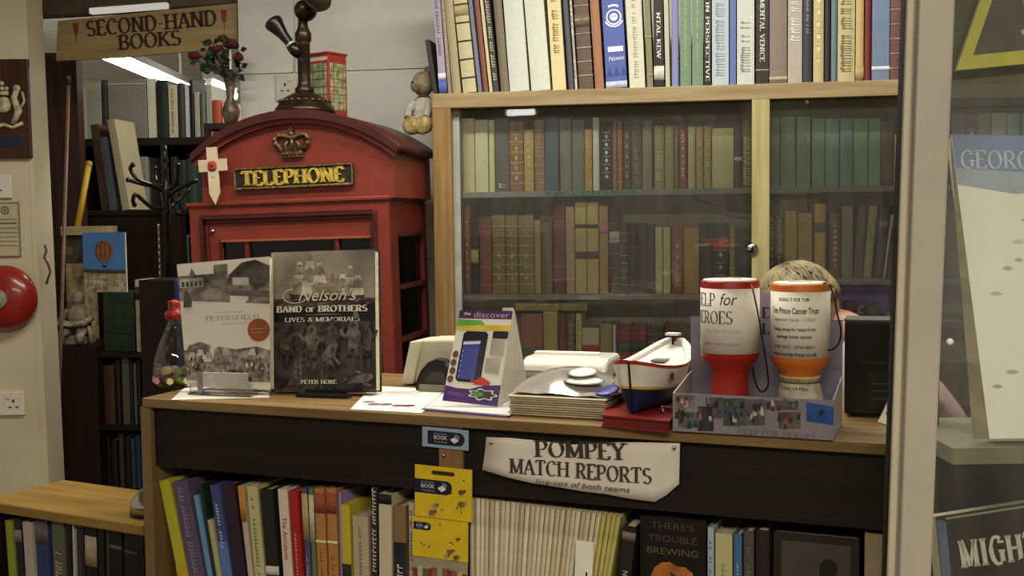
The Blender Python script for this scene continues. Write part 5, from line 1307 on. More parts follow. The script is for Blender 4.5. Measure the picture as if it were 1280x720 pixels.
# ------------------------------------------------- low shelf unit at the left
LZ = .74
a, b = on_z(-20, 625, LZ), on_z(180, 656, LZ)
LF = Frame((a.x, a.y, 0), math.atan2(b.y - a.y, b.x - a.x)); L_ = lambda x, y, d=0: LF.loc(x, y, d)
lw = (b.xy - a.xy).length
bk = LF.I @ on_z(62, 597, LZ); ld = max(.2, min(.34, bk.y))
lx1 = min(lw + .06, 10)
LU = thing('low_shelf_unit', 'low yellow-topped wooden shelf unit of books left of the counter', 'shelf unit', LF)
MB().box(0, lw, -.004, ld, LZ - .022, LZ, wood('8c6f35', '785c28', .45, 1.1)).build('top', LU, bevel=.003)
MB().box(.004, .024, 0, ld - .005, 0, LZ - .022, M_dark).build('end_panel', LU); MB().box(lw - .024, lw - .004, 0, ld - .005, 0, LZ - .022, M_dark).build('end_panel', LU)
ZL = LZ - .285
MB().box(.024, lw - .024, .002, ld - .012, ZL - .018, ZL, M_dark).build('shelf', LU); MB().box(.024, lw - .024, ld - .011, ld - .005, 0, LZ - .022, M_dark2).build('back_panel', LU)
MB().box(.024, lw - .024, .02, .035, 0, ZL - .018, M_dark).build('kick_board', LU)
lr = [
 (4, 13, 651, 14, 23, '8c9a2c', 'lime green book', 'f'), (15, 25, 648, 25, 34, '241f26', 'black book with lilac patch', 'f|L:.80:.9:8a7a88'), (27, 39, 652, 36, 48, 'b0a494', 'grey-white book', 'f'),
 (41, 60, 650, 49, 66, '2c3a66', 'blue book with photo strip', 'f|L:.80:.98:6a5a50|V:8a90a0:.1:.5:.08'), (62, 80, 648, 68, 84, '5c5c48', 'grey-green book with cream title', 'f|V:b4ac84:.15:.75:.6'),
 (81, 87, 650, 85, 91, '181410', 'black slim book', 'f'), (88, 91, 651, 92, 95, 'b4a8a0', 'white very slim book', 'f'), (93, 103, 650, 97, 106, '2c2628', 'charcoal speckled book', 'f|V:6a6268:.5:.9:.2'),
 (104, 120, 652, 107, 122, '14120f', 'black book with cream photo', 'f|L:.68:.92:a89878'), (121, 129, 655, 123, 131, '120f0d', 'plain black slim book', 'f'), (130, 134, 657, 132, 136, '2c3c24', 'dark green slim book', 'f'),
 (135, 152, 660, 137, 153, '100e0c', 'grey-marked black book', 'f|L:.85:.88:5a5048'), (154, 172, 662, 154.5, 172, '12100e', 'wide matt black book', 'f|L:.84:.86:4a4038'),
]
book_row(LF, .012, ZL + .0004, L_(100, 800, .012) and 790, lr, 'in the low left shelf unit', 'books in the low left shelf unit', min(.17, ld - .035), 1.0, jitter=.002, zmax=LZ - .026)
# shiny bell on the low unit
kb = LF.I @ on_z(181, 640, LZ); rb = .5 * abs(L_(206, 640, kb.y).x - L_(156, 640, kb.y).x)
t = thing('desk_bell', 'shiny chrome counter bell on the low shelf unit against the counter end', 'bell', LF.sub((lw - .042 , kb.y, LZ + .0006)))
bb = L_(156, 640, kb.y).x - (lw - .042); rb = abs(bb)
rb = min(rb, .05)
MB().lathe([(rb * .9, 0), (rb, .003), (rb, .006), (rb * .8, .01), (0, .011)], M_black, n=28).build('base', t)
MB().lathe([(rb * 1.0, .008), (rb * .95, .028), (rb * .66, .048), (rb * .3, .058), (0, .06)], mat('b8b2a4', .14, 1, .03, metal=1.0), n=32).build('dome', t)
MB().lathe([(.006, .056), (.005, .075), (.012, .08), (.020, .088), (.022, .096), (.016, .106), (0, .109)], mat('b8b2a4', .14, 1, .03, metal=1.0), n=20).build('plunger', t)
# --------------------------------------------------------- things on the counter
def at(px, py, yaw=0.0, z=CTOP, tilt=0.0, pitch=0.0):
    p = on_z(px, py, z); return Frame((p.x, p.y, z + .0005), CF.yaw + yaw, tilt, pitch)
# sweet jar
f = at(221, 483); J = lambda x, y: f.loc(x, y, 0)
jr = abs(J(198, 455).x); jh = J(226, 398).z
jr = min(jr, .06)
t = thing('sweet_jar', 'pear-shaped glass jar of wrapped sweets with a red stopper behind the pale town book', 'jar', f)
mg = glass('jar_glass', (.82, .80, .72), .06, .03)
MB().lathe([(jr * .6, 0), (jr * .86, .004), (jr * .99, .02), (jr, .034), (jr * .93, jh * .42), (jr * .74, jh * .62), (jr * .46, jh * .82), (jr * .30, jh * .95), (jr * .36, jh)], mg, n=32).build('glass_body', t)
MB().lathe([(jr * .34, jh - .002), (jr * .42, jh), (jr * .44, jh + .012), (jr * .3, jh + .016), (jr * .26, jh + .026), (jr * .3, jh + .034), (0, jh + .038)], mat('8c2018', .35, 1, .05), n=24).build('stopper', t)
r = random.Random(11); sw = [mat(c, .4, 1.1, .1) for c in ('c8888c', 'c8b878', '98a868', 'd0c4b0', 'b86a70', 'a89ab0')]
k = 0
for lay in range(2):
    for i in range(9 if lay == 0 else 6):
        q = 2 * math.pi * i / (9 if lay == 0 else 6) + lay * .3; rr = jr * (.66 if lay == 0 else .5); z = .014 + lay * .018
        c = f.M @ Vector((rr * math.cos(q), rr * math.sin(q), z)); mb = MB()
        mb.ball((0, 0, 0), .0095, sw[k % 6], 8, (1.2, .9, .85)); mb.lathe([(.007, -.018), (.001, -.009), (.001, .009), (.007, .018)], sw[k % 6], (0, 0, 0), 6, axis=(1, .2, .1))
        tag(mb.build('wrapped_sweet', M=Matrix.Translation(c) @ Matrix.Rotation(q, 4, 'Z')), 'small ' + ('pink', 'yellow', 'green', 'cream', 'rose', 'lilac')[(k - 1) % 6] + ' wrapped sweet in the bottom of the glass jar', 'sweet', 'wrapped sweets in the jar'); k += 1
# a small blue carton behind the jar
f = at(232, 474); a = f.loc(218, 350, 0); 
t = thing('blue_carton', 'narrow blue carton standing behind the sweet jar', 'carton', f)
ww = f.loc(250, 400, 0).x - a.x
MB().box(a.x, a.x + ww, 0, .03, 0, a.z, mat('24407c', .5, 1, .1, 20)).build('box', t, bevel=.001); MB().box(a.x + .004, a.x + .02, -.0008, 0, a.z * .72, a.z * .76, mat('7088b8', .5, 1, 0)).build('print', t)

# -------------------------------------------------- Petersfield book on stand
f = at(280, 493, rad(6)); Pq = lambda x, y, d=0: f.loc(x, y, d)
pc = [Pq(229, 490), Pq(338, 488), Pq(337, 321), Pq(221, 331)]
back = rad(9)
t = thing('town_history_book', 'pale book about an English town with sepia photographs leaning on a small stand', 'book', f)
h = (pc[2].z + pc[3].z) / 2 - .012; lean = .13
def card(mb, pts, th, m):
    """a sheet of real thickness from four corners given as (x, y, z)"""
    v = [Vector(p) for p in pts]; nrm = (v[1] - v[0]).cross(v[3] - v[0]).normalized()
    if nrm.y > 0: nrm = -nrm
    b = [p - nrm * th for p in v]
    return mb.add([tuple(p) for p in v + b], [(0, 1, 2, 3), (7, 6, 5, 4), (0, 1, 5, 4), (1, 2, 6, 5), (2, 3, 7, 6), (3, 0, 4, 7)], m)
def leaned(fr, corners, y_low, y_high):
    """pixel corners BL, BR, TR, TL dropped on planes y_low (bottom) and y_high (top)"""
    q = [fr.loc(*corners[0], y_low), fr.loc(*corners[1], y_low), fr.loc(*corners[2], y_high), fr.loc(*corners[3], y_high)]
    return q
q = leaned(f, [(234, 488), (338, 488), (337, 321), (221, 331)], .0, .035)
for i in (0, 1): q[i].z = max(q[i].z, .012)
def S2(q, u, v, off=0.0):
    """point on the cover: u right, v up"""
    p = (q[0].lerp(q[1], u)).lerp(q[3].lerp(q[2], u), v); nrm = (q[1] - q[0]).cross(q[3] - q[0]).normalized()
    if nrm.y > 0: nrm = -nrm
    return tuple(p + nrm * off)
def patch(mb, q, uv, off, m):
    mb.add([S2(q, u, v, off) for u, v in uv], [tuple(range(len(uv)))], m)
def text_on(q, txt, u0, u1, v, hfrac, m, parent, kind='serif', off=.0006, name='title', **k):
    a, b = Vector(S2(q, u0, v, off)), Vector(S2(q, u1, v, off)); c = (a + b) / 2; L = (b - a).length
    X = (b - a).normalized(); up = (Vector(S2(q, .5, 1)) - Vector(S2(q, .5, 0))); H = up.length; up.normalize(); Z = (up - X * up.dot(X)).normalized(); Y = Z.cross(X)
    o = (serif if kind == 'serif' else sans)(txt, H * hfrac, m, name, None, width=L, **k)
    if o is None: return
    M = Matrix(((X.x, Y.x, Z.x, c.x), (X.y, Y.y, Z.y, c.y), (X.z, Y.z, Z.z, c.z), (0, 0, 0, 1)))
    o.data.transform(M); o.parent = parent
    return o
MB_ = MB(); card(MB_, q, .001, mat('c8c0b0', .45, 1.15, .05, 5)); MB_.build('cover', t)
qb = [Vector(S2(q, u, v, -.0011)) for u, v in ((.004, .004), (.99, .004), (.99, .996), (.004, .996))]
MB_ = MB(); card(MB_, qb, .012, M_page); MB_.build('page_block', t)
qb = [Vector(S2(q, u, v, -.0133)) for u, v in ((0, 0), (1, 0), (1, 1), (0, 1))]
MB_ = MB(); card(MB_, qb, .001, mat('b8b0a0', .5, 1, .04)); tag(MB_.build('cover', t), 'back cover')
dk, md, lt = mat('4e463c', .5, 1, .3, 50), mat('80776a', .5, 1, .3, 40), mat('a89e90', .5, 1, .2, 30)
mb = MB()
patch(mb, q, [(0, .70), (1, .64), (1, .82), (.55, .80), (.3, .82), (0, .84)], .0004, md)              # street
patch(mb, q, [(0, .90), (.13, .90), (.16, .96), (.2, .90), (.40, .90), (.40, .97), (.55, .97), (.55, .86), (.56, .80), (0, .80)], .0006, mat('6e665a', .5, 1, .3, 30))  # church and houses
patch(mb, q, [(.54, .80), (.56, .88), (.7, .97), (.85, .985), (1, .93), (1, .80)], .0008, dk)          # trees
patch(mb, q, [(.02, .80), (.28, .80), (.28, .875), (.02, .875)], .0010, lt)
for i in range(5): patch(mb, q, [(.04 + .048 * i, .81), (.07 + .048 * i, .81), (.07 + .048 * i, .85), (.04 + .048 * i, .85)], .0012, dk)
patch(mb, q, [(.60, .80), (.78, .79), (.78, .85), (.60, .86)], .0010, mat('b0a898', .5, 1, .1))
patch(mb, q, [(.04, .64), (.13, .64), (.14, .70), (.11, .76), (.08, .79), (.05, .75)], .0012, mat('5a5248', .5, 1, .2))  # statue
patch(mb, q, [(.55, .72), (1, .69), (1, .74), (.75, .75)], .0010, mat('5e564a', .5, 1, .2))
# lower picture: market square
patch(mb, q, [(0, .05), (1, .05), (1, .29), (.85, .32), (.6, .30), (.35, .33), (0, .29)], .0004, mat('8a8074', .5, 1, .35, 60))
patch(mb, q, [(.02, .26), (.3, .25), (.32, .33), (.2, .36), (.06, .33)], .0006, mat('7e7264', .5, 1, .3, 60))
r = random.Random(4)
for i in range(9):
    u = .05 + .1 * i; v = .24 + r.uniform(-.02, .02); patch(mb, q, [(u, v), (u + .09, v), (u + .075, v + .05), (u + .02, v + .05)], .0008, r.choice([lt, mat('c8c0b0', .5, 1, .1), md]))
for i in range(60):
    u, v = r.uniform(0, .98), r.uniform(.08, .22); s = r.uniform(.008, .02); patch(mb, q, [(u, v), (u + s, v), (u + s, v + s * 1.6), (u, v + s * 1.6)], .0010, r.choice([dk, dk, mat('332e28', .5, 1, .1), lt, mat('c8c0b0', .5, 1, .1)]))
mb.build('cover_photographs', t)
text_on(q, 'PETERSFIELD', .28, .88, .545, .034, mat('8a7e68', .5, 1, 0), t, thick=.12)
mb = MB(); patch(mb, q, [(.38, .585), (.72, .59), (.72, .594), (.38, .589)], .0006, lt); patch(mb, q, [(.46, .495), (.80, .50), (.80, .504), (.46, .499)], .0006, lt); mb.build('rule_lines', t)
mb = MB(); patch(mb, q, [(.875 + .125 * math.cos(rad(a)), .445 + .088 * math.sin(rad(a))) for a in range(0, 360, 15)], .0007, mat('8a4a28', .5, 1, .12)); patch(mb, q, [(.78, .45), (.97, .455), (.97, .46), (.78, .455)], .0009, mat('b87a50', .5, 1, 0)); patch(mb, q, [(.80, .42), (.95, .425), (.95, .43), (.80, .425)], .0009, mat('b87a50', .5, 1, 0))
tag(mb.build('seal_sticker', t), 'round orange-brown seal')
# clear stand with a small price plate
t2 = thing('book_stand', 'small clear stand with a silver plate holding up the pale town book', 'stand', f)
ga = glass('acrylic', (.9, .9, .88), .1)
x0, x1 = Pq(238, 480, -.02).x, Pq(316, 480, -.02).x; zt = Pq(250, 466, -.018).z
MB().box(x0, x1, -.03, .05, .001, .004, ga).build('foot', t2); MB().box(x0, x1, -.022, -.019, .004, .022, ga).build('lip', t2)
MB().box(x0 + .03, x1 - .03, .052, .055, .001, .15, ga).build('back_rest', t2)
a, b = Pq(254, 484, -.024), Pq(310, 467, -.024)
pl = MB().box(a.x, b.x, -.026, -.0225, max(.006, a.z), b.z, mat('b8b4a8', .35, 1.1, .08, 30, metal=.3)).build('price_plate', t2, bevel=.001)
MB().box(a.x - .012, a.x - .001, -.025, -.0225, .004, b.z, mat('8a8478', .3, 1, .1, metal=.4)).build('plate_clip', t2)
# sheet of paper under the stand
g = at(275, 492, rad(4)); q3 = [g.lz(214, 500, 0), g.lz(337, 497, 0), g.lz(335, 484, 0), g.lz(240, 476, 0)]
pt = thing('paper_sheet', 'white sheet of paper lying under the pale town book on the counter', 'paper', g)
MB().prismz([(p.x, p.y) for p in q3], -.0003, .0004, mat('c8bfb0', .8, 1.1, .03)).build('sheet', pt)
for o in (t, t2): o.location.z += .0008

# --------------------------------------------------------- naval history book
f = at(402, 494, rad(7)); Nq = lambda x, y, d=0: f.loc(x, y, d)
q = leaned(f, [(339, 495), (470, 491), (468, 312), (339, 316)], .0, .030)
zb = min(q[0].z, q[1].z)
for i in (0, 1): q[i].z = max(q[i].z, .0015)
t = thing('naval_history_book', 'dark hardback about a band of brothers with ships, standing upright on the counter', 'book', f)
mcv = mat('3a342e', .35, 1.0, .2, 14)
mb = MB(); card(mb, q, .0025, mcv); mb.build('cover', t)
qb = [Vector(S2(q, u, v, -.003)) for u, v in ((.01, .012), (.985, .012), (.985, .988), (.01, .988))]; mb = MB(); card(mb, qb, .024, M_page); mb.build('page_block', t)
qb = [Vector(S2(q, u, v, -.0275)) for u, v in ((0, 0), (1, 0), (1, 1), (0, 1))]; mb = MB(); card(mb, qb, .0025, mcv); tag(mb.build('cover', t), 'back cover')
mb = MB(); sky = mat('9a907e', .4, 1, .22, 9); patch(mb, q, [(0, .60), (1, .60), (1, 1), (0, 1)], .0003, sky); patch(mb, q, [(0, .60), (1, .60), (1, .66), (.5, .68), (0, .66)], .0005, mat('544c42', .4, 1, .3, 30)); mb.build('sky_picture', t)
sail = mat('c4b8a0', .4, 1.1, .2, 40); sail2 = mat('9a8e78', .4, 1, .2, 40); hull = mat('3c342c', .4, 1, .2, 40); mb = MB()
def ship(cx, s, m1, m2, base=.665):
    for k, kh in ((-1, .86), (1, .82), (0, 1.0)):
        x = cx + k * .095 * s; H = .31 * s * kh; lv = ((.06, .36, .125, .11), (.38, .62, .11, .085), (.64, .84, .08, .055), (.85, .97, .05, .03))
        patch(mb, q, [(x - .004, base), (x + .004, base), (x + .002, base + H), (x - .002, base + H)], .0006, hull)
        for n_, (a, b, wa, wb) in enumerate(lv):
            wa *= s * .62; wb *= s * .62; z0, z1 = base + H * a, base + H * b; bl = .012 * s
            patch(mb, q, [(x - wa, z0), (x - wa * .4, z0 + bl), (x + wa * .4, z0 + bl), (x + wa, z0), (x + wb + .006 * s, (z0 + z1) / 2), (x + wb, z1), (x - wb, z1), (x - wb - .006 * s, (z0 + z1) / 2)], .0008 + .0002 * (k + 1) + .00005 * n_, m1 if (k + n_) % 2 == 0 else m2)
    patch(mb, q, [(cx - .20 * s, base + .035 * s), (cx - .16 * s, base - .03), (cx + .15 * s, base - .03), (cx + .18 * s, base + .03 * s), (cx + .05, base + .012)], .0016, hull)
ship(.60, .55, sail2, sail2, .67); ship(.38, 1.02, sail, sail2); ship(.77, .76, sail2, sail, .662)
r = random.Random(15)
for i_ in range(40):
    u, v = r.uniform(0, .96), r.uniform(.62, .665); patch(mb, q, [(u, v), (u + .03, v + .003), (u + .05, v), (u + .02, v - .004)], .0019, r.choice([hull, sail2, mat('544c42', .4, 1, .3, 30)]))
mb.build('ship_picture', t)
mb = MB(); patch(mb, q, [(0, .50), (1, .50), (1, .62), (0, .60)], .0016, mat('1c1816', .35, 1, .05)); mb.build('title_band', t)
mt = mat('d8d0bc', .5, 1.1, 0)
text_on(q, "Nelson's", .26, .82, .682, .115, mat('d0c4a4', .5, 1.1, 0), t, 'sans', .0022, shear=.35)
mb = MB(); pts = [S2(q, .24 + .2 * math.cos(rad(a)) * .6, .682 + .05 * math.sin(rad(a)), .0022) for a in range(100, 330, 12)]; mb.tube(pts, .0007, mat('d0c4a4', .5, 1.1, 0), 5); mb.build('title_flourish', t)
text_on(q, 'BAND of BROTHERS', .06, .93, .590, .042, mt, t, off=.0022, small=.75, thick=.24, thin=.09)
mb = MB(); patch(mb, q, [(.3, .548), (.72, .548), (.51, .5505)], .0022, mt); mb.build('rule_line', t)
text_on(q, 'LIVES & MEMORIALS', .14, .86, .515, .030, mt, t, off=.0022, thick=.18)
# relief of figures
mb = MB(); fg, fs, fd = mat('4e473f', .5, 1, .3, 50), mat('6a6258', .5, 1, .25, 50), mat('2a2622', .5, 1, .2, 50)
patch(mb, q, [(0, 0), (1, 0), (1, .5), (0, .5)], .0004, mat('423c36', .4, 1, .35, 22))
def capsule(a, b, ra, rb, off, m):
    dx, dy = (b[0] - a[0]) * 1.0, (b[1] - a[1]) * 1.38; l = math.hypot(dx, dy) or 1; ang = math.degrees(math.atan2(dy, dx))
    P_ = [(a[0] + ra * math.cos(rad(ang + k)), a[1] + ra * math.sin(rad(ang + k)) / 1.38) for k in range(90, 271, 30)] + [(b[0] + rb * math.cos(rad(ang + k)), b[1] + rb * math.sin(rad(ang + k)) / 1.38) for k in range(-90, 91, 30)]
    patch(mb, q, P_, off, m)
_o = [.0010]
def fig(px, py, s, pose, m, m2):
    _o[0] += .00012; o = _o[0]; P_ = lambda x, y: (px + x * s, py + y * s)
    hd, nk_, hp_, le, lh, re_, rh, lk, lf_, rk, rf_ = pose
    for a, b, ra, rb in ((hp_, rk, .030, .022), (rk, rf_, .022, .012), (hp_, lk, .032, .024), (lk, lf_, .024, .013)): capsule(P_(*a), P_(*b), ra * s, rb * s, o, m2)
    capsule(P_(*nk_), P_(*hp_), .046 * s, .036 * s, o + .00003, m)
    for a, b, ra, rb in ((nk_, le, .022, .016), (le, lh, .016, .011), (nk_, re_, .022, .016), (re_, rh, .016, .011)): capsule(P_(*a), P_(*b), ra * s, rb * s, o + .00005, m)
    capsule(P_(*hd), P_(hd[0], hd[1] + .012), .025 * s, .023 * s, o + .00006, m)
stand1 = ((.0, .33), (.0, .28), (.0, .16), (-.06, .22), (-.03, .16), (.07, .23), (.10, .29), (-.03, .08), (-.03, 0), (.03, .09), (.05, 0))
stand2 = ((.02, .34), (.0, .28), (-.01, .16), (-.07, .20), (-.11, .25), (.06, .21), (.03, .15), (-.04, .08), (-.06, 0), (.03, .08), (.02, 0))
bend1 = ((.09, .25), (.06, .23), (-.02, .16), (.08, .16), (.13, .12), (.03, .15), (.08, .09), (-.05, .09), (-.04, 0), (.03, .08), (-.01, 0))
lie1 = ((.14, .06), (.10, .055), (-.01, .04), (.08, .01), (.14, .0), (.06, .09), (.01, .10), (-.08, .06), (-.14, .0), (-.09, .02), (-.17, .01))
for i_ in range(7): fig(.06 + .145 * i_, .235 + .02 * (i_ % 2), .72, stand1 if i_ % 2 else stand2, fd if i_ % 3 else fg, fd)
for px_, py_, s_, po, m1, m2 in ((.17, .17, .95, bend1, fg, fd), (.40, .15, 1.05, stand2, fs, fg), (.60, .16, 1.0, stand1, fg, fd), (.80, .16, 1.1, stand2, fs, fg), (.93, .17, .9, stand1, fg, fd), (.54, .09, .95, bend1, fs, fg), (.28, .09, .8, bend1, fg, fs), (.82, .05, .95, lie1, fs, fg), (.22, .03, .95, lie1, fg, fd), (.54, .02, .8, lie1, fd, fg)): fig(px_, py_, s_, po, m1, m2)
mb.build('relief_picture', t)
text_on(q, 'PETER HORE', .30, .64, .075, .026, mt, t, off=.0048, thick=.2)
t.location.z += .0005
t2 = thing('book_stand', 'small black stand foot under the dark naval hardback', 'stand', f)
a, b = Nq(376, 497, -.012), Nq(440, 497, -.012)
MB().box(a.x, b.x, -.034, -.0075, .0004, .006, M_blackplastic).build('foot', t2, bevel=.001); MB().box(a.x + .01, b.x - .01, -.011, -.0078, .006, .012, M_blackplastic).build('lip', t2)

# ----------------------------------------------------------- flat leaflet
g = at(497, 503, 0); q3 = [g.lz(438, 512, 0), g.lz(527, 517, 0), g.lz(556, 488, 0), g.lz(466, 483, 0)]
t = thing('leaflet', 'white leaflet with small colour pictures lying flat on the counter', 'leaflet', g)
MB().prismz([(p.x, p.y) for p in q3], 0, .0012, mat('d0ccc0', .55, 1.1, .02)).build('sheet', t)
mb = MB()
for u, v, c in ((.26, .22, '8a5a50'), (.42, .24, '5a5c6c'), (.60, .22, 'a85040'), (.74, .24, '5a4a52'), (.16, .3, '7a8090')):
    mb = MB(); p = q3[0].lerp(q3[1], u).lerp(q3[3].lerp(q3[2], u), v); mb.add([(p.x + .012 * math.cos(rad(a)), p.y + .012 * math.sin(rad(a)), .0016) for a in range(0, 360, 40)], [tuple(range(9))], mat(c, .5, 1, .2, 60)); mb.build('picture_print', t)
mb = MB()
p = q3[0].lerp(q3[1], .5).lerp(q3[3].lerp(q3[2], .5), .75)
for k in range(3): mb.add([(p.x - .04, p.y + .012 * k, .0016), (p.x + .03, p.y + .012 * k - .008, .0016), (p.x + .03, p.y + .012 * k - .006, .0016), (p.x - .04, p.y + .012 * k + .002, .0016)], [(0, 1, 2, 3)], mat('9aa0a8', .6, 1, 0))
mb.build('text_print', t)

# ------------------------------------------- cream terminal and black holder
f = at(534, 484, rad(2)); X = lambda x, y, d=0: f.loc(x, y, d)
x0, x1, zt = X(500, 484).x, X(566, 484).x, X(530, 426).z
t = thing('cream_monitor', 'cream plastic monitor turned away behind the counter leaflet', 'monitor', f)
mcrm = mat('b4ac94', .5, 1.1, .03)
ix = X(511, 430).x - x0
MB().prism([(x0 + .024, .006), (x0 + .024 + ix, zt), (x1, zt + .002), (x1, .006)], .012, .10, mcrm).build('casing', t, bevel=.004)
MB().prism([(x0, .003), (x0 + ix, zt - .003), (x0 + ix + .026, zt), (x0 + .026, .003)], .004, .09, mat('bcb49c', .5, 1.15, .03)).build('side_panel', t, bevel=.003)
MB().box(x0 + .03, x1 - .01, .02, .09, 0, .006, mat('8a8270', .5, 1, 0)).build('foot', t)
# tape dispenser (black arch)
f2 = at(546, 487, rad(4)); X2 = lambda x, y, d=0: f2.loc(x, y, d)
t = thing('tape_dispenser', 'black arched tape dispenser in front of the cream monitor', 'tape dispenser', f2)
xl_, xr_ = X2(525, 486).x, X2(572, 486).x; zz = X2(550, 446).z; rw = (xr_ - xl_)
pr = [(xl_, 0), (xl_ + rw * .04, zz * .3), (xl_ + rw * .16, zz * .62), (xl_ + rw * .36, zz * .88), (xl_ + rw * .6, zz), (xl_ + rw * .85, zz * .95), (xr_, zz * .7), (xr_, 0)]
MB().prism(pr, -.03, -.001, M_blackplastic).build('body', t, bevel=.006)
ins = [(xl_ + rw * .28, zz * .12), (xl_ + rw * .34, zz * .4), (xl_ + rw * .5, zz * .62), (xl_ + rw * .8, zz * .6), (xl_ + rw * .9, zz * .12)]
MB().prism(ins, -.0315, -.03, mat('3a342c', .4, 1, .1)).build('recess', t)
MB().box(xl_ + rw * .2, xl_ + rw * .9, -.042, -.03, 0, zz * .22, mat('7a7668', .4, 1, .05)).build('label_tray', t)

# ------------------------------------------------------- discover A-frame card
f = at(590, 512, rad(8)); q = leaned(f, [(553, 504), (622, 513), (641, 392), (575, 391)], .0, .055)
for i in (0, 1): q[i].z = max(q[i].z, .0015)
t = thing('display_card', 'A-frame card about discover with a phone picture on purple and white', 'display card', f)
mb = MB(); card(mb, q, .001, mat('c8c4b4', .5, 1.1, .02)); mb.build('front_panel', t)
bk = [Vector((q[1].x + .004, .105, .0015)), Vector((q[0].x + .02, .105, .0015))]
e1 = f.lz(661, 494, 0); e1 = Vector((e1.x, e1.y, .001)); top_r = q[2] + Vector((.001, .001, 0))
mb = MB(); card(mb, [q[1] + Vector((.0008, .001, 0)), e1, top_r + Vector((.0008, .006, 0)), top_r], .0008, mat('c0b8a8', .6, 1.12, .02)); tag(mb.build('side_panel', t), 'plain white side')
pp_ = [f.loc(628, 391, .06), f.loc(643, 391, .06), f.loc(643, 386, .06), f.loc(628, 388, .06)]
mb = MB(); card(mb, [f.loc(628, 396, .062), f.loc(643, 398, .062), f.loc(642, 388, .062), f.loc(628, 388, .062)], .0008, mat('c8c0b0', .6, 1, .02)); mb.build('back_tab', t)
mpu = mat('40205c', .4, 1.2, .05); mb = MB()
patch(mb, q, [(0, .91), (1, .91), (1, 1), (0, 1)], .0004, mat('38203c', .4, 1.1, .05)); mb.build('header_print', t); mb = MB(); patch(mb, q, [(0, 0), (1, 0), (1, .22), (.7, .20), (.45, .15), (.2, .15), (0, .17)], .0004, mpu)
mb.build('purple_print', t)
mb = MB(); patch(mb, q, [(0, .82), (.55, .83), (.45, .89), (0, .90)], .0005, mat('5a9a3c', .4, 1.1, .08)); patch(mb, q, [(0, .78), (1, .79), (1, .845), (.4, .84), (0, .82)], .0007, mat('c8aa24', .4, 1.1, .08)); mb.build('swoosh_print', t)
text_on(q, 'discover', .28, .95, .950, .085, mat('b87ab0', .4, 1.2, 0), t, 'sans', .0009, 'title')
text_on(q, 'the', .10, .22, .962, .055, mat('d8d0d8', .4, 1, 0), t, 'sans', .0009, 'title')
mb = MB()
def rrect(u0, u1, v0, v1, r=.03, asp=.6): return [(u0 + r, v0), (u1 - r, v0), (u1, v0 + r * asp), (u1, v1 - r * asp), (u1 - r, v1), (u0 + r, v1), (u0, v1 - r * asp), (u0, v0 + r * asp)]
patch(mb, q, rrect(.16, .62, .22, .77, .05), .0010, M_blackplastic); patch(mb, q, [(.19, .25), (.50, .25), (.50, .68), (.19, .66)], .0013, mat('3c4484', .3, 1.2, .05)); patch(mb, q, [(.50, .25), (.60, .25), (.60, .68), (.50, .68)], .0013, mat('2a2a30', .3, 1, .1))
patch(mb, q, [(.19, .62), (.50, .635), (.50, .665), (.19, .65)], .0016, mat('c8c8d4', .3, 1, 0))
for i in range(6): patch(mb, q, [(.20, .27 + .055 * i), (.215, .27 + .055 * i), (.215, .285 + .055 * i), (.20, .285 + .055 * i)], .0016, mat('b0b4d0', .3, 1, 0))
for i in range(4): patch(mb, q, [(.07 + .01 * (i % 2) + .055 * math.cos(rad(a)), .24 + .09 * i + .04 * math.sin(rad(a))) for a in range(0, 360, 30)], .0009, mat('5a4030', .5, 1, .15))
patch(mb, q, rrect(.70, .99, .70, .78, .02), .0009, M_blackplastic); patch(mb, q, [(.70, .52), (.95, .52), (.95, .70), (.70, .70)], .0010, mat('a49c88', .5, 1, .1)); patch(mb, q, [(.66, .34), (.92, .33), (.92, .50), (.66, .49)], .0010, mat('a49c88', .5, 1, .1))
patch(mb, q, [(.58 + .15 * math.cos(rad(a)), .215 + .07 * math.sin(rad(a))) for a in range(0, 180, 15)], .0012, mat('b03420', .4, 1.1, .05)); patch(mb, q, [(.50, .20), (.80, .20), (.80, .24), (.66, .28), (.58, .28)], .0014, mat('b03420', .4, 1.1, .08))
mb.build('phone_print', t)
mb = MB(); patch(mb, q, [(.70 + .24 * (1 + .16 * math.cos(rad(a * 7))) * math.cos(rad(a)) * 1.0, .105 + .055 * (1 + .2 * math.cos(rad(a * 7))) * math.sin(rad(a))) for a in range(0, 360, 10)], .0010, mat('c8c4b4', .5, 1, 0)); patch(mb, q, [(.70 + .20 * (1 + .16 * math.cos(rad(a * 7))) * math.cos(rad(a)), .105 + .043 * (1 + .2 * math.cos(rad(a * 7))) * math.sin(rad(a))) for a in range(0, 360, 10)], .0013, mat('35303a', .5, 1, .1)); patch(mb, q, [(.62 + .10 * math.cos(rad(a)), .105 + .03 * math.sin(rad(a))) for a in range(0, 360, 20)], .0016, mat('4a8a3c', .5, 1, .1))
patch(mb, q, [(.08, .10), (.38, .085), (.38, .09), (.08, .105)], .0008, mat('8a6aa0', .5, 1, 0)); patch(mb, q, [(.08, .08), (.38, .065), (.38, .07), (.08, .085)], .0008, mat('8a6aa0', .5, 1, 0))
mb.build('splash_logo', t)
# papers under the card
g = at(590, 514, 0); q3 = [g.lz(527, 513, 0), g.lz(634, 522, 0), g.lz(668, 492, 0), g.lz(560, 488, 0)]
pt = thing('leaflet_pile', 'thin purple-edged pile of papers under the A-frame card', 'papers', g)
MB().prismz([(p.x, p.y) for p in q3], 0, .0025, mat('5a5490', .5, 1, .08)).build('lower_sheets', pt); MB().prismz([(p.x + .003, p.y + .002) for p in q3], .0026, .0042, mat('c0bcb4', .5, 1.1, .03)).build('upper_sheets', pt)
t.location.z += .0046

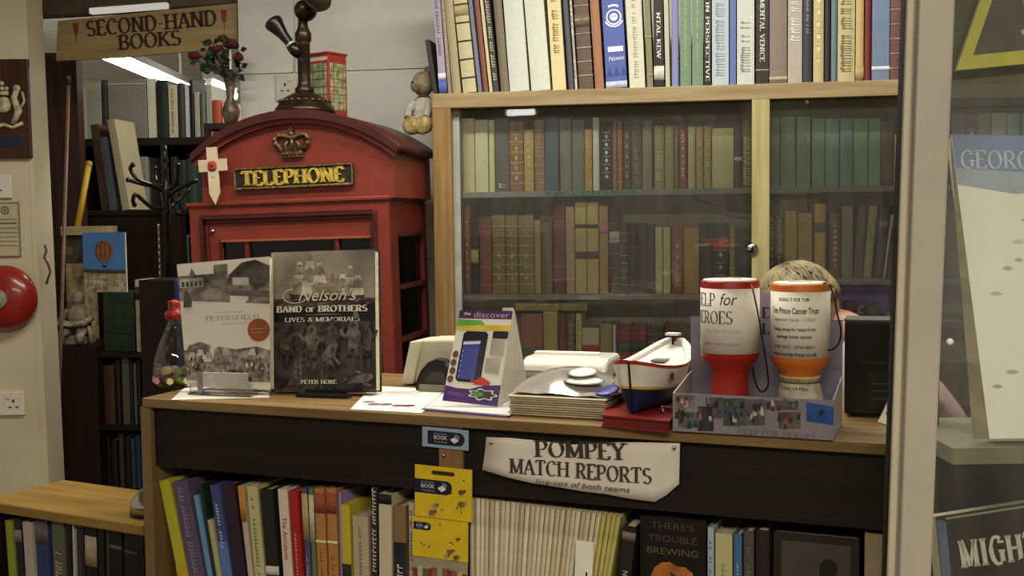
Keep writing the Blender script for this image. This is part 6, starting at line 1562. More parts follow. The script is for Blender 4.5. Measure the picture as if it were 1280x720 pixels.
# ------------------------------------------------- white printer behind
f = at(705, 474, rad(4)); X = lambda x, y, d=0: f.loc(x, y, d)
t = thing('receipt_printer', 'low white shiny printer behind the pile of booklets', 'printer', f)
x0, x1 = X(656, 460).x, X(762, 460).x; zt = X(700, 446).z
mpw = mat('c4c0b2', .25, 1.1, .02, coat=.4)
MB().prismx([(-.02, 0), (-.03, zt * .45), (-.02, zt * .85), (0, zt), (.10, zt), (.11, 0)], x0, x1, mpw).build('casing', t, bevel=.008)
MB().box(x0 + .012, x1 - .03, .028, .05, zt - .002, zt + .006, mat('d0ccc0', .6, 1.1, .02)).build('paper_tray', t, bevel=.001)
MB().box(x0 + .004, x1 - .004, -.0312, -.026, zt * .38, zt * .44, mat('8a8880', .5, 1, 0)).build('front_seam', t)

# ---------------------------------------------------- pile of booklets
g = at(705, 523, rad(1)); n = 9
zt = g.loc(697, 494, .0).z * .92; th = zt / n
for i in range(n):
    r_ = random.Random(i); x0 = g.loc(636, 523, 0).x + r_.uniform(-.002, .003); x1 = g.loc(757, 523, 0).x + r_.uniform(-.002, .002)
    o = thing('booklet', ['cream booklet in the counter pile, lowest of all', None, None, None, None, None, None, None, 'cream booklet topmost of the counter pile, under the plastic bag'][i] or f'cream booklet in the counter pile, {_ord[i]} from the bottom', 'booklet', g, (0, r_.uniform(-.002, .002), i * th + .0002), group='pile of cream booklets on the counter')
    mb = MB(); mc_ = mat(['b4a68a', 'bcb094', 'a89a7c'][i % 3], .6, 1.05, .05, 30)
    Pp = [(0, 0), (.0, 0)]
    mb.prismx([(.0, th * .45), (.003, th * .9), (.20, th * .9), (.20, th * .82), (.004, th * .80), (.0025, th * .45), (.004, th * .1), (.20, th * .08), (.20, 0), (.003, 0)], x0, x1, mc_)
    mb.build('cover', o); MB().box(x0 + .001, x1 - .001, .005, .196, th * .12, th * .78, M_page).build('page_block', o)
# glossy plastic bag on top of the pile
xb0, xb1 = g.loc(640, 500, .01).x, g.loc(778, 500, .01).x
bag = thing('plastic_bag', 'crumpled clear plastic bag with white patches lying over the booklet pile', 'bag', g.sub((0, 0, n * th + .0006)))
r_ = random.Random(21); NX, NY = 15, 9; mb = MB(); vs = []
for j in range(NY):
    for i in range(NX):
        u, v = i / (NX - 1), j / (NY - 1); x = xb0 + (xb1 - xb0) * (u * (1 - .12 * (1 - v)) + .02 * v); y = .004 + .19 * v
        z = .001 + .036 * math.sin(math.pi * min(1, v * 1.1)) * math.sin(math.pi * min(1, .12 + u * .9)) + r_.uniform(0, .0045)
        if u > .9: z *= .4
        vs.append((x, y, max(.0006, z)))
fs_ = [(j * NX + i, j * NX + i + 1, (j + 1) * NX + i + 1, (j + 1) * NX + i) for j in range(NY - 1) for i in range(NX - 1)]
mpl = mat('8a8478', .18, 1.1, .12, 14, coat=.6)
mb.add(vs, fs_, mpl, True); mb.build('film', bag, subsurf=1)
def on_bag(u, v, off=.003):
    i = min(NX - 2, int(u * (NX - 1))); j = min(NY - 2, int(v * (NY - 1))); a = Vector(vs[j * NX + i]); b = Vector(vs[(j + 1) * NX + i + 1])
    p = (a + b) / 2; return (p.x, p.y, p.z + off)
for (u, v, ru, rv, c, nm) in ((.62, .34, .026, .018, 'e0dccf', 'white_patch'), (.66, .16, .036, .014, 'd8d4c6', 'white_patch'), (.90, .22, .022, .02, '6460a8', 'lilac_print')):
    c0 = on_bag(u, v); mb = MB(); mb.lathe([(0, .0022), (.7, .0018), (1, .0)], mat(c, .25, 1.15, .05 if nm == 'white_patch' else .3, 60, coat=.5), n=20)
    mb.v = [(c0[0] + x * ru, c0[1] + y * rv * 1.6, c0[2] + z + y * rv * .25) for x, y, z in mb.v]; mb.build(nm, bag)

# ----------------------------------------------------- red mat and lifeboat
g = at(800, 533, 0); q3 = [g.lz(752, 533, 0), g.lz(837, 541, 0), g.lz(858, 505, 0), g.lz(775, 500, 0)]
t = thing('red_book', 'dark red flat book lying under the model lifeboat', 'book', g)
za = g.loc(795, 518, 0).z; za = min(max(.012, za), .03)
mred = mat('7a1c18', .5, 1.15, .08)
pl = [(p.x, p.y) for p in q3]; cxm, cym = sum(p[0] for p in pl) / 4, sum(p[1] for p in pl) / 4
MB().prismz(pl, 0, .0025, mred).prismz(pl, za - .0025, za, mred).build('cover', t)
MB().prismz([(cxm + (x - cxm) * .97, cym + (y - cym) * .97) for x, y in pl], .0026, za - .0026, mat('6a1c18', .8, 1, .1)).build('page_block', t)
ZB = CTOP + za + .001
BYAW = rad(64)
Ls, bw, bh = .205, .112, .070
p = on_z(793, 516, ZB) + Vector((math.cos(BYAW), math.sin(BYAW), 0)) * (Ls * .46)
bf = Frame((p.x, p.y, ZB), BYAW)                    # local +x: stern to bow ... bow points at -x
B = lambda x, y, d=0: bf.loc(x, y, d)
bt = thing('model_lifeboat', 'white and navy model lifeboat collecting box on the red book', 'model boat', bf)
mbw = mat('ccc6b8', .4, 1.12, .03); mnv = mat('161d3e', .4, 1.0, .05); mrd_ = mat('a02c20', .4, 1, .03); myl = mat('c09a24', .4, 1.05, .03)
st = [i / 16 for i in range(17)]
def half(u):  # beam along the hull: pointed at both ends
    return bw / 2 * (math.sin(math.pi * (.02 + .96 * u)) ** .45)
def sheer(u): return bh + .016 * abs(2 * u - 1) ** 2.2 + (.012 * ((2 * u - 1) ** 2 if u > .5 else 0))
def section(u, f):  # f 0 keel .. 1 gunwale
    k = sheer(u); z = k * f; b = half(u) * (.28 + .72 * f ** .55) if f > 0 else half(u) * .18
    rake = (u - .5) * (1 + .16 * f) + .5 if True else u
    return rake * Ls - Ls / 2, b, z
levels = [0, .12, .25, .36, .44, .47, .52, .72, .93, 1.0]
bands_ = [mnv, mnv, mnv, mnv, mnv, myl, mbw, mbw, mrd_]
hulls = MB()
for s_ in (-1, 1):
    for li in range(len(levels) - 1):
        for i in range(16):
            a = section(st[i], levels[li]); b = section(st[i + 1], levels[li]); c = section(st[i + 1], levels[li + 1]); d = section(st[i], levels[li + 1])
            hulls.add([(a[0], s_ * a[1], a[2]), (b[0], s_ * b[1], b[2]), (c[0], s_ * c[1], c[2]), (d[0], s_ * d[1], d[2])], [(0, 1, 2, 3)], bands_[li], True)
for i in range(16):
    a, b = section(st[i], 0), section(st[i + 1], 0); hulls.add([(a[0], -a[1], 0), (b[0], -b[1], 0), (b[0], b[1], 0), (a[0], a[1], 0)], [(0, 1, 2, 3)], mnv)
for u in (0.0, 1.0):
    for li in range(len(levels) - 1):
        a = section(u, levels[li]); d = section(u, levels[li + 1]); hulls.add([(a[0], -a[1], a[2]), (a[0], a[1], a[2]), (d[0], d[1], d[2]), (d[0], -d[1], d[2])], [(0, 1, 2, 3)], bands_[li])
hulls.build('hull', bt)
dk_ = MB(); rim = MB()
for i in range(16):
    for s_ in (-1, 1):
        a, b = section(st[i], 1.0), section(st[i + 1], 1.0); ia, ib = max(0, a[1] - .012), max(0, b[1] - .012)
        rim.add([(a[0], s_ * a[1], a[2]), (b[0], s_ * b[1], b[2]), (b[0] * .95, s_ * ib, b[2] + .0005), (a[0] * .95, s_ * ia, a[2] + .0005)], [(0, 1, 2, 3)], mbw, True)
        za_, zb_ = a[2] - .006, b[2] - .006
        rim.add([(a[0] * .95, s_ * ia, a[2] + .0005), (b[0] * .95, s_ * ib, b[2] + .0005), (b[0] * .95, s_ * ib, zb_), (a[0] * .95, s_ * ia, za_)], [(0, 1, 2, 3)], mbw, True)
    a, b = section(st[i], 1.0), section(st[i + 1], 1.0); ia, ib = max(0, a[1] - .0115), max(0, b[1] - .0115)
    dk_.add([(a[0] * .95, -ia, a[2] - .006), (b[0] * .95, -ib, b[2] - .006), (b[0] * .95, ib, b[2] - .006), (a[0] * .95, ia, a[2] - .006)], [(0, 1, 2, 3)], mbw)
rim.build('gunwale', bt); dk_.build('deck', bt)
zd_ = sheer(.42) - .0045
mb = MB(); mb.add([(-.070, -.026, sheer(.2) - .0035), (-.018, -.032, zd_ - .0003), (-.018, .032, zd_ - .0003), (-.070, .026, sheer(.2) - .0035)], [(0, 1, 2, 3)], mat('343c74', .4, 1.1, .06)); mb.add([(-.058, -.014, sheer(.25) - .0015), (-.03, -.016, zd_ + .0012), (-.03, .016, zd_ + .0012), (-.058, .014, sheer(.25) - .0015)], [(0, 1, 2, 3)], mat('b0b4c0', .4, 1, .25, 90)); mb.build('deck_panel', bt)
MB().box(-.016, -.011, -.034, .034, zd_ - .001, zd_ + .0015, myl).build('thwart', bt); MB().box(.02, .05, -.012, .012, sheer(.66) - .0055, sheer(.66) - .0025, mat('6a6458', .5, 1, 0)).build('coin_slot', bt)
a, d = section(0, 0), section(0, 1.0)
MB().tube([(section(0, l_)[0] - .0015, 0, section(0, l_)[2]) for l_ in levels], .0018, M_black, 6).build('stem_post', bt)
mb = MB()
for s_, u in ((-1, .28), (1, .2)):
    c = section(u, .72); n_ = section(u + .05, .72); dx, dy = n_[0] - c[0], s_ * (n_[1] - c[1]); l = math.hypot(dx, dy); dx /= l; dy /= l
    ox, oy = (dy, -dx) if s_ < 0 else (-dy, dx)
    if oy * s_ < 0: ox, oy = -ox, -oy
    o_ = Vector((c[0] + ox * .004, s_ * c[1] + oy * .004, c[2] + .002))
    for ring_, m_ in ((.0085, mat('b07a2c', .5, 1, 0)), (.006, mnv), (.003, mrd_)):
        mb.add([(o_.x + dx * ring_ * math.cos(rad(a)) + ox * (.0009 - ring_ * .08), o_.y + dy * ring_ * math.cos(rad(a)) + oy * (.0009 - ring_ * .08), o_.z + ring_ * math.sin(rad(a))) for a in range(0, 360, 30)], [tuple(range(12))], m_)
    for k in range(6): xx = -.018 + .006 * k; mb.add([(o_.x + dx * xx, o_.y + dy * xx, o_.z - .016), (o_.x + dx * (xx + .004), o_.y + dy * (xx + .004), o_.z - .016), (o_.x + dx * (xx + .004), o_.y + dy * (xx + .004), o_.z - .0125), (o_.x + dx * xx, o_.y + dy * xx, o_.z - .0125)], [(0, 1, 2, 3)], mat('8a8c98', .5, 1, 0))
tag(mb.build('hull_emblem', bt), 'small round flag emblems')
sr = section(1, 1.0)
MB().box(sr[0] - .022, sr[0] - .004, -.012, .012, sr[2] + .006, sr[2] + .010, mbw).box(sr[0] - .015, sr[0] - .011, -.002, .002, sr[2] - .012, sr[2] + .006, M_black).build('rudder_tiller', bt)
mb = MB(); r_ = random.Random(8); pts = [(-.085 + .02 * i, -.045 + .012 * math.sin(i * 2.1), .004 + .004 * (i % 2)) for i in range(9)]; mb.tube(pts, .0012, mat('b0a894', .7, 1, 0), 6); mb.build('cord', bt)
# ------------------------------------------------------ collection tin tray
TRF = at(841, 539, rad(0)); X = lambda x, y, d=0: TRF.loc(x, y, d)
e = on_z(1042, 551, CTOP); TRF = Frame((TRF.M.translation.x, TRF.M.translation.y, CTOP + .0005), math.atan2(e.y - TRF.M.translation.y, e.x - TRF.M.translation.x))
w = (e.xy - TRF.M.translation.xy).length; h = (X(843, 491).z + X(1043, 501).z) / 2; dpt = .125
tr = thing('collection_tray', 'grey cardboard counter tray printed with photographs, holding two collection tins', 'tray', TRF)
mtr = mat('807a80', .5, 1.05, .06, 12); mtw = mat('a8a0a0', .5, 1.05, .04, 12); T_ = .0018
MB().box(0, w, 0, dpt, 0, T_, mtr).build('floor_panel', tr)
MB().box(0, w, 0, T_, T_, h, mtr).build('front_panel', tr)
zs_ = h + .018
for x in (0, w - T_): MB().prismx([(T_, T_), (T_, h), (dpt, zs_), (dpt, T_)], x, x + T_, mtw).build('side_panel', tr)
zl, zm = X(870, 396, dpt).z, X(957, 366, dpt).z
xa, xb = X(884, 380, dpt).x, X(1036, 380, dpt).x
MB().prism([(0, 0), (w, 0), (w, zl), (xb + .006, zl), (xb, zm), (xa, zm), (xa - .006, zl), (0, zl)], dpt + .0005, dpt + .0005 + T_, mat('7e7686', .5, 1.05, .06, 12)).build('back_panel', tr)
mi = mat('2a2434', .6, 1, 0)
for ch, py in (('E', 391), ('L', 411)):
    p = X(957, py, dpt); serif(ch, .017, mi, 'lettering', tr, (p.x, dpt - .0003, p.z), thick=.24)
# photographs along the front
def ph(x0, y0, x1, y1, bg, marks, nm='photo_print', tiltpx=0):
    a, b = X(x0, y0), X(x1, y1); mb = MB(); yy = -.0006
    sk = (X(x1, y0 + tiltpx).z - a.z)
    mb.flat([(a.x, b.z), (b.x, b.z + sk), (b.x, a.z + sk), (a.x, a.z)], yy, mat(bg, .45, 1, .2, 50)); r = random.Random(int(x0 * 7 + y0))
    for i in range(marks):
        u, v = r.uniform(.05, .9), r.uniform(.05, .85); x = a.x + (b.x - a.x) * u; z = b.z + (a.z - b.z) * v + sk * u; s = r.uniform(.002, .0055)
        mb.flat([(x - s * .6, z - s), (x + s * .6, z - s), (x + s * .5, z + s * .6), (x, z + s * 1.3), (x - s * .5, z + s * .6)], yy - .0002 - .00002 * i, mat(r.choice(['3a2c28', '20201c', '8a5a48', 'b0a494', '4a5a4c', '5a4a58', '2c3448']), .5, 1, 0))
    mb.build(nm, tr)
ph(844, 494, 868, 523, '7c7068', 10); ph(848, 515, 874, 536, '5a6468', 10); ph(872, 508, 892, 540, '3a3436', 8); ph(882, 497, 904, 524, '5c5458', 12)
ph(904, 498, 932, 534, '4a4c4c', 22); ph(932, 499, 956, 533, '5e5658', 18); ph(957, 501, 998, 514, '544c4c', 16)
ph(973, 515, 1001, 537, '6e5448', 12); 
ph(1008, 503, 1042, 528, '2c5090', 0, tiltpx=5)
p = X(1026, 515); mb = MB().flat([(p.x - .006, p.z), (p.x - .001, p.z + .001), (p.x, p.z + .006), (p.x + .003, p.z + .002), (p.x + .007, p.z + .001), (p.x + .003, p.z - .002), (p.x + .001, p.z - .007), (p.x - .002, p.z - .002)], -.0011, mat('141a2c', .5, 1, 0)); mb.build('diver_print', tr)
a, b = X(923, 539), X(1020, 546); c = (a + b) / 2
serif('HELP FOR HEROES', .008, mat('6a6068', .6, 1, 0), 'lettering', tr, (c.x, -.0006, c.z), (b - a).length, rot=math.atan2(b.z - a.z, b.x - a.x), thick=.18)
# ---- tins
def cyl_text(o, r, z0=0):
    for v in o.data.vertices:
        a = v.co.x / r; rr = r + .0006 - v.co.y
        v.co = Vector((rr * math.sin(a), -rr * math.cos(a), v.co.z))
def tin(px, pw_, ytop, ybot, y_lab0, y_lab1, col, name, label, rot, foot=True):
    d = .062; c = X(px, ybot, d); F = TRF.sub((c.x, d, T_ + .0006), rot)
    # shell measured in the tray's frame
    zt = X(px, ytop, d - .03).z - T_; r = abs(X(px + pw_ / 2, 400, d).x - c.x)
    zl0 = X(px, y_lab1, d - r).z - T_; zl1 = X(px, y_lab0, d - r).z - T_
    t = thing(name, label, 'collection tin', F); m_ = mat(col, .35, 1.12, .04, 14)
    zw = zl0 - .020
    MB().lathe([(r * .86, 0), (r * .84, .004), (r * .66, zw * .55), (r * .60, zw * .80), (r * .66, zw * .95), (r * .93, zl0 - .012), (r, zl0 - .004), (r, zt - .003), (r * .98, zt), (r * .9, zt)], m_, n=40).build('body', t)
    MB().lathe([(r * .93, zt - .001), (r * .9, zt + .002), (0, zt + .0025)], mat('d0ccc0', .5, 1.1, .02), n=32).build('lid', t)
    MB().box(-r * .4, r * .4, -.0018, .0018, zt + .0022, zt + .003, M_black).build('coin_slot', t)
    MB().lathe([(r + .0004, zl0), (r + .0004, zl1)], mat('cfc8b8', .55, 1.12, .02), n=48).build('paper_label', t)
    return t, F, r, zt, zl0, zl1
t1, F1, r1, zt1, a0, a1 = tin(912.5, 73, 352, 505, 362, 444, '8e2216', 'collection_tin', 'red and white collection tin with serif lettering for heroes in the tray', rad(-10))
H1 = a1 - a0; mi = mat('26221e', .6, 1, 0); vr = r1
zof = lambda py: X(912, py, .03).z - T_
for txt, py, hh, wd, x0, kind in (('HELP', 375, .020, .046, -.030, 's'), ('HEROES', 397, .019, .074, -.017, 's')):
    o = serif(txt, hh, mi, 'lettering', t1, (x0, 0, zof(py)), wd, thick=.14, thin=.05); cyl_text(o, vr)
o = sans('for', .026, mi, 'lettering', t1, (.012, 0, zof(375)), shear=.3, width=.026); cyl_text(o, vr)
o = sans('For Our Wounded', .0085, mat('a89c90', .6, 1, 0), 'lettering', t1, (.004, 0, zof(414)), shear=.4, width=.056); cyl_text(o, vr)
o = sans('helpforheroes.org.uk', .0075, mat('9a5a50', .6, 1, 0), 'lettering', t1, (.0, 0, zof(430)), width=.062); cyl_text(o, vr)
def cord(F, pts, parent, name='carry_cord', r=.0013):
    P = [Vector(p) for p in pts]; Q = []
    for i in range(len(P) - 1):
        p0, p1, p2, p3 = [P[max(0, min(len(P) - 1, i + k))] for k in (-1, 0, 1, 2)]
        for s_ in range(6):
            q = s_ / 6; Q.append(.5 * ((2 * p1) + (p2 - p0) * q + (2 * p0 - 5 * p1 + 4 * p2 - p3) * q * q + (3 * p1 - p0 - 3 * p2 + p3) * q ** 3))
    Q.append(P[-1]); tag(MB().tube([tuple(q) for q in Q], r, M_black, 8).build(name, parent), 'thin black cord')
cx_ = lambda F, px, py, d: tuple(F.I @ (TRF.M @ X(px, py, d)))
cord(F1, [cx_(F1, 936, 353, .05), cx_(F1, 941, 362, .012), cx_(F1, 948, 395, .008), cx_(F1, 954, 430, .012), cx_(F1, 959, 462, .02), cx_(F1, 960, 482, .03), cx_(F1, 952, 490, .04), cx_(F1, 945, 480, .03), cx_(F1, 940, 457, .02)], t1)
t2, F2, r2, zt2, b0, b1 = tin(1000, 75, 356, 505, 366, 449, 'b8621e', 'collection_tin', 'orange and white cancer charity collection tin at the right of the tray', rad(-8))
zof = lambda py: X(1000, py, .03).z - T_; vr = r2
for txt, py, hh, wd, sh_ in (('DOING IT FOR TOM', 375, .0072, .046, 0), ('Tom Prince Cancer Trust', 389, .0125, .078, 0), ('Registered Charity - 1125610', 400, .0065, .066, .2), ('Raising money for research into', 412, .0075, .068, 0), ('teenage bone cancer', 421, .0075, .056, 0), ('01206 763751 - 07769 686211', 434, .0065, .066, 0), ('www.tomprince.co.uk', 443, .0085, .072, 0)):
    o = sans(txt, hh, mat('38322c' if sh_ == 0 else '7a7068', .6, 1, 0), 'lettering', t2, (.001, 0, zof(py)), shear=sh_, width=wd, bold=.025 if not sh_ else .012); cyl_text(o, vr)
cord(F2, [cx_(F2, 1026, 356, .06), cx_(F2, 1034, 354, .03), cx_(F2, 1041, 366, .02), cx_(F2, 1046, 390, .02), cx_(F2, 1051, 412, .03), cx_(F2, 1049, 428, .04), cx_(F2, 1042, 436, .045), cx_(F2, 1034, 438, .05)], t2)
# paper tied round the foot of the orange tin
mpt = mat('b8ae96', .8, 1.1, .12, 70); zz = b0 - .03
MB().lathe([(r2 * .95, .001), (r2 * .93, .012), (r2 * .80, zz * .55), (r2 * .66, zz * .9), (r2 * .70, zz)], mpt, n=36).build('tied_paper', t2)
for txt, z in (('Friday 14 May', zz * .80), ('is out of pay', zz * .60)):
    o = sans(txt, .0078, mi, 'lettering', t2, (-.002, 0, z), width=.044); cyl_text(o, r2 * (.76 if z > zz * .7 else .84))
MB().lathe([(r2 * .69, zz * .88), (r2 * .72, zz * .93), (r2 * .69, zz * .98)], mat('8a8058', .7, 1, .2, 90), n=30).build('tie_band', t2)

# ------------------------------------------------------------- black computer
f = at(1055, 521, rad(2)); X2 = lambda x, y, d=0: f.loc(x, y, d)
t = thing('computer_tower', 'black computer case standing at the right end of the counter', 'computer', f)
x1 = X2(1126, 480).x; zt = X2(1085, 402).z
MB().box(0, x1, 0, .07, .004, zt, M_blackplastic).build('case', t, bevel=.003)
MB().box(-.001, x1 + .001, -.002, .071, zt, zt + .003, mat('5a5850', .4, 1, 0)).build('lid', t)
za, zb = X2(1090, 464).z, X2(1090, 510).z
MB().box(x1 * .42, x1 * .9, -.0015, 0, zb, za, mat('1e1c19', .4, 1, 0)).build('drive_panel', t, bevel=.0005)
mb = MB()
for i in range(3): zz = zb + (za - zb) * (.25 + .2 * i); mb.box(x1 * .5, x1 * .82, -.0022, -.0012, zz, zz + .0022, mat('4a4844', .4, 1, 0))
mb.build('drive_slots', t); MB().box(x1 * .3, x1 * .95, -.002, 0, za + .012, za + .016, mat('2a2824', .4, 1, 0)).build('trim_strip', t)
for sx in (.01, x1 - .02): MB().box(sx, sx + .01, .01, .065, 0, .004, M_black).build('foot', t)
# little card propped by the doorway
f = at(1097, 528, rad(0)); X3 = lambda x, y, d=0: f.loc(x, y, d)
t = thing('propped_card', 'small pale card propped upright beside the black computer', 'card', f)
q = [f.lz(1097, 528, 0), f.lz(1124, 537, 0), f.loc(1132, 470, .035), f.loc(1122, 474, .03)]
mb = MB(); card(mb, [Vector((q[0].x, q[0].y, .001)), Vector((q[1].x, q[1].y, .001)), q[2], q[3]], .0012, mat('b0a888', .6, 1.1, .04)); mb.build('front_leaf', t)
mb = MB(); card(mb, [Vector(S2([Vector((q[0].x, q[0].y, .001)), Vector((q[1].x, q[1].y, .001)), q[2], q[3]], u, v, .0004)) for u, v in ((.22, .2), (.95, .2), (.95, .96), (.25, .96))], .0003, mat('28241e', .6, 1, .05)); mb.build('dark_picture', t)
mb = MB(); card(mb, [Vector((q[0].x + .01, q[0].y + .028, .001)), Vector((q[1].x + .004, q[1].y + .026, .001)), q[2] + Vector((0, .004, 0)), q[3] + Vector((0, .004, 0))], .001, mat('a8a088', .6, 1, .04)); mb.build('rear_leaf', t)
# height above the computer lid, unused; the purple reflection block stands in the cabinet
ZK = CTOP + .0005 + zt + .0036

# ---------------------------------------------------------------- the person
hc = on_y(999, 368, 2.62); 
hx, hy = hc.x, hc.y
ztop = on_y(1003, 328, 2.62).z; hz = ztop - .100
def skin(name, parent, verts, edges, radii, m, root=0, sub=2):
    me = bpy.data.meshes.new(name); me.from_pydata([tuple(v) for v in verts], edges, []); me.update(); me.materials.append(m)
    o = bpy.data.objects.new(name, me); COL.objects.link(o); o.parent = parent
    md = o.modifiers.new('skin', 'SKIN'); md.use_smooth_shade = True
    for i, r_ in enumerate(radii):
        sv = me.skin_vertices[0].data[i]; sv.radius = r_ if isinstance(r_, tuple) else (r_, r_); sv.use_root = (i == root)
    ss = o.modifiers.new('sub', 'SUBSURF'); ss.levels = sub; ss.render_levels = sub
    dg = bpy.context.evaluated_depsgraph_get(); dg.update()
    me2 = bpy.data.meshes.new_from_object(o.evaluated_get(dg)); o.modifiers.clear(); o.data = me2
    for p in me2.polygons: p.use_smooth = True
    return o
PSF = Frame((hx, hy, 0), rad(-14))
pe_ = thing('person', 'seated person with short fair grey hair and pale pink top, bowed behind the counter', 'person', PSF)
m_skin = mat('b48a70', .55, 1.0, .04, 20); m_top = mat('bca09a', .85, 1.0, .06, 30); m_tr = mat('3a3634', .85, 1, .05); m_hair = mat('8c7c58', .6, 1.0, .25, 26, stretch=(1, 1, .25), bump=.5)
# local: faces -x; head at origin, seat under the back
V = []; E_s = []; RD = []
def nd(x, y, z, r, p=None):
    V.append((x, y, z)); RD.append(r)
    if p is not None: E_s.append((p, len(V) - 1))
    return len(V) - 1
pel = nd(.30, 0, .54, (.12, .10)); bel = nd(.30, 0, .66, (.10, .085), pel); chs = nd(.25, 0, .82, (.105, .085), bel); upc = nd(.20, 0, hz - .14, (.085, .065), chs)
nk = nd(.10, 0, hz - .05, .05, upc); hb_ = nd(.045, 0, hz - .055, .056, nk); 
for s_ in (-1, 1):
    sh_ = nd(.18, s_ * .16, hz - .185, .042, upc); el = nd(.10, s_ * .21, hz - .44, .036, sh_); wr = nd(-.09, s_ * .10, hz - .47, .027, el); hd_ = nd(-.16, s_ * .075, hz - .47, .03, wr)
    for k in range(4):
        a_ = nd(-.20, s_ * (.045 + .020 * k), hz - .465, .0095, hd_); c_ = nd(-.232 + .006 * abs(k - 1.2), s_ * (.043 + .020 * k), hz - .478, .0085, a_)
    th_ = nd(-.15, s_ * .035, hz - .455, .0105, hd_); nd(-.185, s_ * .022, hz - .462, .009, th_)
    hp = nd(.26, s_ * .09, .53, .08, pel); kn = nd(-.14, s_ * .10, .53, .055, hp); an = nd(-.12, s_ * .10, .10, .038, kn); ft_ = nd(-.16, s_ * .10, .045, .042, an); nd(-.26, s_ * .11, .035, .033, ft_)
body = skin('body', pe_, V, E_s, RD, m_skin)
# head joins the neck in the same mesh
bm = bmesh.new(); bm.from_mesh(body.data); n0 = len(bm.verts)
hm = MB(); hm.ball((0, 0, 0), .092, m_skin, 28, (.98, .78, 1.12))
tmp = bpy.data.meshes.new('t'); tmp.from_pydata(hm.v, [], hm.f); 
tilt_h = Matrix.Translation(Vector((0, 0, hz))) @ Matrix.Rotation(rad(-24), 4, 'Y')
for v in tmp.vertices:
    x, y, z = v.co
    if x < -.02 and z < .03: x *= .93; y *= (1 - .18 * max(0, -z) / .11)
    g = lambda cx, cy, cz, s: math.exp(-(((x - cx) ** 2 + (y - cy) ** 2 + (z - cz) ** 2) / (2 * s * s)))
    x -= .028 * math.exp(-((y / .012) ** 2 + ((z + .018) / .022) ** 2)) * (x < 0) + .010 * math.exp(-((y / .024) ** 2 + ((z + .066) / .012) ** 2)) * (x < 0) + .012 * math.exp(-((y / .03) ** 2 + ((z + .098) / .02) ** 2)) * (x < 0)
    for s_ in (-1, 1): x += .012 * math.exp(-(((y - s_ * .032) / .014) ** 2 + ((z - .012) / .011) ** 2)) * (x < 0)
    v.co = tilt_h @ Vector((x, y, z))
bm.from_mesh(tmp); bmesh.ops.recalc_face_normals(bm, faces=bm.faces)
for f_ in bm.faces: f_.smooth = True
bm.to_mesh(body.data); bm.free()
HT = tilt_h
hp_ = lambda x, y, z: tuple(HT @ Vector((x, y, z)))
for s_ in (-1, 1):
    MB().ball(hp_(-.0655, s_ * .030, .011), .0095, mat('cfc4b4', .3, .9, 0), 12).ball(hp_(-.0738, s_ * .030, .010), .0055, mat('3a3026', .3, 1, 0), 10).build('eye', pe_)
    mb = MB(); mb.tube([hp_(.012, s_ * .072, .02), hp_(.02, s_ * .080, .028), hp_(.026, s_ * .078, .01), hp_(.018, s_ * .075, -.02), hp_(.008, s_ * .069, -.028)], [.006, .007, .007, .007, .005], m_skin, 8); mb.build('ear', pe_)
mb = MB(); mb.tube([hp_(-.070, -.020, -.060), hp_(-.080, 0, -.058), hp_(-.070, .020, -.060)], [.003, .006, .003], mat('9a5f52', .5, 1, 0), 8); mb.build('mouth', pe_)
# hair: a cap of soft locks down to the nape
mb = MB(); vs_ = []; NA, NB = 36, 18
for j in range(NB + 1):
    for i in range(NA):
        az = 2 * math.pi * i / NA; front = max(0, -math.cos(az)); lim = 96 - 48 * front ** 1.5
        pol = rad(lim * j / NB); rr = .097 + .0015 * math.sin(az * 13 + j * .9) + .003 * math.sin(az * 3 + 1) * math.sin(pol)
        vs_.append(hp_(rr * math.sin(pol) * math.cos(az) * 1.0, rr * .84 * math.sin(pol) * math.sin(az), rr * 1.06 * math.cos(pol)))
mb.add(vs_, [(j * NA + i, j * NA + (i + 1) % NA, (j + 1) * NA + (i + 1) % NA, (j + 1) * NA + i) for j in range(NB) for i in range(NA)], m_hair, True)
for k in range(110):
    az = 2 * math.pi * k / 110 + .05; front = max(0, -math.cos(az)); lim = 99 - 47 * front ** 1.5; pts = []
    for j in range(9):
        pol = rad(6 + (lim - 6) * j / 8); a2 = az + .25 * math.sin(j * .5 + k); rr = .0975 + .0012 * math.sin(k * 2.7)
        pts.append(hp_(rr * math.sin(pol) * math.cos(a2), rr * .84 * math.sin(pol) * math.sin(a2), rr * 1.06 * math.cos(pol)))
    mb.tube(pts, [.0008, .0022, .003, .0032, .0032, .003, .0028, .002, .001], m_hair, 6)
hr = mb.build('hair', pe_, solid=.004); tag(hr, 'short fair grey hair')
# clothes over the body
Vc = []; E_s2 = []; RD2 = []
V, E_s, RD = Vc, E_s2, RD2
pel = nd(.30, 0, .53, (.165, .135)); bel = nd(.30, 0, .66, (.15, .125), pel); chs = nd(.25, 0, .82, (.165, .13), bel); upc = nd(.185, 0, hz - .115, (.135, .108), chs); cl_ = nd(.10, 0, hz - .030, .060, upc)
for s_ in (-1, 1):
    sh_ = nd(.18, s_ * .165, hz - .18, .066, upc); el = nd(.10, s_ * .21, hz - .44, .053, sh_); wr = nd(-.06, s_ * .115, hz - .468, .040, el)
tag(skin('top', pe_, V, E_s, RD, m_top), 'pale pink top')
V = []; E_s = []; RD = []
pel = nd(.30, 0, .53, (.16, .13))
for s_ in (-1, 1):
    hp = nd(.26, s_ * .09, .53, .106, pel); kn = nd(-.14, s_ * .10, .53, .077, hp); an = nd(-.12, s_ * .10, .12, .055, kn)
tag(skin('trousers', pe_, V, E_s, RD, m_tr), 'dark trousers')
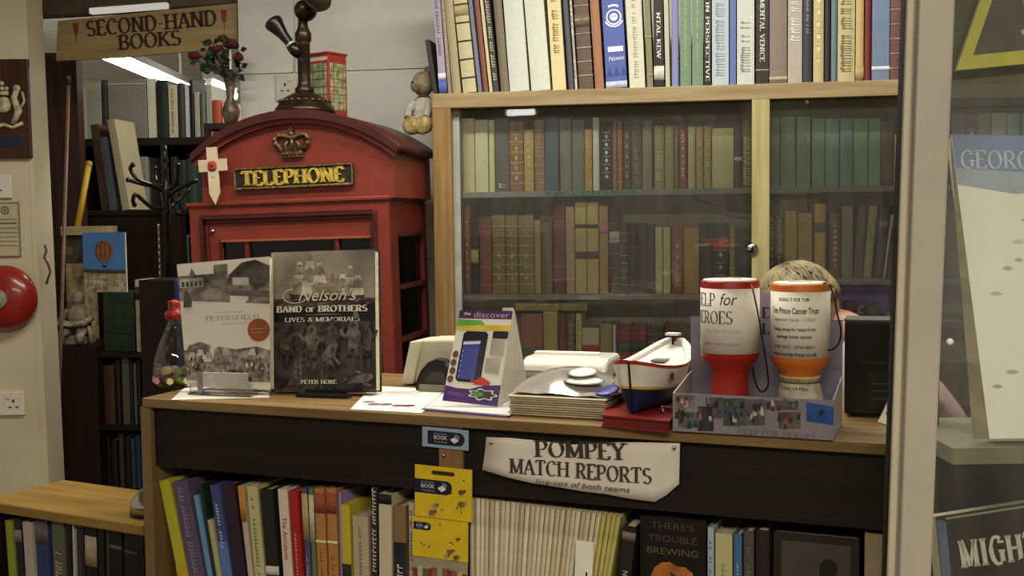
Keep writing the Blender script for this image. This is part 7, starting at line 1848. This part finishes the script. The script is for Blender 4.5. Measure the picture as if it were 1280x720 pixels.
for s_ in (-1, 1):
    mb = MB().lathe([(0, .0), (.05, .004), (.052, .03), (.045, .055), (.03, .07)], M_black, (-.19, s_ * .105, 0), 18, sx=1.9, sy=.95); mb.build('shoe', pe_)
# office chair under them
cf = PSF.sub((.30, 0, 0)); ch = thing('stool', 'plain dark stool under the person behind the counter', 'stool', cf)
MB().lathe([(0, .36), (.19, .36), (.2, .37), (.2, .385), (.19, .395), (0, .395)], M_dark, n=28).build('seat', ch)
for i in range(4): q_ = rad(45 + 90 * i); MB().tube([(.13 * math.cos(q_), .13 * math.sin(q_), .36), (.17 * math.cos(q_), .17 * math.sin(q_), 0)], .016, M_dark).build('leg', ch)

# things on the low right shelf of the bookcase
XB = lambda x, y, d: BF.loc(x, y, d)
zr = ZS3R + .0005
def low(px0, px1, ytop, d): a = XB(px0, ytop, d); b = XB(px1, ytop, d); return a.x, b.x, a.z
a, b, z = low(1032, 1111, 357, .19)
t = thing('file_shaped_box', 'purple box file lying on the lowest cabinet shelf behind the right pane', 'box file', BF.sub((a, .19, zr)))  # block added in place of a purple reflection in the glass
MB().box(0, b - a, 0, .09, 0, z - zr, mat('5c468c', .45, 3.4, .06)).build('case', t, bevel=.002); MB().box(.004, b - a - .004, -.001, 0, (z - zr) * .8, (z - zr) * .83, mat('3a2a5c', .5, 1.5, 0)).build('lid_seam', t)
a, b, z = low(1054, 1073, 377, .12)
t = thing('red_pot', 'small dull red pot in front of the purple box file', 'pot', BF.sub(((a + b) / 2, .14, zr))); rr = (b - a) / 2
MB().lathe([(rr * .7, 0), (rr, (z - zr) * .4), (rr * .9, (z - zr) * .9), (rr, z - zr), (rr * .85, z - zr), (rr * .6, .006), (0, .005)], mat('6a2a22', .5, 1.6, .1), n=22).build('bowl', t)
MB().lathe([(rr * .86, (z - zr) * .9), (rr * .3, (z - zr) * 1.08), (0, (z - zr) * 1.1)], mat('5a241e', .5, 1.6, .1), n=22).build('lid', t)
a, b, z = low(1080, 1104, 379, .10)
t = thing('teapot', 'grey-green teapot with white handle on the lowest cabinet shelf', 'teapot', BF.sub(((a + b) / 2, .115, zr))); rr = (b - a) / 2; hh = z - zr
MB().lathe([(rr * .6, 0), (rr * .95, hh * .3), (rr, hh * .55), (rr * .7, hh * .88), (rr * .3, hh * .96), (0, hh)], mat('626a58', .4, 1.6, .08), n=24).build('body', t)
MB().tube([(-rr * .9, 0, hh * .75), (-rr * 1.45, 0, hh * .7), (-rr * 1.5, 0, hh * .35), (-rr * .95, 0, hh * .25)], .004, mat('c0bcb0', .4, 1.2, 0), 8).build('handle', t)
MB().ball((0, 0, hh + .003), .005, mat('626a58', .4, 1.6, .08), 10).build('knob', t)
for i_, (p0, p1, yt, lb) in enumerate(((1107, 1114, 390, 'squat white jar beside the grey-green teapot'), (1115, 1123, 385, 'taller white lidded jar nearest the door frame'))):
    a, b, z = low(p0, p1, yt, .10); t = thing('jar', lb, 'jar', BF.sub(((a + b) / 2, .11, zr))); rr = (b - a) / 2; hh = z - zr
    MB().lathe([(rr * .9, 0), (rr, hh * .1), (rr, hh * .7), (rr * .7, hh * .8), (0, hh * .8)], mat('a8a498', .4, 1.4, .04), n=18).build('body', t)
    MB().lathe([(rr * .8, hh * .8), (rr * .85, hh * .85), (rr * .8, hh), (0, hh)], mat('b8b4a8', .4, 1.4, .02), n=18).build('lid', t)

# ------------------------------------------------------- glazed door at right
YD = 1.2
GD = Frame((0, YD, 0), 0); g_ = lambda x, y, d=0: GD.loc(x, y, d)
def vline(x_top, x_bot):
    a, b = g_(x_top, 0), g_(x_bot, 720); s_ = (a.x - b.x) / (a.z - b.z); return lambda z: b.x + s_ * (z - b.z)
lL, lM, lM2, lR = vline(1137, 1112), vline(1147, 1122), vline(1150, 1125), vline(1195, 1165)
mal = mat('a8a090', .45, 1.0, .03, 10); z0, z1 = 0.0, 2.3
dd = tag(bpy.data.objects.new('door_1', None), 'pale grey metal framed glass door standing ajar at the right foreground', kind='structure'); COL.objects.link(dd); dd.matrix_world = GD.M
def bar(l0, l1, y0, y1, m, nm, bev=.003): return MB().prism([(l0(z0), z0), (l1(z0), z0), (l1(z1), z1), (l0(z1), z1)], y0, y1, m).build(nm, dd, bevel=bev)
bar(lL, lM, .006, .02, mat('b4aa92', .45, 1.0, .03, 10), 'stile_bead'); bar(lM, lM2, .010, .02, mat('8a8272', .5, 1, .03), 'stile_groove', 0); bar(lM2, lR, 0, .03, mal, 'stile')
bar(lambda z: lL(z) - .003, lL, .010, .018, M_black, 'shade_strip', 0)  # black strip put in for the shaded left side of the frame
gl_ = glass('door_pane_glass', (.95, .96, .94), .0, .02, .03)
MB().prism([(lR(.25) - .004, .25), (lR(.25) + .62, .25), (lR(2.25) + .62, 2.25), (lR(2.25) - .004, 2.25)], .022, .027, gl_).build('glass_pane', dd)
MB().box(lR(0) + .61, lR(0) + .70, 0, .05, 0, 2.3, mal).build('stile', dd); MB().prism([(lR(0) + .0005, .0), (lR(0) + .609, .0), (lR(.25) + .609, .25), (lR(.25) + .0005, .25)], 0.001, .049, mal).build('bottom_rail', dd)
k = g_(1188, 427); MB().lathe([(0, -.004), (.0035, -.003), (.004, 0)], M_white, (k.x - .001, .0, k.z), 14, axis=(0, 1, 0)).build('bolt_cap', dd)
# ------------------------------------- window display beyond the glass
YV = 1.3; VD = Frame((0, YV, 0), rad(0)); v_ = lambda x, y, d=0: VD.loc(x, y, d)
vx0 = .536; vx1 = vx0 + .62
zs1 = v_(1240, 560, .0).z; zb1 = v_(1240, 580, 0).z
mol = mat('5e5e3c', .7, 1, .08, 14)
DS = thing('display_stand', 'olive display stand with shelves behind the glass door', 'display stand', VD)
MB().box(.515, vx1, 0, .2, zb1, zs1, mat('77745a', .5, 1, .06)).build('shelf', DS)
zs2 = v_(1240, 830, 0).z
MB().box(.515, vx1, -.045, .2, zs2 - .02, zs2, mat('5a5642', .5, 1, .06)).build('shelf', DS)
for x in (vx0, vx1 - .02): MB().box(x, x + .02, .15, .2, 0, 2.1, mat('4c4a34', .6, 1, .06)).build('upright', DS)
MB().box(vx0 + .021, vx1 - .021, .185, .198, zs2, zb1, mat('201a16', .8, 1, .05)).build('lower_back_panel', DS)
za = v_(1240, 122, .16).z
MB().box(vx0 + .021, vx1 - .021, .16, .175, za, 2.1, mol).build('header_board', DS)
MB().box(vx0 + .021, vx1 - .021, .15, .175, za - .012, za - .001, mat('3c3426', .6, 1, .05)).build('header_rail', DS)
# yellow bordered magazine on the header board
q = [v_(1195, 88, .135), v_(1420, 66, .135), v_(1420, -60, .145), v_(1246, -60, .145)]
t = thing('magazine', 'yellow-bordered magazine mounted high on the olive board behind the door glass', 'magazine', VD)
mb = MB(); card(mb, q, .003, mat('c8c048', .45, 1.0, .04)); mb.build('cover', t)
qb = [Vector(S2(q, u, v, -.0032)) for u, v in ((.005, .005), (.99, .005), (.99, .99), (.005, .99))]
mb = MB(); card(mb, qb, .008, M_page); mb.build('page_block', t)
mb = MB(); patch(mb, q, [(.07, .12), (.96, .14), (.95, .94), (.085, .94)], .0005, mat('5a4a3c', .45, 1, .15, 10)); patch(mb, q, [(.36 + .10 * math.cos(rad(a)), .68 + .22 * math.sin(rad(a))) for a in range(0, 360, 20)], .0008, mat('a87a40', .45, 1, .15)); patch(mb, q, [(.31, .30), (.38, .36), (.44, .38), (.44, .34), (.38, .31), (.33, .26)], .0009, mat('b8b4a4', .45, 1, .05)); mb.build('cover_picture', t)
# big pale cover
q = [v_(1237, 556, .02), v_(1440, 548, .02), v_(1436, 172, .10), v_(1189, 168, .10)]
for i in (0, 1): q[i].z = zs1 + .007
t = thing('large_book', 'large pale book with cloudy sky cover standing on the display shelf behind the door', 'book', VD)
mb = MB(); card(mb, q, .002, mat('cbc8bc', .35, 1.5, .04, 5)); mb.build('cover', t)
mb = MB(); qs = [v_(1216, 560, .035), q[0] + Vector((-.0005, .002, 0)), q[3] + Vector((-.0005, .002, 0)), v_(1190, 215, .105)]; qs[0].z = zs1 + .004
card(mb, qs, .002, mat('94876a', .5, 1, .12)); mb.build('spine', t)
qb = [Vector(S2(q, u, v, -.0024)) for u, v in ((.01, .006), (.99, .006), (.99, .995), (.01, .995))]; mb = MB(); card(mb, qb, .02, M_page); mb.build('page_block', t)
mb = MB(); patch(mb, q, [(0, .88), (1, .86), (1, 1), (0, 1)], .0004, mat('7a8cb4', .35, 1, .10, 6)); patch(mb, q, [(0, .83), (.3, .80), (.6, .82), (1, .80), (1, .865), (.7, .885), (.3, .875), (0, .885)], .0006, mat('a4acbc', .35, 1, .10, 9)); mb.build('sky_print', t)
mb = MB(); r = random.Random(6)
for i in range(26):
    u, v = r.uniform(.02, .9), r.uniform(.06, .78); l = r.uniform(.03, .09); patch(mb, q, [(u, v), (u + l * .5, v - .006), (u + l, v), (u + l * .6, v + .008), (u + l * .2, v + .006)], .0005 + .00003 * i, mat(r.choice(['bcbdb8', 'c2c0b8', 'b4b5b2']), .35, 1, .1, 30))
mb.build('cloud_print', t)
text_on(q, 'GEORGE', .03, .455, .915, .060, mat('c4c8d0', .35, 1, 0), t, off=.0010, thick=.14)
# dark mighty book on the lower shelf
q = [v_(1188, 840, -.03), v_(1420, 800, -.03), v_(1400, 610, .0), v_(1170, 646, .0)]
for i in (0, 1): q[i].z = zs2 + .006
t = thing('mighty_book', 'black book titled in bold pale capitals on the lower display shelf behind the door', 'book', VD)
mb = MB(); card(mb, q, .002, mat('161311', .3, 1, .05)); mb.build('cover', t)
qb = [Vector(S2(q, u, v, -.0024)) for u, v in ((.01, .006), (.99, .006), (.99, .995), (.01, .995))]; mb = MB(); card(mb, qb, .03, mat('b0a88c', .8, 1, .06)); mb.build('page_block', t)
mb = MB(); patch(mb, q, [(.0, .02), (.05, .02), (.05, .96), (.0, .985)], .0005, mat('5a6480', .2, 1, .3, 8)); patch(mb, q, [(.05, .972), (1, .972), (1, .985), (.05, .985)], .0005, mat('8a8068', .4, 1, 0)); mb.build('edge_sheen_and_line', t)  # blue-grey spine sheen painted on, plus the cream line of the top edge
text_on(q, 'MIGHTY', .11, .62, .735, .165, mat('c4bdae', .4, 1.0, 0), t, off=.0008, thick=.24, thin=.10, ser=.04, track=.16)
mb = MB(); patch(mb, q, [(.47, .45), (.9, .45), (.9, .60), (.47, .60)], .0006, mat('96201c', .4, 1, .05)); mb.build('red_panel', t)

# ----------------------------------------------------------------- lighting
def area(name, loc, sx, sy, power, color, rot=(0, 0, 0), spread=180):
    l = bpy.data.lights.new(name, 'AREA'); l.shape = 'RECTANGLE'; l.size = sx; l.size_y = sy; l.energy = power; l.color = color; l.spread = rad(spread)
    o = bpy.data.objects.new(name, l); COL.objects.link(o); o.location = loc; o.rotation_euler = rot; return o
warm = (1, .915, .77)
area('tube_and_fill_light', (.55, 2.35, ZC - .05), 1.5, .10, 30, (1, .97, .89), (0, 0, BF.yaw))
area('back_room_fill', (-.62, 4.15, ZC - .03), .5, .3, 22, (1, .96, .88), (rad(18), 0, 0))  # added lamp hidden behind the front wall, brightens book fronts and cabinet top
area('back_room_fill', (-.35, 6.2, ZC - .03), .6, 1.2, 40, (1, .96, .88))  # added lamp out of view, lifts the light of the back room
area('tube_and_fill_light', (-.55, 2.25, ZC - .05), 1.3, .10, 24, (1, .97, .89), (0, 0, BF.yaw))
area('tube_and_fill_light', (.2, -.8, ZC - .05), 2.4, .12, 105, warm)  # added frontal fill from above and behind the camera
wd = bpy.data.worlds.new('world'); scene.world = wd; wd.use_nodes = True
wd.node_tree.nodes['Background'].inputs[0].default_value = (.96, .89, .76, 1); wd.node_tree.nodes['Background'].inputs[1].default_value = .36
# far shop tube whose mirror image shows in the cabinet glass
hit = BF.M @ BF.loc(647, 139, .04); dI = (hit - CAMP).normalized(); nB = (BF.M.to_3x3() @ Vector((0, -1, 0))).normalized(); dR = dI - 2 * dI.dot(nB) * nB
tF = (ZC - .10 - hit.z) / dR.z; pf = hit + dR * tF
scene.view_settings.view_transform = 'Standard'; scene.view_settings.look = 'None'; scene.view_settings.gamma = 1.0; scene.view_settings.exposure = 0.0
scene.view_settings.use_curve_mapping = False
scene.cycles.max_bounces = 8; scene.cycles.transparent_max_bounces = 16
scene.cycles.use_denoising = True
tube_light('ceiling_light', 'far fluorescent tube on the shop ceiling behind the viewer', pf - Vector((.14, .12, 0)), pf + Vector((.14, -.12, 0)), .03, 16)
